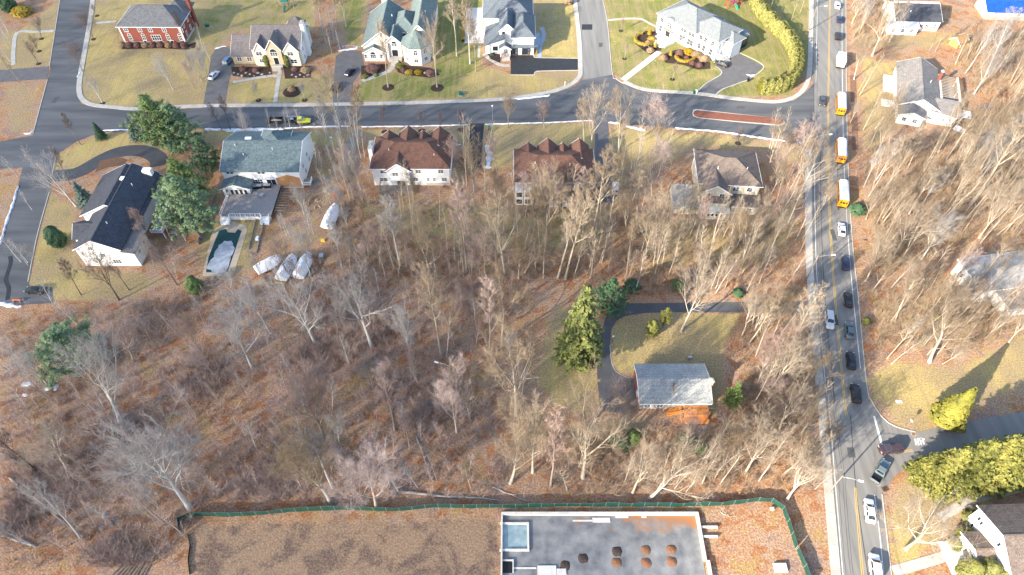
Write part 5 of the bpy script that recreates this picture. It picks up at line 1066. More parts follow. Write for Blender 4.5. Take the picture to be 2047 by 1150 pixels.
# house planting: colour shrubs
def beds(items):
    for px,kind,h_,m,lab,w_ in items: ever(kind,px,h_,m,'garden_shrub',lab,'shrub',wide=w_)
beds([((1298,70),'cone',3.0,E_GOLD,'golden pointed shrub at the left corner of the large white house',1.1),((1310,95),'cone',2.6,E_GOLD,'golden pointed shrub left of the white terrace',1.1),((1340,112),'cone',2.4,E_GOLD,'golden pointed shrub right of the white terrace',1.1),
 ((1303,82),'dome',1.5,E_GOLD,'golden dome shrub behind the left crescent hedge',1.5),((1295,88),'dome',1.2,E_TAN,'tan dome shrub inside the left crescent hedge',1.2),((1300,103),'dome',1.3,E_TAN,'tan dome shrub at the lower left terrace corner',1.4),((1325,118),'dome',1.4,E_TAN,'tan dome shrub below the white terrace',1.5),((1358,108),'dome',1.3,E_PUR,'wine coloured shrub before the large white house',1.6),((1375,106),'dome',1.5,E_GOLD,'broad golden shrub against the white facade',1.7),((1392,112),'dome',1.5,E_TAN,'tan shrub against the white facade, left of two',1.7),((1407,120),'dome',1.5,E_TAN,'tan shrub against the white facade, right of two',1.6),((1372,118),'dome',1.0,E_PUR,'small wine shrub inside the lower crescent hedge',1.2),((1397,132),'dome',1.1,E_PUR,'wine shrub near the driveway of the large white house',1.6),((1384,128),'dome',1.0,E_PUR,'wine shrub right of the lower crescent hedge',1.4),
 ((745,140),'dome',1.7,E_PUR,'wine shrub left of the turret house walk',1.9),((752,152),'dome',1.0,E_GRN,'green shrub left of the turret house walk',1.2),((730,155),'dome',1.0,E_OLV,'olive shrub at the lower walk of the turret house',1.6),((800,133),'dome',1.2,E_OLV,'olive shrub right of the turret house steps',1.7),((818,146),'dome',.9,E_GOLD,'yellow shrub below the turret, left of two',2.0),((836,146),'dome',.9,E_GOLD,'yellow shrub below the turret, right of two',2.0),((862,148),'dome',1.3,E_PUR,'wine shrub right of the turret',1.9),((806,142),'dome',1.0,E_PUR,'wine shrub left of the yellow turret shrubs',1.2),
 ((486,140),'dome',1.1,E_PUR,'dark shrub before the tan garage wing, left',1.6),((512,143),'dome',1.1,E_PUR,'dark shrub before the tan garage wing, right',1.5),((590,140),'dome',1.1,E_PUR,'dark shrub right of the tan house steps',1.5),((612,142),'dome',1.4,E_TAN,'tan shrub at the right corner of the tan house',1.8),((584,182),'ball',1.8,E_TAN,'tan mound in the mulch ring of the tan house lawn',1.0),
 ((1010,113),'dome',.6,E_GRN,'tiny shrub beside the modern house entry',1.0),((984,110),'dome',.7,E_DRK,'low dark shrub under the modern house window',1.6),((1073,108),'cone',1.6,E_GOLD,'gold grass clump right of the modern garage',1.0),((45,28),'dome',2.6,E_GOLD,'bright yellow bush at the top left corner',1.8),((20,20),'big',6,E_DRK,'dark evergreen at the top left corner',1.0),((1138,8),'ball',2.2,E_TAN,'tan bush beside the lane at the top',1.0)])
for i in range(9): ever('dome',(245+i*15.5,93),1.5,E_PUR if i%3 else E_TAN,'foundation_shrub',f'{("first","second","third","fourth","fifth","sixth","seventh","eighth","ninth")[i]} shrub from the left along the brick house front','shrub',wide=1.2,group='shrubs along the brick house')
# clipped hedges
def hedge(name,label,path,hgt,wid,m,dens=90,s=.36):
    rs=random.Random(len(path)); r=resample(path,.5); a=arclen(r); C=MB(); n=int(a[-1]*dens*(hgt+wid)/4)
    for i in range(n):
        p,d=at_len(r,a,rs.random()*a[-1]); nn=Vector((-d.y,d.x,0)); bump=1+.12*math.sin(a[-1]*.3+p.x*2.2+p.y*1.7)
        th=rs.uniform(0,math.pi); w2=wid/2*bump; side=math.copysign(abs(math.cos(th))**.45,math.cos(th)); z=hgt*bump*math.sin(th)**.35 if rs.random()<.5 else hgt*rs.random()
        if z<hgt*.8: side=math.copysign(1,side)*rs.uniform(.85,1.05)
        q=p+nn*side*w2+Vector((0,0,max(.05,z)+rs.gauss(0,.06))); nrm=(nn*side*.9+Vector((rs.gauss(0,.3),rs.gauss(0,.3),.35+ (z/hgt)**3))).normalized()
        leaf(C,q,nrm,s*rs.uniform(.6,1.25),rs,1.6)
    o=thing(name,label,'hedge'); obj('foliage',C,m,o)
    core=MB(); A,B=offset(r,wid*.36),offset(r,-wid*.36); k=len(r); core.ribbon(A,B,hgt*.86)
    core.add([*(p+Vector((0,0,hgt*.86)) for p in A),*A],[(i,i+1,k+i+1,k+i) for i in range(k-1)]); core.add([*(p+Vector((0,0,hgt*.86)) for p in B),*B],[(i,k+i,k+i+1,i+1) for i in range(k-1)])
    obj('inner_branches',core,m,o)
hedge('tall_hedge','tall yellow-green hedge curving round the large white house garden',pxl([(1500,-12),(1510,18),(1535,50),(1570,85),(1588,125),(1583,165),(1560,181),(1515,187)]),4.6,3.0,E_YEL,150,.36)
def arc_hedge(c,rx,ry,a0,a1): return [G(c[0]+rx*math.cos(R(a)),c[1]-ry*math.sin(R(a))) for a in range(a0,a1+1,15)]
hedge('low_hedge','low golden crescent hedge left of the white terrace',arc_hedge((1290,80),20,11,110,330),.9,.9,E_GOLD,200,.2); hedge('low_hedge','low golden crescent hedge before the white facade',arc_hedge((1370,112),20,13,190,345),.9,.9,E_GOLD,200,.2)
hedge('low_hedge','strip of golden hedge along the modern house court',pxl([(928,20),(926,85)]),1.3,1.0,E_GOLD,120,.25)

# ---------------------------------------------------------------- brush in the woods (uncountable)
def brush(name,label,polys,m,count,hr,seed,nst=15,flat=False):
    rs=np.random.RandomState(seed); V=[]; F=[]; tot=0
    pr=random.Random(seed)
    pts=[]
    for poly,wt in polys:
        x0,x1=min(p[0] for p in poly),max(p[0] for p in poly); y0,y1=min(p[1] for p in poly),max(p[1] for p in poly); c=0; clumps=[(pr.uniform(x0,x1),pr.uniform(y0,y1),pr.uniform(15,60)) for _ in range(22)]
        while c<count*wt:
            if pr.random()<.6: cx,cy,r_=pr.choice(clumps); x,y=pr.gauss(cx,r_),pr.gauss(cy,r_*.7)
            else: x,y=pr.uniform(x0,x1),pr.uniform(y0,y1)
            if in_poly(x,y,poly): pts.append(G(x,y)); c+=1
    n=len(pts)*nst; base=np.repeat(np.array([[p.x,p.y,0.] for p in pts]),nst,0); hh=np.repeat(rs.uniform(*hr,len(pts)),nst)*rs.uniform(.5,1.1,n)
    az=rs.uniform(0,6.283,n); sp=rs.uniform(.15,.85,n); off=rs.uniform(0,.5,n)
    p0=base+np.stack([np.cos(az)*off*.5,np.sin(az)*off*.5,rs.uniform(0,.5,n)*hh],1)
    p1=p0+np.stack([np.cos(az+rs.normal(0,.5,n))*sp*hh,np.sin(az+rs.normal(0,.5,n))*sp*hh,hh*.8],1)
    if flat: p0[:,2]=rs.uniform(.03,.10,n); p1=p0+np.stack([np.cos(az)*hh,np.sin(az)*hh,rs.uniform(0,.15,n)],1)
    a2=rs.uniform(0,6.283,n); w_=.035 if flat else .024
    da=np.stack([np.cos(a2)*w_,np.sin(a2)*w_,np.zeros(n)],1); db=np.stack([np.cos(a2+2.1)*w_,np.sin(a2+2.1)*w_,np.zeros(n)],1); dc=np.stack([np.cos(a2+4.2)*w_,np.sin(a2+4.2)*w_,np.zeros(n)],1)
    V=np.stack([p0+da,p0+db,p0+dc,p1],1).reshape(-1,3); i=np.arange(n)*4
    F=np.concatenate([np.stack([i,i+1,i+3],1),np.stack([i+1,i+2,i+3],1),np.stack([i+2,i,i+3],1)])
    me_=bpy.data.meshes.new(name); me_.from_pydata(V.tolist(),[],F.tolist()); o=link(name,me_,m); o['kind']='stuff'; o['label']=label
brush('undergrowth','purplish leafless brush filling the left woods',[([(0,640),(330,600),(620,560),(900,540),(1060,560),(1060,900),(1000,995),(400,1010),(350,1130),(0,1140)],1)],mat('wine_brush',(.42,.32,.275),.95,(.28,.205,.18),.25,spec=.1),4200,(.9,3.4),3,26)
brush('undergrowth','tan leafless brush under the middle and lower trees',[([(640,410),(740,395),(1000,420),(1300,440),(1240,560),(1050,560),(700,560)],.3),([(1240,440),(1590,450),(1600,590),(1250,590)],.2),([(1060,880),(1280,860),(1480,860),(1600,790),(1640,990),(1100,995)],.35),([(1480,610),(1600,640),(1625,760),(1490,850),(1470,720)],.15)],mat('tan_brush',(.36,.26,.18),.95,(.24,.17,.12),.25,spec=.1),2900,(.8,3.0),5,22)
brush('undergrowth','dry leafless brush under the trees right of the road',[([(1722,300),(1860,290),(2047,200),(2047,470),(1900,500),(1740,560)],.6),([(1740,580),(1900,560),(2047,620),(2047,680),(1880,720),(1745,700)],.2),([(1900,110),(2047,60),(2047,190),(1950,190)],.12),([(1700,0),(1780,0),(1780,100),(1700,100)],.08)],mat('dry_brush',(.38,.29,.19),.95,(.26,.19,.13),.25,spec=.1),3000,(.9,3.6),8,20)
brush('fallen_sticks','fallen sticks and twigs strewn over the woodland floor',[([(0,640),(330,600),(620,560),(900,540),(1060,560),(1060,900),(1000,995),(400,1010),(350,1130),(0,1140)],.45),([(1060,880),(1280,860),(1480,860),(1600,790),(1640,990),(1100,995)],.2),([(700,500),(1240,500),(1240,570),(1060,570),(900,560)],.1),([(1722,300),(1860,290),(2047,200),(2047,680),(1880,720),(1740,700)],.25)],mat('dead_stick',(.34,.29,.24),.95,(.14,.11,.09),.4,spec=.1),2600,(.7,4.0),12,2,True)
# the thin far stems that cannot be counted one by one: one tangle of slender trunks
def sapling(seed,H=14.0):
    rs=random.Random(seed); C=MB(); pts=[Vector((0,0,0))]; d=Vector((0,0,1))
    for i in range(6): d=rdir(d,rs.uniform(0,.10),rs); d=(d+Vector((0,0,.15))).normalized(); pts.append(pts[-1]+d*H*.93/6)
    C.tube(pts,[.11*(1-.8*i/6) for i in range(7)],4,cap=False)
    for j in range(26):
        t=.30+.69*(j+rs.random())/26; x=t*6; i=min(5,int(x)); p=pts[i].lerp(pts[i+1],x-i); az=j*2.4+rs.random(); a=rs.uniform(.35,.8); L=H*.24*(1.25-t)*rs.uniform(.7,1.3)
        d=Vector((math.cos(az)*math.sin(a),math.sin(az)*math.sin(a),math.cos(a))); q=p+d*L*.55; e=q+(d+Vector((0,0,.5))).normalized()*L*.5
        C.tube([p,q,e],[.035,.022,.010],3,mi=1,cap=False)
        for k in range(9): u=.25+.75*rs.random(); b=p.lerp(q,u*2) if u<.5 else q.lerp(e,u*2-1); twig(C,b,(rdir(d,rs.uniform(.4,.9),rs)+Vector((0,0,.25))).normalized(),L*rs.uniform(.2,.5)+.3,.011,rs)
    return np.array(C.v),C.f,C.m
SAP=[sapling(i) for i in range(6)]
def thicket(name,label,polys,tone,seed,hr=(8,16)):
    pr=random.Random(seed); V=[];F=[];Mi=[];n0=0
    for poly,cnt in polys:
        x0,x1=min(p[0] for p in poly),max(p[0] for p in poly); y0,y1=min(p[1] for p in poly),max(p[1] for p in poly); c=0
        while c<cnt:
            x,y=pr.uniform(x0,x1),pr.uniform(y0,y1)
            if not in_poly(x,y,poly) or (1190<x<1500 and 595<y<840): continue
            g=G(x,y); v,f,m=pr.choice(SAP); s=pr.uniform(*hr)/14; a=pr.uniform(0,6.28); lx,ly=pr.gauss(0,.05),pr.gauss(0,.05); ca,sa=math.cos(a),math.sin(a); w=pr.uniform(.8,1.3)
            X=(v[:,0]*ca-v[:,1]*sa)*s*w+v[:,2]*s*lx+g.x; Y=(v[:,0]*sa+v[:,1]*ca)*s*w+v[:,2]*s*ly+g.y; V.append(np.stack([X,Y,v[:,2]*s],1)); F+= [tuple(i+n0 for i in q) for q in f]; Mi+=m; n0+=len(v); c+=1
    me_=bpy.data.meshes.new(name); me_.from_pydata(np.concatenate(V).tolist(),[],F); me_.polygons.foreach_set('material_index',Mi)
    for mm in TONES[tone]: me_.materials.append(mm)
    o=link(name,me_); o['kind']='stuff'; o['label']=label
thicket('sapling_thicket','tangle of slender bare saplings between the middle houses and the ranch',[([(640,400),(740,395),(1000,425),(1240,425),(1240,560),(1050,560),(700,560)],60),([(1240,455),(1560,470),(1612,480),(1600,590),(1250,590)],44),([(1345,442),(1520,447),(1540,490),(1340,490)],11),([(1030,408),(1195,408),(1200,445),(1030,445)],12),([(1530,300),(1610,300),(1610,480),(1530,460)],18),([(1225,300),(1340,310),(1340,430),(1240,430)],14),([(1060,870),(1480,870),(1610,780),(1640,985),(1090,985)],40),([(1480,610),(1620,640),(1625,770),(1490,850)],22),([(900,300),(1000,330),(1020,420),(910,420)],8),([(700,300),(735,290),(730,400),(690,400)],8)],'pale',21,(9,17))
thicket('sapling_thicket','tangle of slender bare saplings in the woods right of the main road',[([(1722,300),(1860,290),(2047,190),(2047,480),(1900,500),(1740,560)],90),([(1740,580),(1900,560),(2047,620),(2047,680),(1880,720),(1745,700)],34),([(1900,110),(2047,60),(2047,190),(1950,190)],16),([(1700,0),(1785,0),(1785,100),(1700,100)],12),([(1710,180),(1800,240),(1800,300),(1715,300)],8)],'pale',22,(9,18))
thicket('sapling_thicket','tangle of slender pinkish saplings through the left woods',[([(0,640),(330,600),(620,560),(900,540),(1060,560),(1060,900),(1000,990),(400,1005),(350,1100),(0,1130)],170),([(280,480),(390,430),(410,560),(310,580)],9),([(520,545),(700,530),(720,590),(540,600)],10)],'pinkish',23,(5,12))
for k,(x,y,s_,lab) in enumerate(((1240,885,2.6,'dark green bush under the trees left of the ranch stair'),(1265,878,2.2,'olive bush under the trees below the ranch lawn'),(1375,892,2.8,'dark green bush below the orange stair'),(1400,900,2.2,'small green bush below the orange stair'),(1262,578,2.6,'green bush above the ranch driveway'),(1355,575,2.2,'pale green bush above the ranch driveway'),(1475,590,1.8,'small green bush right above the ranch driveway'))): ever('ball',(x,y),s_,E_GRN if k%2 else E_DRK,'evergreen_bush',lab,'shrub',wide=1.2)
thicket('sapling_thicket','tangle of slender grey saplings over the street and yards at left',[([(0,640),(330,600),(620,560),(900,540),(1060,560),(1060,900),(1000,990),(400,1005),(350,1100),(0,1130)],60),([(390,80),(425,110),(420,205),(390,205)],9),([(430,262),(690,262),(690,300),(640,300),(640,285),(440,278)],14),([(620,60),(690,60),(680,110),(625,120)],10),([(620,300),(690,300),(690,420),(640,420)],12),([(560,440),(640,440),(640,500),(560,480)],9),([(20,340),(100,385),(60,560),(20,500)],6),([(0,30),(40,60),(20,130),(0,130)],7)],'grey',29,(6,12))
# ================================================================ VEHICLES
M_TYRE=mat('tyre_rubber',(.018,.018,.018),.9); M_RIM=mat('wheel_rim',(.32,.33,.34),.35,metal=.7); M_CARGLASS=mat('car_glass',(.02,.025,.032),.05,spec=.7)
M_LAMP=mat('headlamp',(.75,.76,.78),.15); M_TAIL=mat('tail_lamp',(.35,.012,.012),.25)
def paint_mat(name,c): return mat('paint_'+name,c,.28,tuple(x*.93 for x in c),1.5,spec=.5)
def loft(st, sec):
    """st: (x, zbot, ztop, half width); sec: unit outline"""
    mb=MB(); n=len(sec)
    vs=[(x,y*hw,zb+(zt-zb)*z) for x,zb,zt,hw in st for y,z in sec]
    fs=[(i*n+k,i*n+(k+1)%n,(i+1)*n+(k+1)%n,(i+1)*n+k) for i in range(len(st)-1) for k in range(n)]+[tuple(range(n))[::-1],tuple((len(st)-1)*n+k for k in range(n))]
    return mb.add(vs,fs)
SEC=[(-.86,0),(-1,.22),(-1,.62),(-.93,.9),(-.72,1),(.72,1),(.93,.9),(1,.62),(1,.22),(.86,0)]
def wheel(parent,x,y,r=.33,w=.22):
    t=obj('wheel',MB().tube([(x,y-w/2,r),(x,y+w/2,r)],r,14),M_TYRE,parent); s=1 if y>0 else -1
    obj('rim',MB().tube([(x,y+s*(w/2-.01),r),(x,y+s*(w/2+.015),r)],r*.62,10),M_RIM,t)
CARS={'sedan':dict(L=4.75,W=1.82,st=[(-2.37,.42,.78,.70),(-2.25,.30,.98,.85),(-1.5,.24,1.02,.91),(0,.22,.97,.91),(1.1,.24,.94,.90),(2.0,.28,.82,.86),(2.36,.40,.66,.68)],cab=(-1.95,-1.15,.30,1.15),zb=.95,zt=1.44,hb=.80,ht=.60),
 'suv':dict(L=4.75,W=1.9,st=[(-2.37,.45,.95,.74),(-2.28,.34,1.12,.90),(-1.5,.28,1.14,.95),(0,.26,1.10,.95),(1.1,.28,1.06,.94),(2.05,.32,.98,.90),(2.36,.42,.76,.72)],cab=(-2.28,-2.02,.35,1.20),zb=1.08,zt=1.74,hb=.86,ht=.68)}
def car(kind,color,px,rz,label,cat='car',name=None,z=.045,group=None):
    c=CARS[kind]; o=thing(name or ('suv' if kind=='suv' else 'car'),label,cat,(px if isinstance(px,Vector) else G(*px))+Vector((0,0,z)),R(rz),group)
    body=obj('body',loft(c['st'],SEC),color,o,smooth=False); x0,x1,x2,x3=c['cab']; zb,zt,hb,ht=c['zb'],c['zt'],c['hb'],c['ht']
    obj('cabin',MB().add([(x0,-hb,zb),(x3,-hb,zb),(x3,hb,zb),(x0,hb,zb),(x1,-ht,zt),(x2,-ht,zt),(x2,ht,zt),(x1,ht,zt)],[(0,1,5,4),(1,2,6,5),(2,3,7,6),(3,0,4,7),(4,5,6,7),(3,2,1,0)]),color,o)
    obj('roof',loft([(x1-.05,zt-.02,zt+.03,ht*.9),((x1+x2)/2,zt-.02,zt+.07,ht+.02),(x2+.05,zt-.02,zt+.03,ht*.92)],SEC),color,o)
    e=.012
    def quad(nm,pts): obj(nm,MB().add(pts,[(0,1,2,3)]),M_CARGLASS,o)
    def lerp(a,b,t): return tuple(a[i]+(b[i]-a[i])*t for i in range(3))
    def inset(nm,q,n,mx=.07,my=.12):
        A,B,C,D=q; P=lambda s,t: lerp(lerp(A,B,s),lerp(D,C,s),t); quad(nm,[tuple(P(s,t)[i]+n[i]*e for i in range(3)) for s,t in ((mx,my),(1-mx,my),(1-mx,1-my),(mx,1-my))])
    inset('windscreen',((x3,-hb,zb),(x3,hb,zb),(x2,ht,zt),(x2,-ht,zt)),(1,0,1)); inset('rear_window',((x0,hb,zb),(x0,-hb,zb),(x1,-ht,zt),(x1,ht,zt)),(-1,0,1))
    xm=(x0+x3)/2-.05; xt=(x1+x2)/2-.05
    for s in (-1,1):
        inset('side_window',((x0+.15,s*hb,zb),(xm,s*hb,zb),(xt,s*ht,zt),(x1,s*ht,zt)),(0,s*1.2,.5)); inset('side_window',((xm,s*hb,zb),(x3-.15,s*hb,zb),(x2,s*ht,zt),(xt,s*ht,zt)),(0,s*1.2,.5))
        for x in (-1.38,1.42): wheel(o,x,s*(c['W']/2-.10),.34 if kind=='sedan' else .37)
        zf=c['st'][-2][2]-.12; zr=c['st'][1][2]-.16
        obj('headlight',MB().box(2.08,2.24,s*.62-.18,s*.62+.18,zf-.09,zf+.03),M_LAMP,o); obj('taillight',MB().box(-2.36,-2.22,s*.68-.14,s*.68+.14,zr-.1,zr+.06),M_TAIL,o); obj('mirror',MB().box(x3-.35,x3-.2,s*(hb+.1)-.08,s*(hb+.1)+.1,zb+.02,zb+.16),color,o)
    return o
def on_main(px, down=False):
    g=G(*px); i=min(range(1,len(yl)-1),key=lambda k:(yl[k]-g).length) if g.y>62 else None
    d=(yl[i-1]-yl[i+1]) if i else (yl2[0]-yl2[-1])
    return math.degrees(math.atan2(d.y,d.x))+(180 if down else 0)
WHT=paint_mat('white',(.78,.78,.78)); BLK=paint_mat('black',(.014,.015,.018)); SIL=paint_mat('silver',(.50,.51,.53)); NAVY=paint_mat('navy',(.018,.028,.075)); TEALC=paint_mat('teal_grey',(.10,.14,.15)); MAR=paint_mat('maroon',(.052,.032,.038)); BLU=paint_mat('blue',(.10,.19,.32)); DGR=paint_mat('dark_grey',(.055,.06,.065))
car('sedan',WHT,(1673,14),on_main((1673,14)),'white car at the top of the main road','car'); car('sedan',NAVY,(1677,42),on_main((1677,42)),'dark blue car second from the top of the queue'); car('suv',BLK,(1674,76),on_main((1674,76)),'black car in front of the white box truck','car')
car('sedan',DGR,(1642,206),on_main((1642,206),True),'dark car in the far lane opposite the uppermost bus'); car('sedan',SIL,(1681,462),on_main((1681,462)),'pale grey car under branches behind the last bus'); car('sedan',NAVY,(1689,530),on_main((1689,530)),'blue car right of the yellow line below the buses'); car('sedan',BLK,(1694,602),on_main((1694,602)),'black car nearest below the blue car')
car('suv',SIL,(1656,644),on_main((1656,644),True),'silver suv coming down the left lane','car'); car('sedan',TEALC,(1696,664),on_main((1696,664)),'dark teal car across from the silver suv'); car('sedan',BLK,(1699,724),on_main((1699,724)),'black car between teal car and black suv'); car('suv',BLK,(1708,790),on_main((1708,790)),'black suv last in line above the junction','car')
car('suv',MAR,(1777,901),185,'maroon minivan leaving the side road','car',name='minivan'); car('sedan',WHT,(1736,1024),on_main((1736,1024)),'white sedan just below the junction'); car('suv',WHT,(1746,1136),on_main((1746,1136)),'white car at the bottom of the main road','car')
car('suv',WHT,(1230,380),82,'white car beside the second brown roofed house','car'); car('suv',BLU,(457,125),80,'blue suv in the tan house driveway','car'); car('sedan',SIL,(429,154),75,'silver car in the tan house driveway'); car('sedan',BLK,(700,147),70,'black car near the turret house garage')
car('sedan',BLK,(1441,131),145,'black car at the large white house driveway'); car('sedan',BLK,(72,584),172,'dark car parked at the bottom left asphalt end')
def pickup(color,px,rz,label,z=.045,bedcol=None,name='pickup_truck'):
    o=thing(name,label,'truck',G(*px)+Vector((0,0,z)),R(rz)); bc=bedcol or color
    obj('hood',loft([(.75,.5,1.18,.95),(1.9,.5,1.12,.93),(2.65,.55,.98,.84),(2.8,.6,.85,.72)],SEC),color,o); obj('cab_body',loft([(-.95,.45,1.2,.95),(.8,.45,1.2,.95)],SEC),color,o)
    obj('cab',MB().add([(-.95,-.86,1.18),(.95,-.86,1.18),(.95,.86,1.18),(-.95,.86,1.18),(-.8,-.68,1.88),(.3,-.68,1.88),(.3,.68,1.88),(-.8,.68,1.88)],[(0,1,5,4),(1,2,6,5),(2,3,7,6),(3,0,4,7),(4,5,6,7),(3,2,1,0)]),color,o)
    obj('windscreen',MB().add([(.90,-.74,1.26),(.90,.74,1.26),(.37,.62,1.83),(.37,-.62,1.83)],[(0,1,2,3)]),M_CARGLASS,o); obj('rear_window',MB().add([(-.97,.7,1.28),(-.97,-.7,1.28),(-.85,-.58,1.78),(-.85,.58,1.78)],[(0,1,2,3)]),M_CARGLASS,o)
    for s in (-1,1):
        obj('side_window',MB().add([(-.78,s*.845,1.25),(-.02,s*.845,1.25),(-.02,s*.72,1.8),(-.7,s*.72,1.8)],[(0,1,2,3)]),M_CARGLASS,o); obj('side_window',MB().add([(.06,s*.845,1.25),(.72,s*.845,1.25),(.28,s*.72,1.8),(.06,s*.72,1.8)],[(0,1,2,3)]),M_CARGLASS,o)
        obj('bed_side',MB().box(-2.75,-.98,s*.93-.06,s*.93+.06,.6,1.18),bc,o)
        for x in (-1.85,1.75): wheel(o,x,s*.84,.40,.26)
        obj('headlight',MB().box(2.68,2.82,s*.6-.15,s*.6+.15,.78,.92),M_LAMP,o); obj('taillight',MB().box(-2.86,-2.74,s*.86-.06,s*.86+.06,.8,1.1),M_TAIL,o)
    obj('bed_floor',MB().box(-2.75,-.98,-.87,.87,.55,.68),M_BLACK,o); obj('tailgate',MB().box(-2.86,-2.77,-.9,.9,.6,1.15),bc,o); return o
pickup(mat('paint_yellow_green',(.62,.60,.02),.35),(603,246),2,'bright yellow pickup with black utility bed towing a trailer',bedcol=M_BLACK)
g=thing('bed_ladder','pale ladder and boxes laid over the yellow pickup bed','ladder',G(590,243)+Vector((0,0,1.28)),R(2)); obj('tool_box',MB().box(-1.1,-.1,-.75,-.2,-.1,.25),M_STEEL,g)
for y in (.5,.85): obj('side_rail',MB().box(-2.6,1.5,y-.04,y+.04,.0,.1),M_STEEL,g)
for i in range(9): obj('rung',MB().box(-2.4+i*.45,-2.3+i*.45,.54,.81,.02,.08),M_STEEL,g)
tr=thing('dump_trailer','black dump trailer loaded with pale debris behind the yellow pickup','trailer',G(553,247)+Vector((0,0,.045)),R(1))
obj('floor',MB().box(-2.2,2.2,-1.0,1.0,.75,.9),M_BLACK,tr)
for s in (-1,1): obj('side',MB().box(-2.2,2.2,s*1.0-.05,s*1.0+.05,.9,1.6),M_BLACK,tr); wheel(tr,-.5,s*.88,.36,.24); wheel(tr,.4,s*.88,.36,.24)
for x in (-2.2,2.2): obj('end_panel',MB().box(x-.05,x+.05,-.94,.94,.9,1.6),M_BLACK,tr)
obj('drawbar',MB().bar((2.2,0,.7),(3.6,0,.6),.15,.15),M_BLACK,tr)
heap('debris','pale rubble heaped in the black trailer','debris',G(554,247),3.6,1.6,.45,mat('rubble',(.55,.48,.40),.95,(.30,.25,.2),2.5,bump=.6),None,5,z=.95)
pickup(paint_mat('slate',(.12,.155,.165)),(1757,945),48,'grey-teal pickup turning at the junction'); pickup(DGR,(672,178),82,'dark pickup in the turret house driveway')
# school buses
YEL=mat('bus_yellow',(.66,.25,.006),.4,(.58,.215,.006),1.0); M_BWIN=mat('bus_window',(.03,.035,.04),.1)
def bus(px,rz,label):
    o=thing('school_bus',label,'bus',G(*px)+Vector((0,0,.045)),R(rz),'school buses queued on the main road'); L=10.2; bx=L/2
    SB=[(-.9,0),(-1,.08),(-1,.70),(-.97,.86),(-.80,.97),(-.5,1),(.5,1),(.80,.97),(.97,.86),(1,.70),(1,.08),(.9,0)]
    obj('body',loft([(-bx,.55,2.95,1.12),(-bx+.12,.45,3.05,1.2),(bx-1.9,.45,3.05,1.2),(bx-1.55,.45,2.85,1.16)],SB),YEL,o)
    obj('hood',loft([(bx-1.6,.5,1.65,1.1),(bx-.3,.5,1.45,1.02),(bx-.05,.55,1.3,.9)],SEC),YEL,o)
    obj('roof',loft([(-bx+.12,2.80,3.10,1.02),(-bx+.4,2.62,3.14,1.18),(bx-2.3,2.62,3.14,1.18),(bx-1.9,2.8,3.10,1.0)],[(-1,0),(-.93,.55),(-.6,.93),(0,1),(.6,.93),(.93,.55),(1,0)]),mat('bus_roof_white',(.74,.75,.77),.5,(.66,.67,.69),.8),o)
    for s in (-1,1):
        for i in range(10): x=-bx+.55+i*.76; obj('window',MB().box(x,x+.62,s*1.19-.03,s*1.19+.03,1.75,2.42),M_BWIN,o)
        for z in (.95,1.3,1.6): obj('rub_rail',MB().box(-bx+.15,bx-1.8,s*1.205-.02,s*1.205+.02,z,z+.07),M_BLACK,o)
        wheel(o,-bx+2.4,s*1.02,.5,.3); wheel(o,bx-1.0,s*.98,.5,.28)
        obj('rear_window',MB().box(-bx-.03,-bx+.02,s*.72-.22,s*.72+.22,1.75,2.4),M_BWIN,o)
        for k,dy in enumerate((.62,.92)): obj('warning_light',MB().box(-bx-.04,-bx+.02,s*dy-.1,s*dy+.1,2.58,2.76),M_TAIL if k else mat('amber_lamp',(.6,.2,.01),.3),o)
        obj('taillight',MB().box(-bx-.04,-bx+.02,s*.9-.12,s*.9+.12,1.1,1.35),M_TAIL,o); obj('headlight',MB().box(bx-.12,bx-.02,s*.7-.14,s*.7+.14,.85,1.08),M_LAMP,o)
    obj('rear_door',MB().box(-bx-.035,-bx+.02,-.42,.42,.75,2.45),YEL,o); obj('rear_door_window',MB().box(-bx-.05,-bx-.036,-.34,.34,1.7,2.35),M_BWIN,o)
    obj('rear_bumper',MB().box(-bx-.14,-bx,-1.15,1.15,.45,.72),M_BLACK,o); obj('front_bumper',MB().box(bx-.06,bx+.1,-1.1,1.1,.45,.7),M_BLACK,o); obj('windscreen',MB().add([(bx-1.53,-1,1.75),(bx-1.53,1,1.75),(bx-1.6,.95,2.6),(bx-1.6,-.95,2.6)],[(0,1,2,3)]),M_BWIN,o)
bus((1677,214),on_main((1677,214)),'uppermost yellow school bus with white roof'); bus((1677,307),on_main((1677,307)),'middle yellow school bus with white roof'); bus((1680,392),on_main((1680,392)),'lowest yellow school bus with white roof')
# box truck
o=thing('box_truck','white box truck ahead of the school buses','truck',G(1677,128)+Vector((0,0,.045)),R(on_main((1677,128)))); obj('box',MB().box(-3.4,1.6,-1.2,1.2,.9,3.4),mat('truck_white',(.76,.75,.70),.5),o); obj('cab',loft([(1.7,.5,2.5,1.05),(2.6,.5,2.4,1.03),(3.0,.5,1.6,1.0),(3.7,.5,1.35,.92)],SEC),WHT,o); obj('windscreen',MB().add([(2.98,-.85,1.7),(2.98,.85,1.7),(2.66,.75,2.35),(2.66,-.75,2.35)],[(0,1,2,3)]),M_CARGLASS,o); obj('chassis',MB().box(-3.3,3,-.5,.5,.45,.9),M_BLACK,o); obj('rear_door',MB().box(-3.44,-3.4,-1.1,1.1,1,3.3),mat('cream_door',(.62,.57,.42),.6),o); obj('bumper',MB().box(-3.55,-3.4,-1.1,1.1,.5,.75),M_BLACK,o)
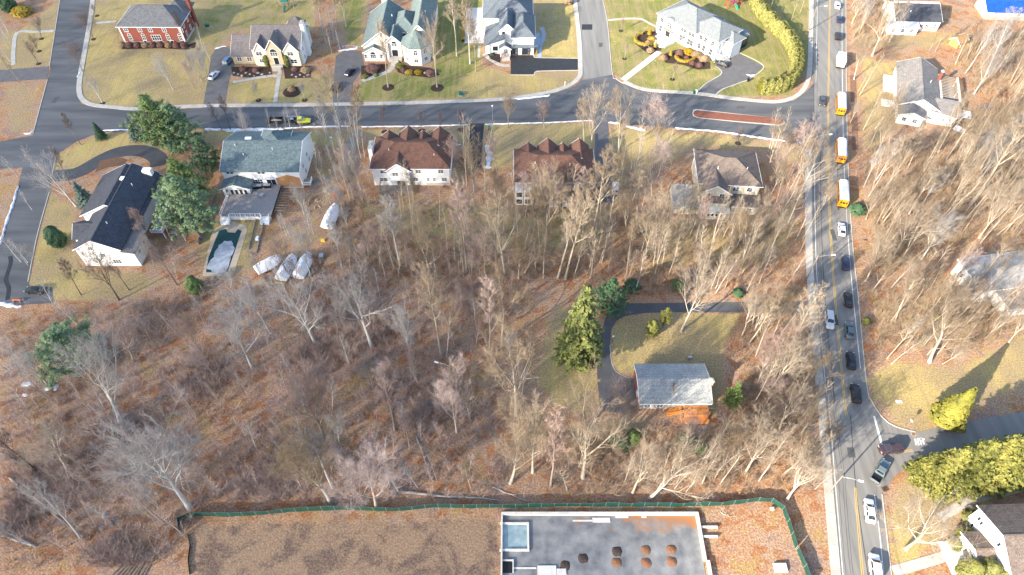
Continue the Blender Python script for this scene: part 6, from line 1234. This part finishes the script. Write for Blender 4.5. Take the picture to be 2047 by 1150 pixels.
for s in (-1,1): wheel(o,-2.2,s*.98,.45,.3); wheel(o,2.6,s*.95,.45,.26); obj('side_window',MB().box(1.85,2.5,s*1.05-.02,s*1.05+.02,1.6,2.25),M_CARGLASS,o); obj('taillight',MB().box(-3.46,-3.4,s*1.0-.1,s*1.0+.1,.78,.95),M_TAIL,o)
# shrink-wrapped boats on trailers
M_WRAP=mat('shrink_wrap',(.78,.78,.80),.8,(.70,.71,.73),.6,bump=.03,bscale=2.5)
def boat(px,rz,L,label):
    o=thing('wrapped_boat',label,'boat',G(*px),R(rz),'white wrapped boats in the yard'); st=[]; n=9; mb=MB(); k=8
    for i in range(n):
        t=i/(n-1); x=-L/2+L*t; w_=1.8*(1-max(0,(t-.6)/.4)**2*.6)*(.9+.1*min(1,t*5)); top=2.85-.35*abs(t-.45)*2; 
        for y,z in ((0,.55),(-.75,.75),(-1,1.35),(-.8,1.85),(-.12,1),(.12,1),(.8,1.85),(1,1.35),(.75,.75)):
            zz=top if z==1 else z*(1+.12*max(0,t-.6)); mb.v.append((x,y*max(.06,w_),zz+(random.Random(i*9+int(y*10)).uniform(-.015,.015))))
    m=9
    for i in range(n-1):
        for j in range(m): mb.f.append((i*m+j,(i+1)*m+j,(i+1)*m+(j+1)%m,i*m+(j+1)%m)); mb.m.append(0)
    mb.f+= [tuple(range(m)),tuple((n-1)*m+j for j in range(m))[::-1]]; mb.m+=[0,0]
    obj('wrap',mb,M_WRAP,o); obj('trailer_frame',MB().box(-L/2+.2,L/2+.9,-.5,.5,.4,.54),M_STEEL,o)
    for s in (-1,1): wheel(o,-.8,s*1.0,.32,.2)
    obj('ridge_strap',MB().box(-L/2+.3,L/2-1,-.04,.04,2.64,2.68),mat('strap_dark',(.12,.06,.08),.8),o)
boat((540,535),40,6.6,'white wrapped boat left of the pair behind the retaining wall'); boat((577,542),78,7.4,'white wrapped boat in the middle of three'); boat((609,538),80,7.4,'white wrapped boat at the right of three'); boat((664,440),82,7.8,'white wrapped boat near the teal roofed house woodpile')
# ================================================================ FENCE, POLES, SNOW AND YARD THINGS
M_SCREEN=mat('green_screen',(.010,.060,.045),.6,(.006,.04,.032),.8); M_SCRB=mat('black_screen',(.02,.028,.024),.6)
fc=thing('construction_fence','green screened construction fence around the foundation site','fence')
fpath=resample(pxl([(362,1066),(368,1034),(470,1033),(600,1023),(700,1020),(790,1022),(870,1015),(960,1016),(1131,1013),(1257,1013),(1370,1013),(1456,1010),(1528,1002),(1562,1016),(1577,1058),(1590,1097)]),.5)
def screens(path,step=2.4,H=1.75):
    a=arclen(path); n=int(a[-1]/step); rs=random.Random(3)
    pv=None
    for i in range(n+1):
        p,d=at_len(path,a,min(a[-1],a[-1]*i/n)); nn=Vector((-d.y,d.x,0)); lean=nn*rs.uniform(-.12,.12); top=p+lean+Vector((0,0,H*rs.uniform(.93,1.05)))
        obj('post',MB().tube([p,top+Vector((0,0,.12))],.035,6),M_STEEL,fc)
        if pv:
            q,qt=pv; mid=(q+p)/2+nn*rs.uniform(-.1,.1); mt=(qt+top)/2+Vector((0,0,-rs.uniform(.02,.16)))+nn*rs.uniform(-.1,.1); e=nn*.012
            vs=[]
            for sgn in (1,-1): vs+=[q+e*sgn+Vector((0,0,.03)),mid+e*sgn+Vector((0,0,.03)),p+e*sgn+Vector((0,0,.03)),top+e*sgn,mt+e*sgn,qt+e*sgn]
            obj('screen_panel',MB().add(vs,[(0,1,4,5),(1,2,3,4),(11,10,7,6),(10,9,8,7),(5,4,10,11),(4,3,9,10)]),M_SCRB if (p.x<-62) else M_SCREEN,fc)
            obj('top_rail',MB().tube([qt,mt+Vector((0,0,.06)),top],.025,5),mat('rail_green',(.10,.13,.12),.6),fc)
        pv=(p,top)
screens(fpath); screens(resample(pxl([(1592,1100),(1603,1125),(1620,1170)]),.5))
o=thing('silt_fence','low black silt fence running down from the fence corner','fence'); sp=resample(pxl([(376,1068),(381,1090),(377,1120),(382,1160)]),1.0)
for i in range(0,len(sp)-2,2): obj('silt_panel',MB().bar(sp[i]+Vector((0,0,.25)),sp[i+2]+Vector((0,0,.25)),.04,.5),M_SCRB,o)

# street lamps and utility poles
def street_lamp(base,h,arm,label,m=None,wood=True):
    b=G(*base); o=thing('street_lamp',label,'street lamp',b); mm=m or (M_WOODP if wood else M_STEEL)
    obj('pole',MB().tube([(0,0,-.1),(0,0,h)],[.17 if wood else .10,.12 if wood else .07],10),mm,o); t=Vector((arm[0],arm[1],.35))
    obj('arm',MB().tube([(0,0,h-.6),tuple(Vector((0,0,h-.35))+t*.5),tuple(Vector((0,0,h-.5))+t)],.04,6),M_STEEL,o)
    e=Vector((0,0,h-.5))+t; d=t.normalized(); obj('lamp_head',MB().bar(e-d*.1,e+d*.75,.3,.16),M_TRIM,o); return o
LAMPS=[((1649,992),9.2,(2.6,-.9),'street lamp on a timber pole beside the junction'),((1616,62),9.0,(2.6,.2),'street lamp on a pole at the top of the main road'),((1612,322),9.0,(3.4,.4),'street lamp reaching over the road near the buses'),((1611,560),8.8,(3.2,.2),'street lamp arm over the road below the buses'),((902,760),6.0,(-2.4,.6),'lone street lamp among the trees in the middle')]
for i,(b,h_,a,l) in enumerate(LAMPS): street_lamp(b,h_,a,l)
tops=[G(*b)+Vector((0,0,h_-.2)) for b,h_,a,l in (LAMPS[1],LAMPS[2],LAMPS[3],LAMPS[0])]; tops=[tops[0]+(tops[0]-tops[1])*.8]+tops+[tops[-1]+(tops[-1]-tops[-2])*.6]
for k,(dx,dz) in enumerate(((0,0),(.45,-.1),(-.4,-.9))):
    for i in range(len(tops)-1):
        a,b=tops[i]+Vector((dx,0,dz)),tops[i+1]+Vector((dx,0,dz)); pts=[a.lerp(b,t/10)+Vector((0,0,-1.1*4*(t/10)*(1-t/10))) for t in range(11)]
        tag(obj('overhead_wire',MB().tube(pts,.028,4),M_BLACK),('highest','outer','lowest')[k]+' overhead wire along the main road, '+('top','upper','middle','lower','bottom')[i]+' span','wire')
b=G(1600,170)
o=thing('street_lamp','slender pale lamp post at the cross street by the young trees','street lamp',G(985,243)); obj('pole',MB().tube([(0,0,0),(0,0,5.4)],[.07,.045],8),M_STEEL,o); obj('lamp_head',MB().tube([(0,0,5.4),(0,0,5.55),(0,0,5.75)],[.2,.26,.05],8),M_TRIM,o)
o=thing('stop_sign','small stop sign post on the corner verge','sign',G(1813,852),R(20)); obj('post',MB().tube([(0,0,0),(0,0,2.3)],.035,6),M_STEEL,o)
oc=[(math.cos(math.pi/8+i*math.pi/4)*.38,math.sin(math.pi/8+i*math.pi/4)*.38) for i in range(8)]
obj('sign_plate',MB().add([(-.03,x,2.2+z) for x,z in oc]+[(.0,x,2.2+z) for x,z in oc],[tuple(range(8))[::-1],tuple(range(8,16))]+[(i,(i+1)%8,8+(i+1)%8,8+i) for i in range(8)]),M_STEEL,o)
o=thing('lamp_post','small white globe post at the ranch driveway bend','lamp post',G(1224,684)); obj('post',MB().tube([(0,0,0),(0,0,1.9)],.05,6),M_BLACK,o); obj('globe',MB().tube([(0,0,1.9),(0,0,2.05),(0,0,2.25),(0,0,2.35)],[.08,.2,.2,.05],8),M_TRIM,o)
o=thing('signpost','thin white post on the modern house lawn','post',G(1129,172)); obj('post',MB().box(-.06,.06,-.06,.06,0,1.5),M_TRIM,o); obj('cap',MB().box(-.09,.09,-.09,.09,1.5,1.58),M_TRIM,o)

# snow
def snow_strip(px,w,label,hh=.22,seed=1):
    rs=random.Random(seed); r=resample(pxl(px),.8); mb=MB(); n=len(r); vs=[]; cols=5
    for i,p in enumerate(r):
        d=(r[min(i+1,n-1)]-r[max(i-1,0)]).normalized(); nn=Vector((-d.y,d.x,0)); ww=w*.8*rs.uniform(.45,1.3)*(.25 if i in(0,n-1) else 1); sh=rs.uniform(-.15,.15)*w
        for c in range(cols): t=c/(cols-1)*2-1; vs.append(tuple(p+nn*(t*ww/2+sh)+Vector((0,0,.05+hh*(1-t*t)*rs.uniform(.6,1.2) if abs(t)<1 else .0))))
    fs=[(i*cols+c,(i+1)*cols+c,(i+1)*cols+c+1,i*cols+c+1) for i in range(n-1) for c in range(cols-1)]
    fs=[f[::-1] for f in fs]
    return tag(obj('snow_bank',mb.add(vs,fs),M_SNOW,smooth=True),label,'snow')
for k,(px,w_,lab) in enumerate((([(410,259),(470,260),(567,258)],1.6,'wide snow strip below the black trailer'),([(567,257),(624,254),(700,253)],.7,'thin snow line beside the yellow pickup'),([(722,254),(817,253),(936,250)],.55,'thin snow line above the red-brown roof'),([(970,249),(1080,246),(1186,241)],.55,'snow line along the second brown house lawn'),([(1216,245),(1240,247)],1.3,'short snow patch right of the driveway mouth'),([(1350,256),(1441,264),(1500,273),(1571,283)],.9,'long snow line below the traffic island'),([(1024,198),(1050,197),(1100,191)],1.1,'bright snow patch on the street bend'),([(198,262),(230,260),(258,260)],.9,'snow line at the left corner verge'),([(36,372),(30,395),(15,440),(0,490)],.9,'snow line on the far left road edge'),([(972,290),(978,310),(974,338)],2.6,'snow bank beside the black driveway'),([(676,102),(695,100),(715,96)],1.2,'snow strip above the turret house driveway'),([(430,98),(440,95),(452,93)],1.2,'snow strip above the tan house driveway'),([(908,286),(915,290),(922,290)],1.2,'small snow patch at the brown house corner'),([(1492,150),(1500,151),(1508,150)],2.0,'white snow heap at the large white house driveway'),([(1246,252),(1280,258),(1290,262)],1.6,'snow patch under the pale street tree'),([(165,140),(158,150),(155,156)],.9,'snow sliver on the left sidewalk'),([(0,605),(20,610),(42,614)],1.6,'snow patch at the bottom left road end'),([(48,268),(60,267),(66,262)],.9,'snow patch at the left road corner'))): snow_strip(px,w_,lab,.22,k)
for k,(x,y,w_,d_) in enumerate(((52,768,2.2,1.3),(50,790,1.5,.9),(96,778,1.6,.9),(112,775,1.0,1.8),(440,505,5.2,9.5),(1500,150,3.0,1.6))):
    if k==4:
        c=G(446,508); pts=[G(*p) for p in ((450,478),(470,484),(462,520),(455,543),(414,543),(425,515),(437,490))]; m_=sum(pts,Vector())/len(pts); rs=random.Random(4); rp=resample(pts+[pts[0]],.8)
        rp=[m_+(p-m_)*rs.uniform(.80,1.08) for p in rp]
        tag(obj('snow_patch',MB().prism([(p.x,p.y) for p in rp[:-1]],.085,.14),mat('old_grey_snow',(.40,.43,.48),.8,(.20,.23,.27),.7,detail=8),smooth=False),'grey white snow lying on the pool cover','snow')
    elif k<4: heap('snow_patch',('larger','lower','third','rightmost')[k]+' of four old snow patches in the left woods','snow',(x,y),w_,d_,.12,M_SNOW,None,k,z=0)

# logs, planks, rubble
def log(px0,px1,r0,r1,m,label,z=.0,name='fallen_log',cat='log'):
    a,b=G(*px0),G(*px1); rs=random.Random(int(px0[0])); n=6; o=thing(name,label,cat,a); pts=[]
    for i in range(n+1): p=a.lerp(b,i/n)-a+Vector((rs.gauss(0,.12),rs.gauss(0,.12),0)); p.z=r0*.9; pts.append(p)
    obj('trunk',MB().tube(pts,[r0+(r1-r0)*i/n for i in range(n+1)],8),m,o)
    for k in range(4): p=pts[2+k%4]; d=Vector((rs.uniform(-1,1),rs.uniform(-1,1),.5)).normalized(); obj('broken_branch',MB().tube([p,p+d*rs.uniform(.6,1.8)],[r1*.8,.02],5),m,o)
GB,PB,DB=TONES['grey'][0],TONES['pale'][0],TONES['dark'][0]
log((785,985),(1000,1000),.28,.1,GB,'long fallen trunk lying along the fence'); log((833,872),(863,962),.22,.12,GB,'fallen trunk pointing down in the middle woods'); log((990,1005),(930,990),.14,.06,PB,'thin fallen branch right of the long trunk'); log((0,905),(70,942),.38,.2,DB,'dark fallen trunk at the left edge'); log((20,955),(165,1075),.25,.1,GB,'long thin trunk lying at lower left'); log((0,1068),(70,1093),.3,.15,GB,'grey trunk at the bottom left edge'); log((780,800),(790,860),.16,.1,DB,'dark leaning log in the middle woods'); log((815,835),(845,800),.14,.08,DB,'dark fallen limb above the grey planks'); log((985,975),(1060,1005),.12,.05,GB,'slim fallen pole near the fence middle'); log((1440,1025),(1460,1035),.08,.05,PB,'small stick inside the fence')
for k,(a,b) in enumerate((((834,838),(838,803)),((849,840),(854,803)))):
    p,q=G(*a),G(*b); tag(obj('wooden_plank',MB().bar(p+Vector((0,0,.1)),q+Vector((0,0,.1)),.55,.16),mat('grey_plank',(.42,.40,.36),.9,(.30,.28,.26),2)),('left','right')[k]+' of two grey planks lying in the woods','plank')
for k in range(9):
    p,q=G(225+k*7,1150+k*2),G(285+k*4,1090+(k%3)*4); tag(obj('timber_pole',MB().tube([p+Vector((0,0,.15+.1*(k%2))),q+Vector((0,0,.15+.1*(k%2)))],[.14,.08],6),M_WOODP),('first','second','third','fourth','fifth','sixth','seventh','eighth','ninth')[k]+' pole from the left in the timber pile at bottom left','pole',group='timber poles at bottom left')
o=thing('wooden_ladder','pale ladder-like frame lying in the lower left woods','ladder',G(158,1080),R(35)); 
for y in (-.35,.35): obj('side_rail',MB().box(-1.6,1.2,y-.05,y+.05,.03,.13),PB,o)
for i in range(6): obj('rung',MB().box(-1.5+i*.5,-1.4+i*.5,-.3,.3,.05,.12),PB,o)
def rock_mesh(seed):
    rs=random.Random(seed); bm=bmesh.new(); bmesh.ops.create_icosphere(bm,subdivisions=2,radius=.5)
    for v in bm.verts: v.co*=rs.uniform(.82,1.12); v.co.z=max(-.2,v.co.z*.7)
    me_=bpy.data.meshes.new('rock'); bm.to_mesh(me_); bm.free(); me_.materials.append(M_STONE); return me_
ROCKS=[rock_mesh(i) for i in range(4)]
def rocks(pts,where,grp,s=(.6,1.1),mt=None):
    rs=random.Random(len(pts)); ords=['first','second','third','fourth','fifth','sixth','seventh','eighth','ninth','tenth','eleventh','twelfth','thirteenth','fourteenth']
    for i,p in enumerate(pts):
        o=link('boulder',ROCKS[i%4],None,None,G(*p)); k=rs.uniform(*s); o.scale=(k*1.2,k,k); o.rotation_euler=(0,0,rs.uniform(0,6)); tag(o,f'{ords[i]} boulder from the left {where}','boulder',grp)
rocks([(676+i*5.4,92+math.sin(i)*1.5) for i in range(10)],'in the row above the turret driveway','boulders above the turret driveway')
rocks([(468+i*8,146+(i%3)*3) for i in range(10)],'in the rockery before the tan house','rockery of the tan house',(.5,1.0)); rocks([(584+i*8,150+(i%2)*4) for i in range(5)],'in the rockery right of the tan house steps','rockery right of the steps',(.5,.9))
rocks([(806,143),(812,146),(850,146),(858,152),(868,150)],'in the turret house border','turret house border stones',(.7,1.2)); rocks([(210,1030),(222,1046),(205,1055),(228,1040),(212,1092)],'of the loose stones in the lower left woods','loose stones lower left',(.7,1.4)); rocks([(814,768),(822,764),(812,794),(818,798),(840,790)],'of the pale stones above the grey planks','pale stones middle woods',(.6,1.1))
rocks([(1288,92),(1297,94),(1310,122),(1352,112),(1390,128),(1400,130)],'in the large white house beds','stones in white house beds',(.5,.8)); rocks([(265+i*9,279+(i%2)*1.5) for i in range(6)],'edging the curved driveway','stones edging the curved driveway',(.6,1.0))
rocks([(664,1000),(614,1001),(672,1005)],'of the stones left of the pinkish tree by the fence','stones by the fence',(.4,.7))
# mulch rings
def ring(px,r,label): o=obj('mulch_ring',MB().tube([(0,0,0),(0,0,.10),(0,0,.16)],[r,r*.92,r*.3],16),M_MULCH,None,G(*px)+Vector((0,0,.02))); tag(o,label,'mulch bed')
for px,r_,lab in (((776,175),1.9,'dark mulch ring round the tall turret house tree'),((874,176),2.1,'mulch ring round the tree right of the turret'),((584,184),2.9,'round mulch bed on the tan house lawn'),((517,201),.9,'small mulch ring on the tan house verge, left'),((609,201),.9,'small mulch ring on the tan house verge, right'),((843,262),1.1,'mulch ring of the left of three young street trees'),((882,262),1.1,'mulch ring of the middle of three young street trees'),((921,260),1.1,'mulch ring of the right of three young street trees'),((769,264),1.0,'mulch ring of the young tree near the brown chimney'),((205,207),.8,'mulch ring at the street corner tree'),((83,78),.8,'uppermost mulch ring on the left lawn'),((78,103),.8,'middle mulch ring on the left lawn'),((77,128),.8,'lowest mulch ring on the left lawn'),((187,79),.8,'mulch ring beside the brick house sidewalk'),((194,32),.8,'mulch ring near the top left sidewalk'),((1241,62),.8,'upper mulch ring on the corner house lawn'),((1248,118),.8,'middle mulch ring on the corner house lawn'),((1344,159),.9,'lower mulch ring on the corner house lawn'),((1475,287),.9,'mulch ring of the young tree above the walkout house')): ring(px,r_,lab)
for b_,t_ in (((1241,62),(1246,35)),((1248,118),(1254,85)),((1344,159),(1352,125))): bare(b_,t_,'fan','pale',wide=.7)
def bed(px,label,m=None,z=.05): tag(struct('planting_bed',MB().sheet(pxl(px),z),m or M_MULCH),label)
bed([(236,92),(250,88),(376,90),(392,84),(390,96),(372,100),(320,97),(245,99)],'mulch strip along the brick house'); bed([(462,134),(540,134),(545,150),(500,156),(465,152)],'mulch bed left of the tan house steps'); bed([(566,134),(620,132),(622,156),(570,158)],'mulch bed right of the tan house steps'); bed([(722,132),(775,128),(772,145),(740,158),(722,158)],'mulch bed left of the turret walk'); bed([(790,128),(805,130),(860,136),(880,150),(860,156),(812,150),(795,145)],'mulch bed around the turret')
bed([(1290,62),(1312,64),(1322,100),(1300,110),(1285,100),(1270,88),(1275,75)],'mulch bed left of the white terrace'); bed([(1322,110),(1350,100),(1420,125),(1420,138),(1395,140),(1365,130),(1330,126)],'mulch bed before the white facade'); bed([(200,322),(235,314),(252,318),(250,330),(215,335),(190,345)],'brown bed beside the curved driveway',mat('brown_bed',(.16,.085,.05),.95,(.10,.055,.035),1.5))
bed([(1699,150),(1711,150),(1716,300),(1704,300)],'brown earth strip right of the main road',mat('earth_strip',(.22,.12,.075),.95,(.13,.075,.05),.8),.03)
bed([(1560,150),(1572,142),(1578,148),(1572,158),(1557,158)],'small mulch bed by the tall hedge')
# bins, play things, yard clutter
def bin_(px,label,m,rz=0): o=thing('wheelie_bin',label,'bin',G(*px)+Vector((0,0,.04)),rz); obj('body',MB().add([(-.25,-.28,.05),(.25,-.28,.05),(.25,.28,.05),(-.25,.28,.05),(-.32,-.36,1.0),(.32,-.36,1.0),(.32,.36,1.0),(-.32,.36,1.0)],[(3,2,1,0),(4,5,6,7),(0,1,5,4),(1,2,6,5),(2,3,7,6),(3,0,4,7)]),m,o); obj('lid',MB().box(-.35,.35,-.4,.4,1.0,1.08),m,o); wheel(o,-.1,.25,.1,.06); wheel(o,-.1,-.25,.1,.06)
M_BING=mat('bin_green',(.01,.12,.06),.5); M_BINT=mat('utility_teal',(.012,.10,.085),.6)
bin_((1238,247),'green bin at the driveway mouth under pale trees',M_BING); bin_((1387,188),'green bin at the large white house driveway, left of two',M_BING); bin_((1391,187),'white-lidded bin at the large white house driveway',M_TRIM); bin_((978,260),'dark green bin on the brown house lawn, left',M_BINT); bin_((984,262),'dark green bin on the brown house lawn, right',M_BING); bin_((1495,163),'dark bin at the large white house driveway edge',M_BLACK)
for px,lab in (((415,54),'teal utility box on the lawn behind the brick house'),((921,190),'teal utility box near the turret lawn edge')): o=thing('utility_box',lab,'utility box',G(*px)); obj('cabinet',MB().box(-.6,.6,-.5,.5,.1,.9),M_BINT,o); obj('lid',MB().box(-.65,.65,-.55,.55,.9,1.0),M_BINT,o); obj('plinth',MB().box(-.75,.75,-.65,.65,0,.1),M_CONC,o)
def playset(px,label,cols,rz=0):
    o=thing('playset',label,'playset',G(*px),rz)
    for x in (-3,-1,1,3):
        for y in (-1,1): obj('post',MB().bar((x,y*1.2 if abs(x)>2 else y*.8,0),(x,y*.2 if abs(x)>2 else y*.8,2.6),.14,.14),cols[0],o)
    obj('beam',MB().bar((-3,0,2.6),(-1,0,2.6),.15,.15),cols[0],o); obj('beam',MB().bar((1,0,2.6),(3,0,2.6),.15,.15),cols[0],o); obj('platform',MB().box(-1,1,-.9,.9,1.3,1.4),cols[0],o)
    obj('canopy',MB().add([(-1.2,-1,2.6),(1.2,-1,2.6),(1.2,1,2.6),(-1.2,1,2.6),(-1.2,0,3.4),(1.2,0,3.4)],[(0,1,5,4),(2,3,4,5),(0,4,3),(1,2,5)]),cols[1],o); obj('slide',MB().add([(-.35,-.9,1.4),(.35,-.9,1.4),(.35,-3.2,.15),(-.35,-3.2,.15),(-.35,-.9,1.25),(.35,-.9,1.25),(.35,-3.2,.0),(-.35,-3.2,0)],[(0,3,2,1),(4,5,6,7),(0,4,7,3),(1,2,6,5),(3,7,6,2)]),cols[2],o)
    for x in (-2.4,-1.6,2): obj('swing_seat',MB().box(x-.2,x+.2,-.12,.12,.5,.55),M_BLACK,o); [obj('swing_chain',MB().bar((x+q,0,.55),(x+q,0,2.6),.02,.02),M_STEEL,o) for q in (-.18,.18)]
playset((572,16),'wooden playset with green canopy on the lawn behind the tan house',(M_WOODP,mat('canopy_green',(.02,.14,.10),.6),M_BINT)); playset((1465,12),'red and green playset behind the large white house',(mat('play_red',(.45,.04,.03),.5),mat('play_blue',(.03,.06,.4),.5),mat('play_green',(.02,.35,.22),.45)),.4)
o=thing('barrier','orange road barrier at the dead end','barrier',G(36,604)); obj('plank',MB().box(-1.0,1.0,-.05,.05,.6,.95),mat('barrier_orange',(.75,.13,.02),.5),o); [obj('leg',MB().box(x-.06,x+.06,-.3,.3,0,.6),M_STEEL,o) for x in (-.8,.8)]
for px,sz,m_,lab in (((364,466),(1.6,.5,.3),mat('toy_yellow',(.75,.50,.03),.5),'yellow slide part left of the pool'),((646,482),(1.0,.7,.5),MATS['toy_yellow'],'yellow bin lid below the wrapped boat'),((673,392),(1.4,1.2,.9),mat('tarp_red',(.55,.05,.03),.6),'red tarp bundle near the wrapped boat'),((651,383),(1.1,1.2,.9),M_STEEL,'grey metal box near the wrapped boat'),((709,482),(1.2,.8,.5),MATS['toy_yellow'],'yellow and white bag under the trees'),((560,567),(2.6,.4,.4),MATS['toy_yellow'],'yellow kayak below the wrapped boats'),((515,478),(.8,1.2,.6),M_WRAP,'white bundle by the retaining wall'),((643,514),(1.2,1.5,.8),M_STEEL,'pale metal tank right of the wrapped boats'),((345,465),(1.4,1.0,.3),M_CONC,'pale pallet left of the pool fence'),((1378,718),(1.0,.6,.9),M_STEEL,'grey bench box behind the ranch house'),((660,276),(1.2,.5,.3),M_TRIM,'white board lying right of the teal roof'),((1560,1135),(2.4,1.6,.5),mat('rubble_white',(.6,.58,.55),.9,(.35,.33,.3),3,bump=.6),'pale rubble pile inside the green fence'),((1797,803),(1.2,.6,.15),M_TRIM,'white scrap on the corner verge'),((1543,1018),(.7,.6,.5),M_CONC,'small pale block at the fence corner'),((909,518),(1.2,1.2,1.0),M_WOODP,'wooden crate in the middle woods')):
    o=obj('yard_item',MB().add(*(lambda w,d,h:([(-w/2,-d/2,0),(w/2,-d/2,0),(w/2,d/2,0),(-w/2,d/2,0),(-w*.44,-d*.42,h),(w*.44,-d*.42,h*.9),(w*.42,d*.42,h*1.05),(-w*.42,d*.4,h*.95)],[(0,3,2,1),(4,5,6,7),(0,1,5,4),(1,2,6,5),(2,3,7,6),(3,0,4,7)]))(*sz)),m_,None,G(*px)); tag(o,lab,'yard item')
o=thing('wooden_fence','brown board fence between the charcoal house and the deck','fence'); fp=resample(pxl([(432,395),(418,425),(408,455),(398,490)]),1.0)
for i in range(len(fp)-1): obj('board',MB().bar(fp[i]+Vector((0,0,.6)),fp[i+1]+Vector((0,0,.6)),.05,1.2),M_WOODP,o)
o=thing('lumber_stack','stacked lumber beside the teal roofed house','lumber',G(640,365),R(28))
for i in range(7): obj('plank',MB().box(-3,3,-1.6+i*.5,-1.25+i*.5,.02,.2+.07*(i%2)),M_WOODP,o)
wp=G(632,402); rs=random.Random(2)
OR=['first','second','third','fourth','fifth','sixth','seventh','eighth','ninth','tenth','eleventh','twelfth','thirteenth','fourteenth']
for i in range(14):
    a=wp+Vector((rs.gauss(0,1.6),rs.gauss(0,1.6),.12)); d=Vector((rs.uniform(-1,1),rs.uniform(-1,1),0)).normalized()
    tag(obj('firewood_log',MB().tube([a-d*.5,a+d*.5],.14,7),mat('cut_wood',(.52,.38,.22),.9,(.36,.26,.16),3)),'split pale firewood log in the pile by the wrapped boat','firewood',group='firewood by the wrapped boat')
# ---------------------------------------------------------------- labels for the bare trees
LM=[('the ranch house',(1350,770)),('the tall spruce',(1150,690)),('the foundation',(1180,1030)),('the red-brown roofed house',(820,345)),('the second brown house',(1110,380)),('the teal roofed house',(525,340)),('the charcoal roofed house',(225,430)),('the walkout house',(1430,380)),('the tan gabled house',(545,110)),('the turret house',(800,100)),('the modern house',(1020,90)),('the corner house',(1370,90)),('the brick house',(310,75)),('the weathered house',(1850,190)),('the dark roofed house',(1835,50)),('the right edge house',(1970,560)),('the white gabled house',(1980,1070)),('the grey planks',(845,820)),('the lone street lamp',(902,757)),('the covered pool',(440,510)),('the wrapped boats',(575,530)),('the lone pine',(160,720)),('the left fence corner',(365,1035)),('the junction lamp',(1649,992)),('the lowest school bus',(1677,390)),('the yellow arborvitae',(1905,830)),('the top left road',(140,150)),('the blue spruce',(180,410)),('the silver suv',(1656,644)),('the fallen trunk',(890,992)),('the timber pile',(270,1120)),('the snow patches',(75,780)),('the traffic island',(1475,235)),('the black driveway',(950,290)),('the yellow pickup',(600,246))]
LMW=[(n,G(*p),p) for n,p in LM]; grp={}
for o,hh,tone,kind in BARE:
    n,wp_,pp=min(LMW,key=lambda l:(l[1]-o.location).length); grp.setdefault(n,[]).append(((wp_-o.location).length,o,hh,tone,kind,pp))
ORD=['nearest','second nearest','third nearest','fourth nearest','fifth nearest','sixth nearest','seventh nearest','eighth nearest','ninth nearest','tenth nearest']
for n,ls in grp.items():
    ls.sort(key=lambda t:t[0])
    for i,(d,o,hh,tone,kind,pp) in enumerate(ls):
        x,y=proj(o.location); dx,dy=x-pp[0],y-pp[1]; side=('right of' if dx>0 else 'left of') if abs(dx)>abs(dy) else ('below' if dy>0 else 'above')
        size='tall' if hh>16 else 'mid-height' if hh>9 else 'small'; hab={'oak':'spreading','tall':'straight','fork':'forked','fan':'fine-twigged','thin':'slender','multi':'many-stemmed'}[kind]
        tag(o,f'{size} {tone} {hab} bare tree {side} {n}, {ORD[i] if i<10 else str(i+1)+"th nearest"} to it','tree','bare trees')
# ---------------------------------------------------------------- cloud (its shade lies over the left of the picture)
def cloud(center_ground, size, dist, seed):
    """a broad ragged cloud far up the sun's ray from the given ground point"""
    rs=np.random.RandomState(seed); up=-sdir; c=Vector(center_ground)+up*dist; n=72; m=20; vs=[]; fs=[]
    for j in range(m+1):
        for i in range(n):
            a=2*math.pi*i/n; r=j/m; edge=1+.10*math.sin(3*a+seed)+.07*math.sin(7*a+1.3*seed)+.04*math.sin(15*a)
            x,y=size[0]*r*edge*math.cos(a),size[1]*r*edge*math.sin(a); t=max(0,1-r**2)**.5*size[2]*(1+.35*math.sin(x*.013+y*.017)+.25*math.sin(x*.041-y*.03))
            vs.append((c.x+x,c.y+y,c.z+t))
    k=len(vs)
    for j in range(m+1):
        for i in range(n): v=vs[j*n+i]; vs.append((v[0],v[1],c.z-(v[2]-c.z)*.35))
    for j in range(m):
        for i in range(n):
            a,b,c2,d=j*n+i,j*n+(i+1)%n,(j+1)*n+(i+1)%n,(j+1)*n+i; fs.append((a,d,c2,b)); fs.append((k+a,k+b,k+c2,k+d))
    me_=bpy.data.meshes.new('cloud'); me_.from_pydata(vs,[],fs); me_.polygons.foreach_set('use_smooth',[True]*len(fs))
    mt=bpy.data.materials.new('cloud_vapour'); mt.use_nodes=True; N,L=mt.node_tree.nodes,mt.node_tree.links; N.clear(); out=N.new('ShaderNodeOutputMaterial'); tr=N.new('ShaderNodeBsdfTransparent'); df=N.new('ShaderNodeBsdfTranslucent'); df.inputs[0].default_value=(.9,.92,.95,1); mx=N.new('ShaderNodeMixShader'); mx.inputs[0].default_value=CLOUD_FAC; L.new(tr.outputs[0],mx.inputs[1]); L.new(df.outputs[0],mx.inputs[2]); L.new(mx.outputs[0],out.inputs[0])
    o=link('cloud',me_,mt); o['kind']='structure'; o['label']='thin cloud high above, shading the left of the scene'
CLOUD_FAC=.40
cloud((-215,120,0),(205,330,40),1900,2)
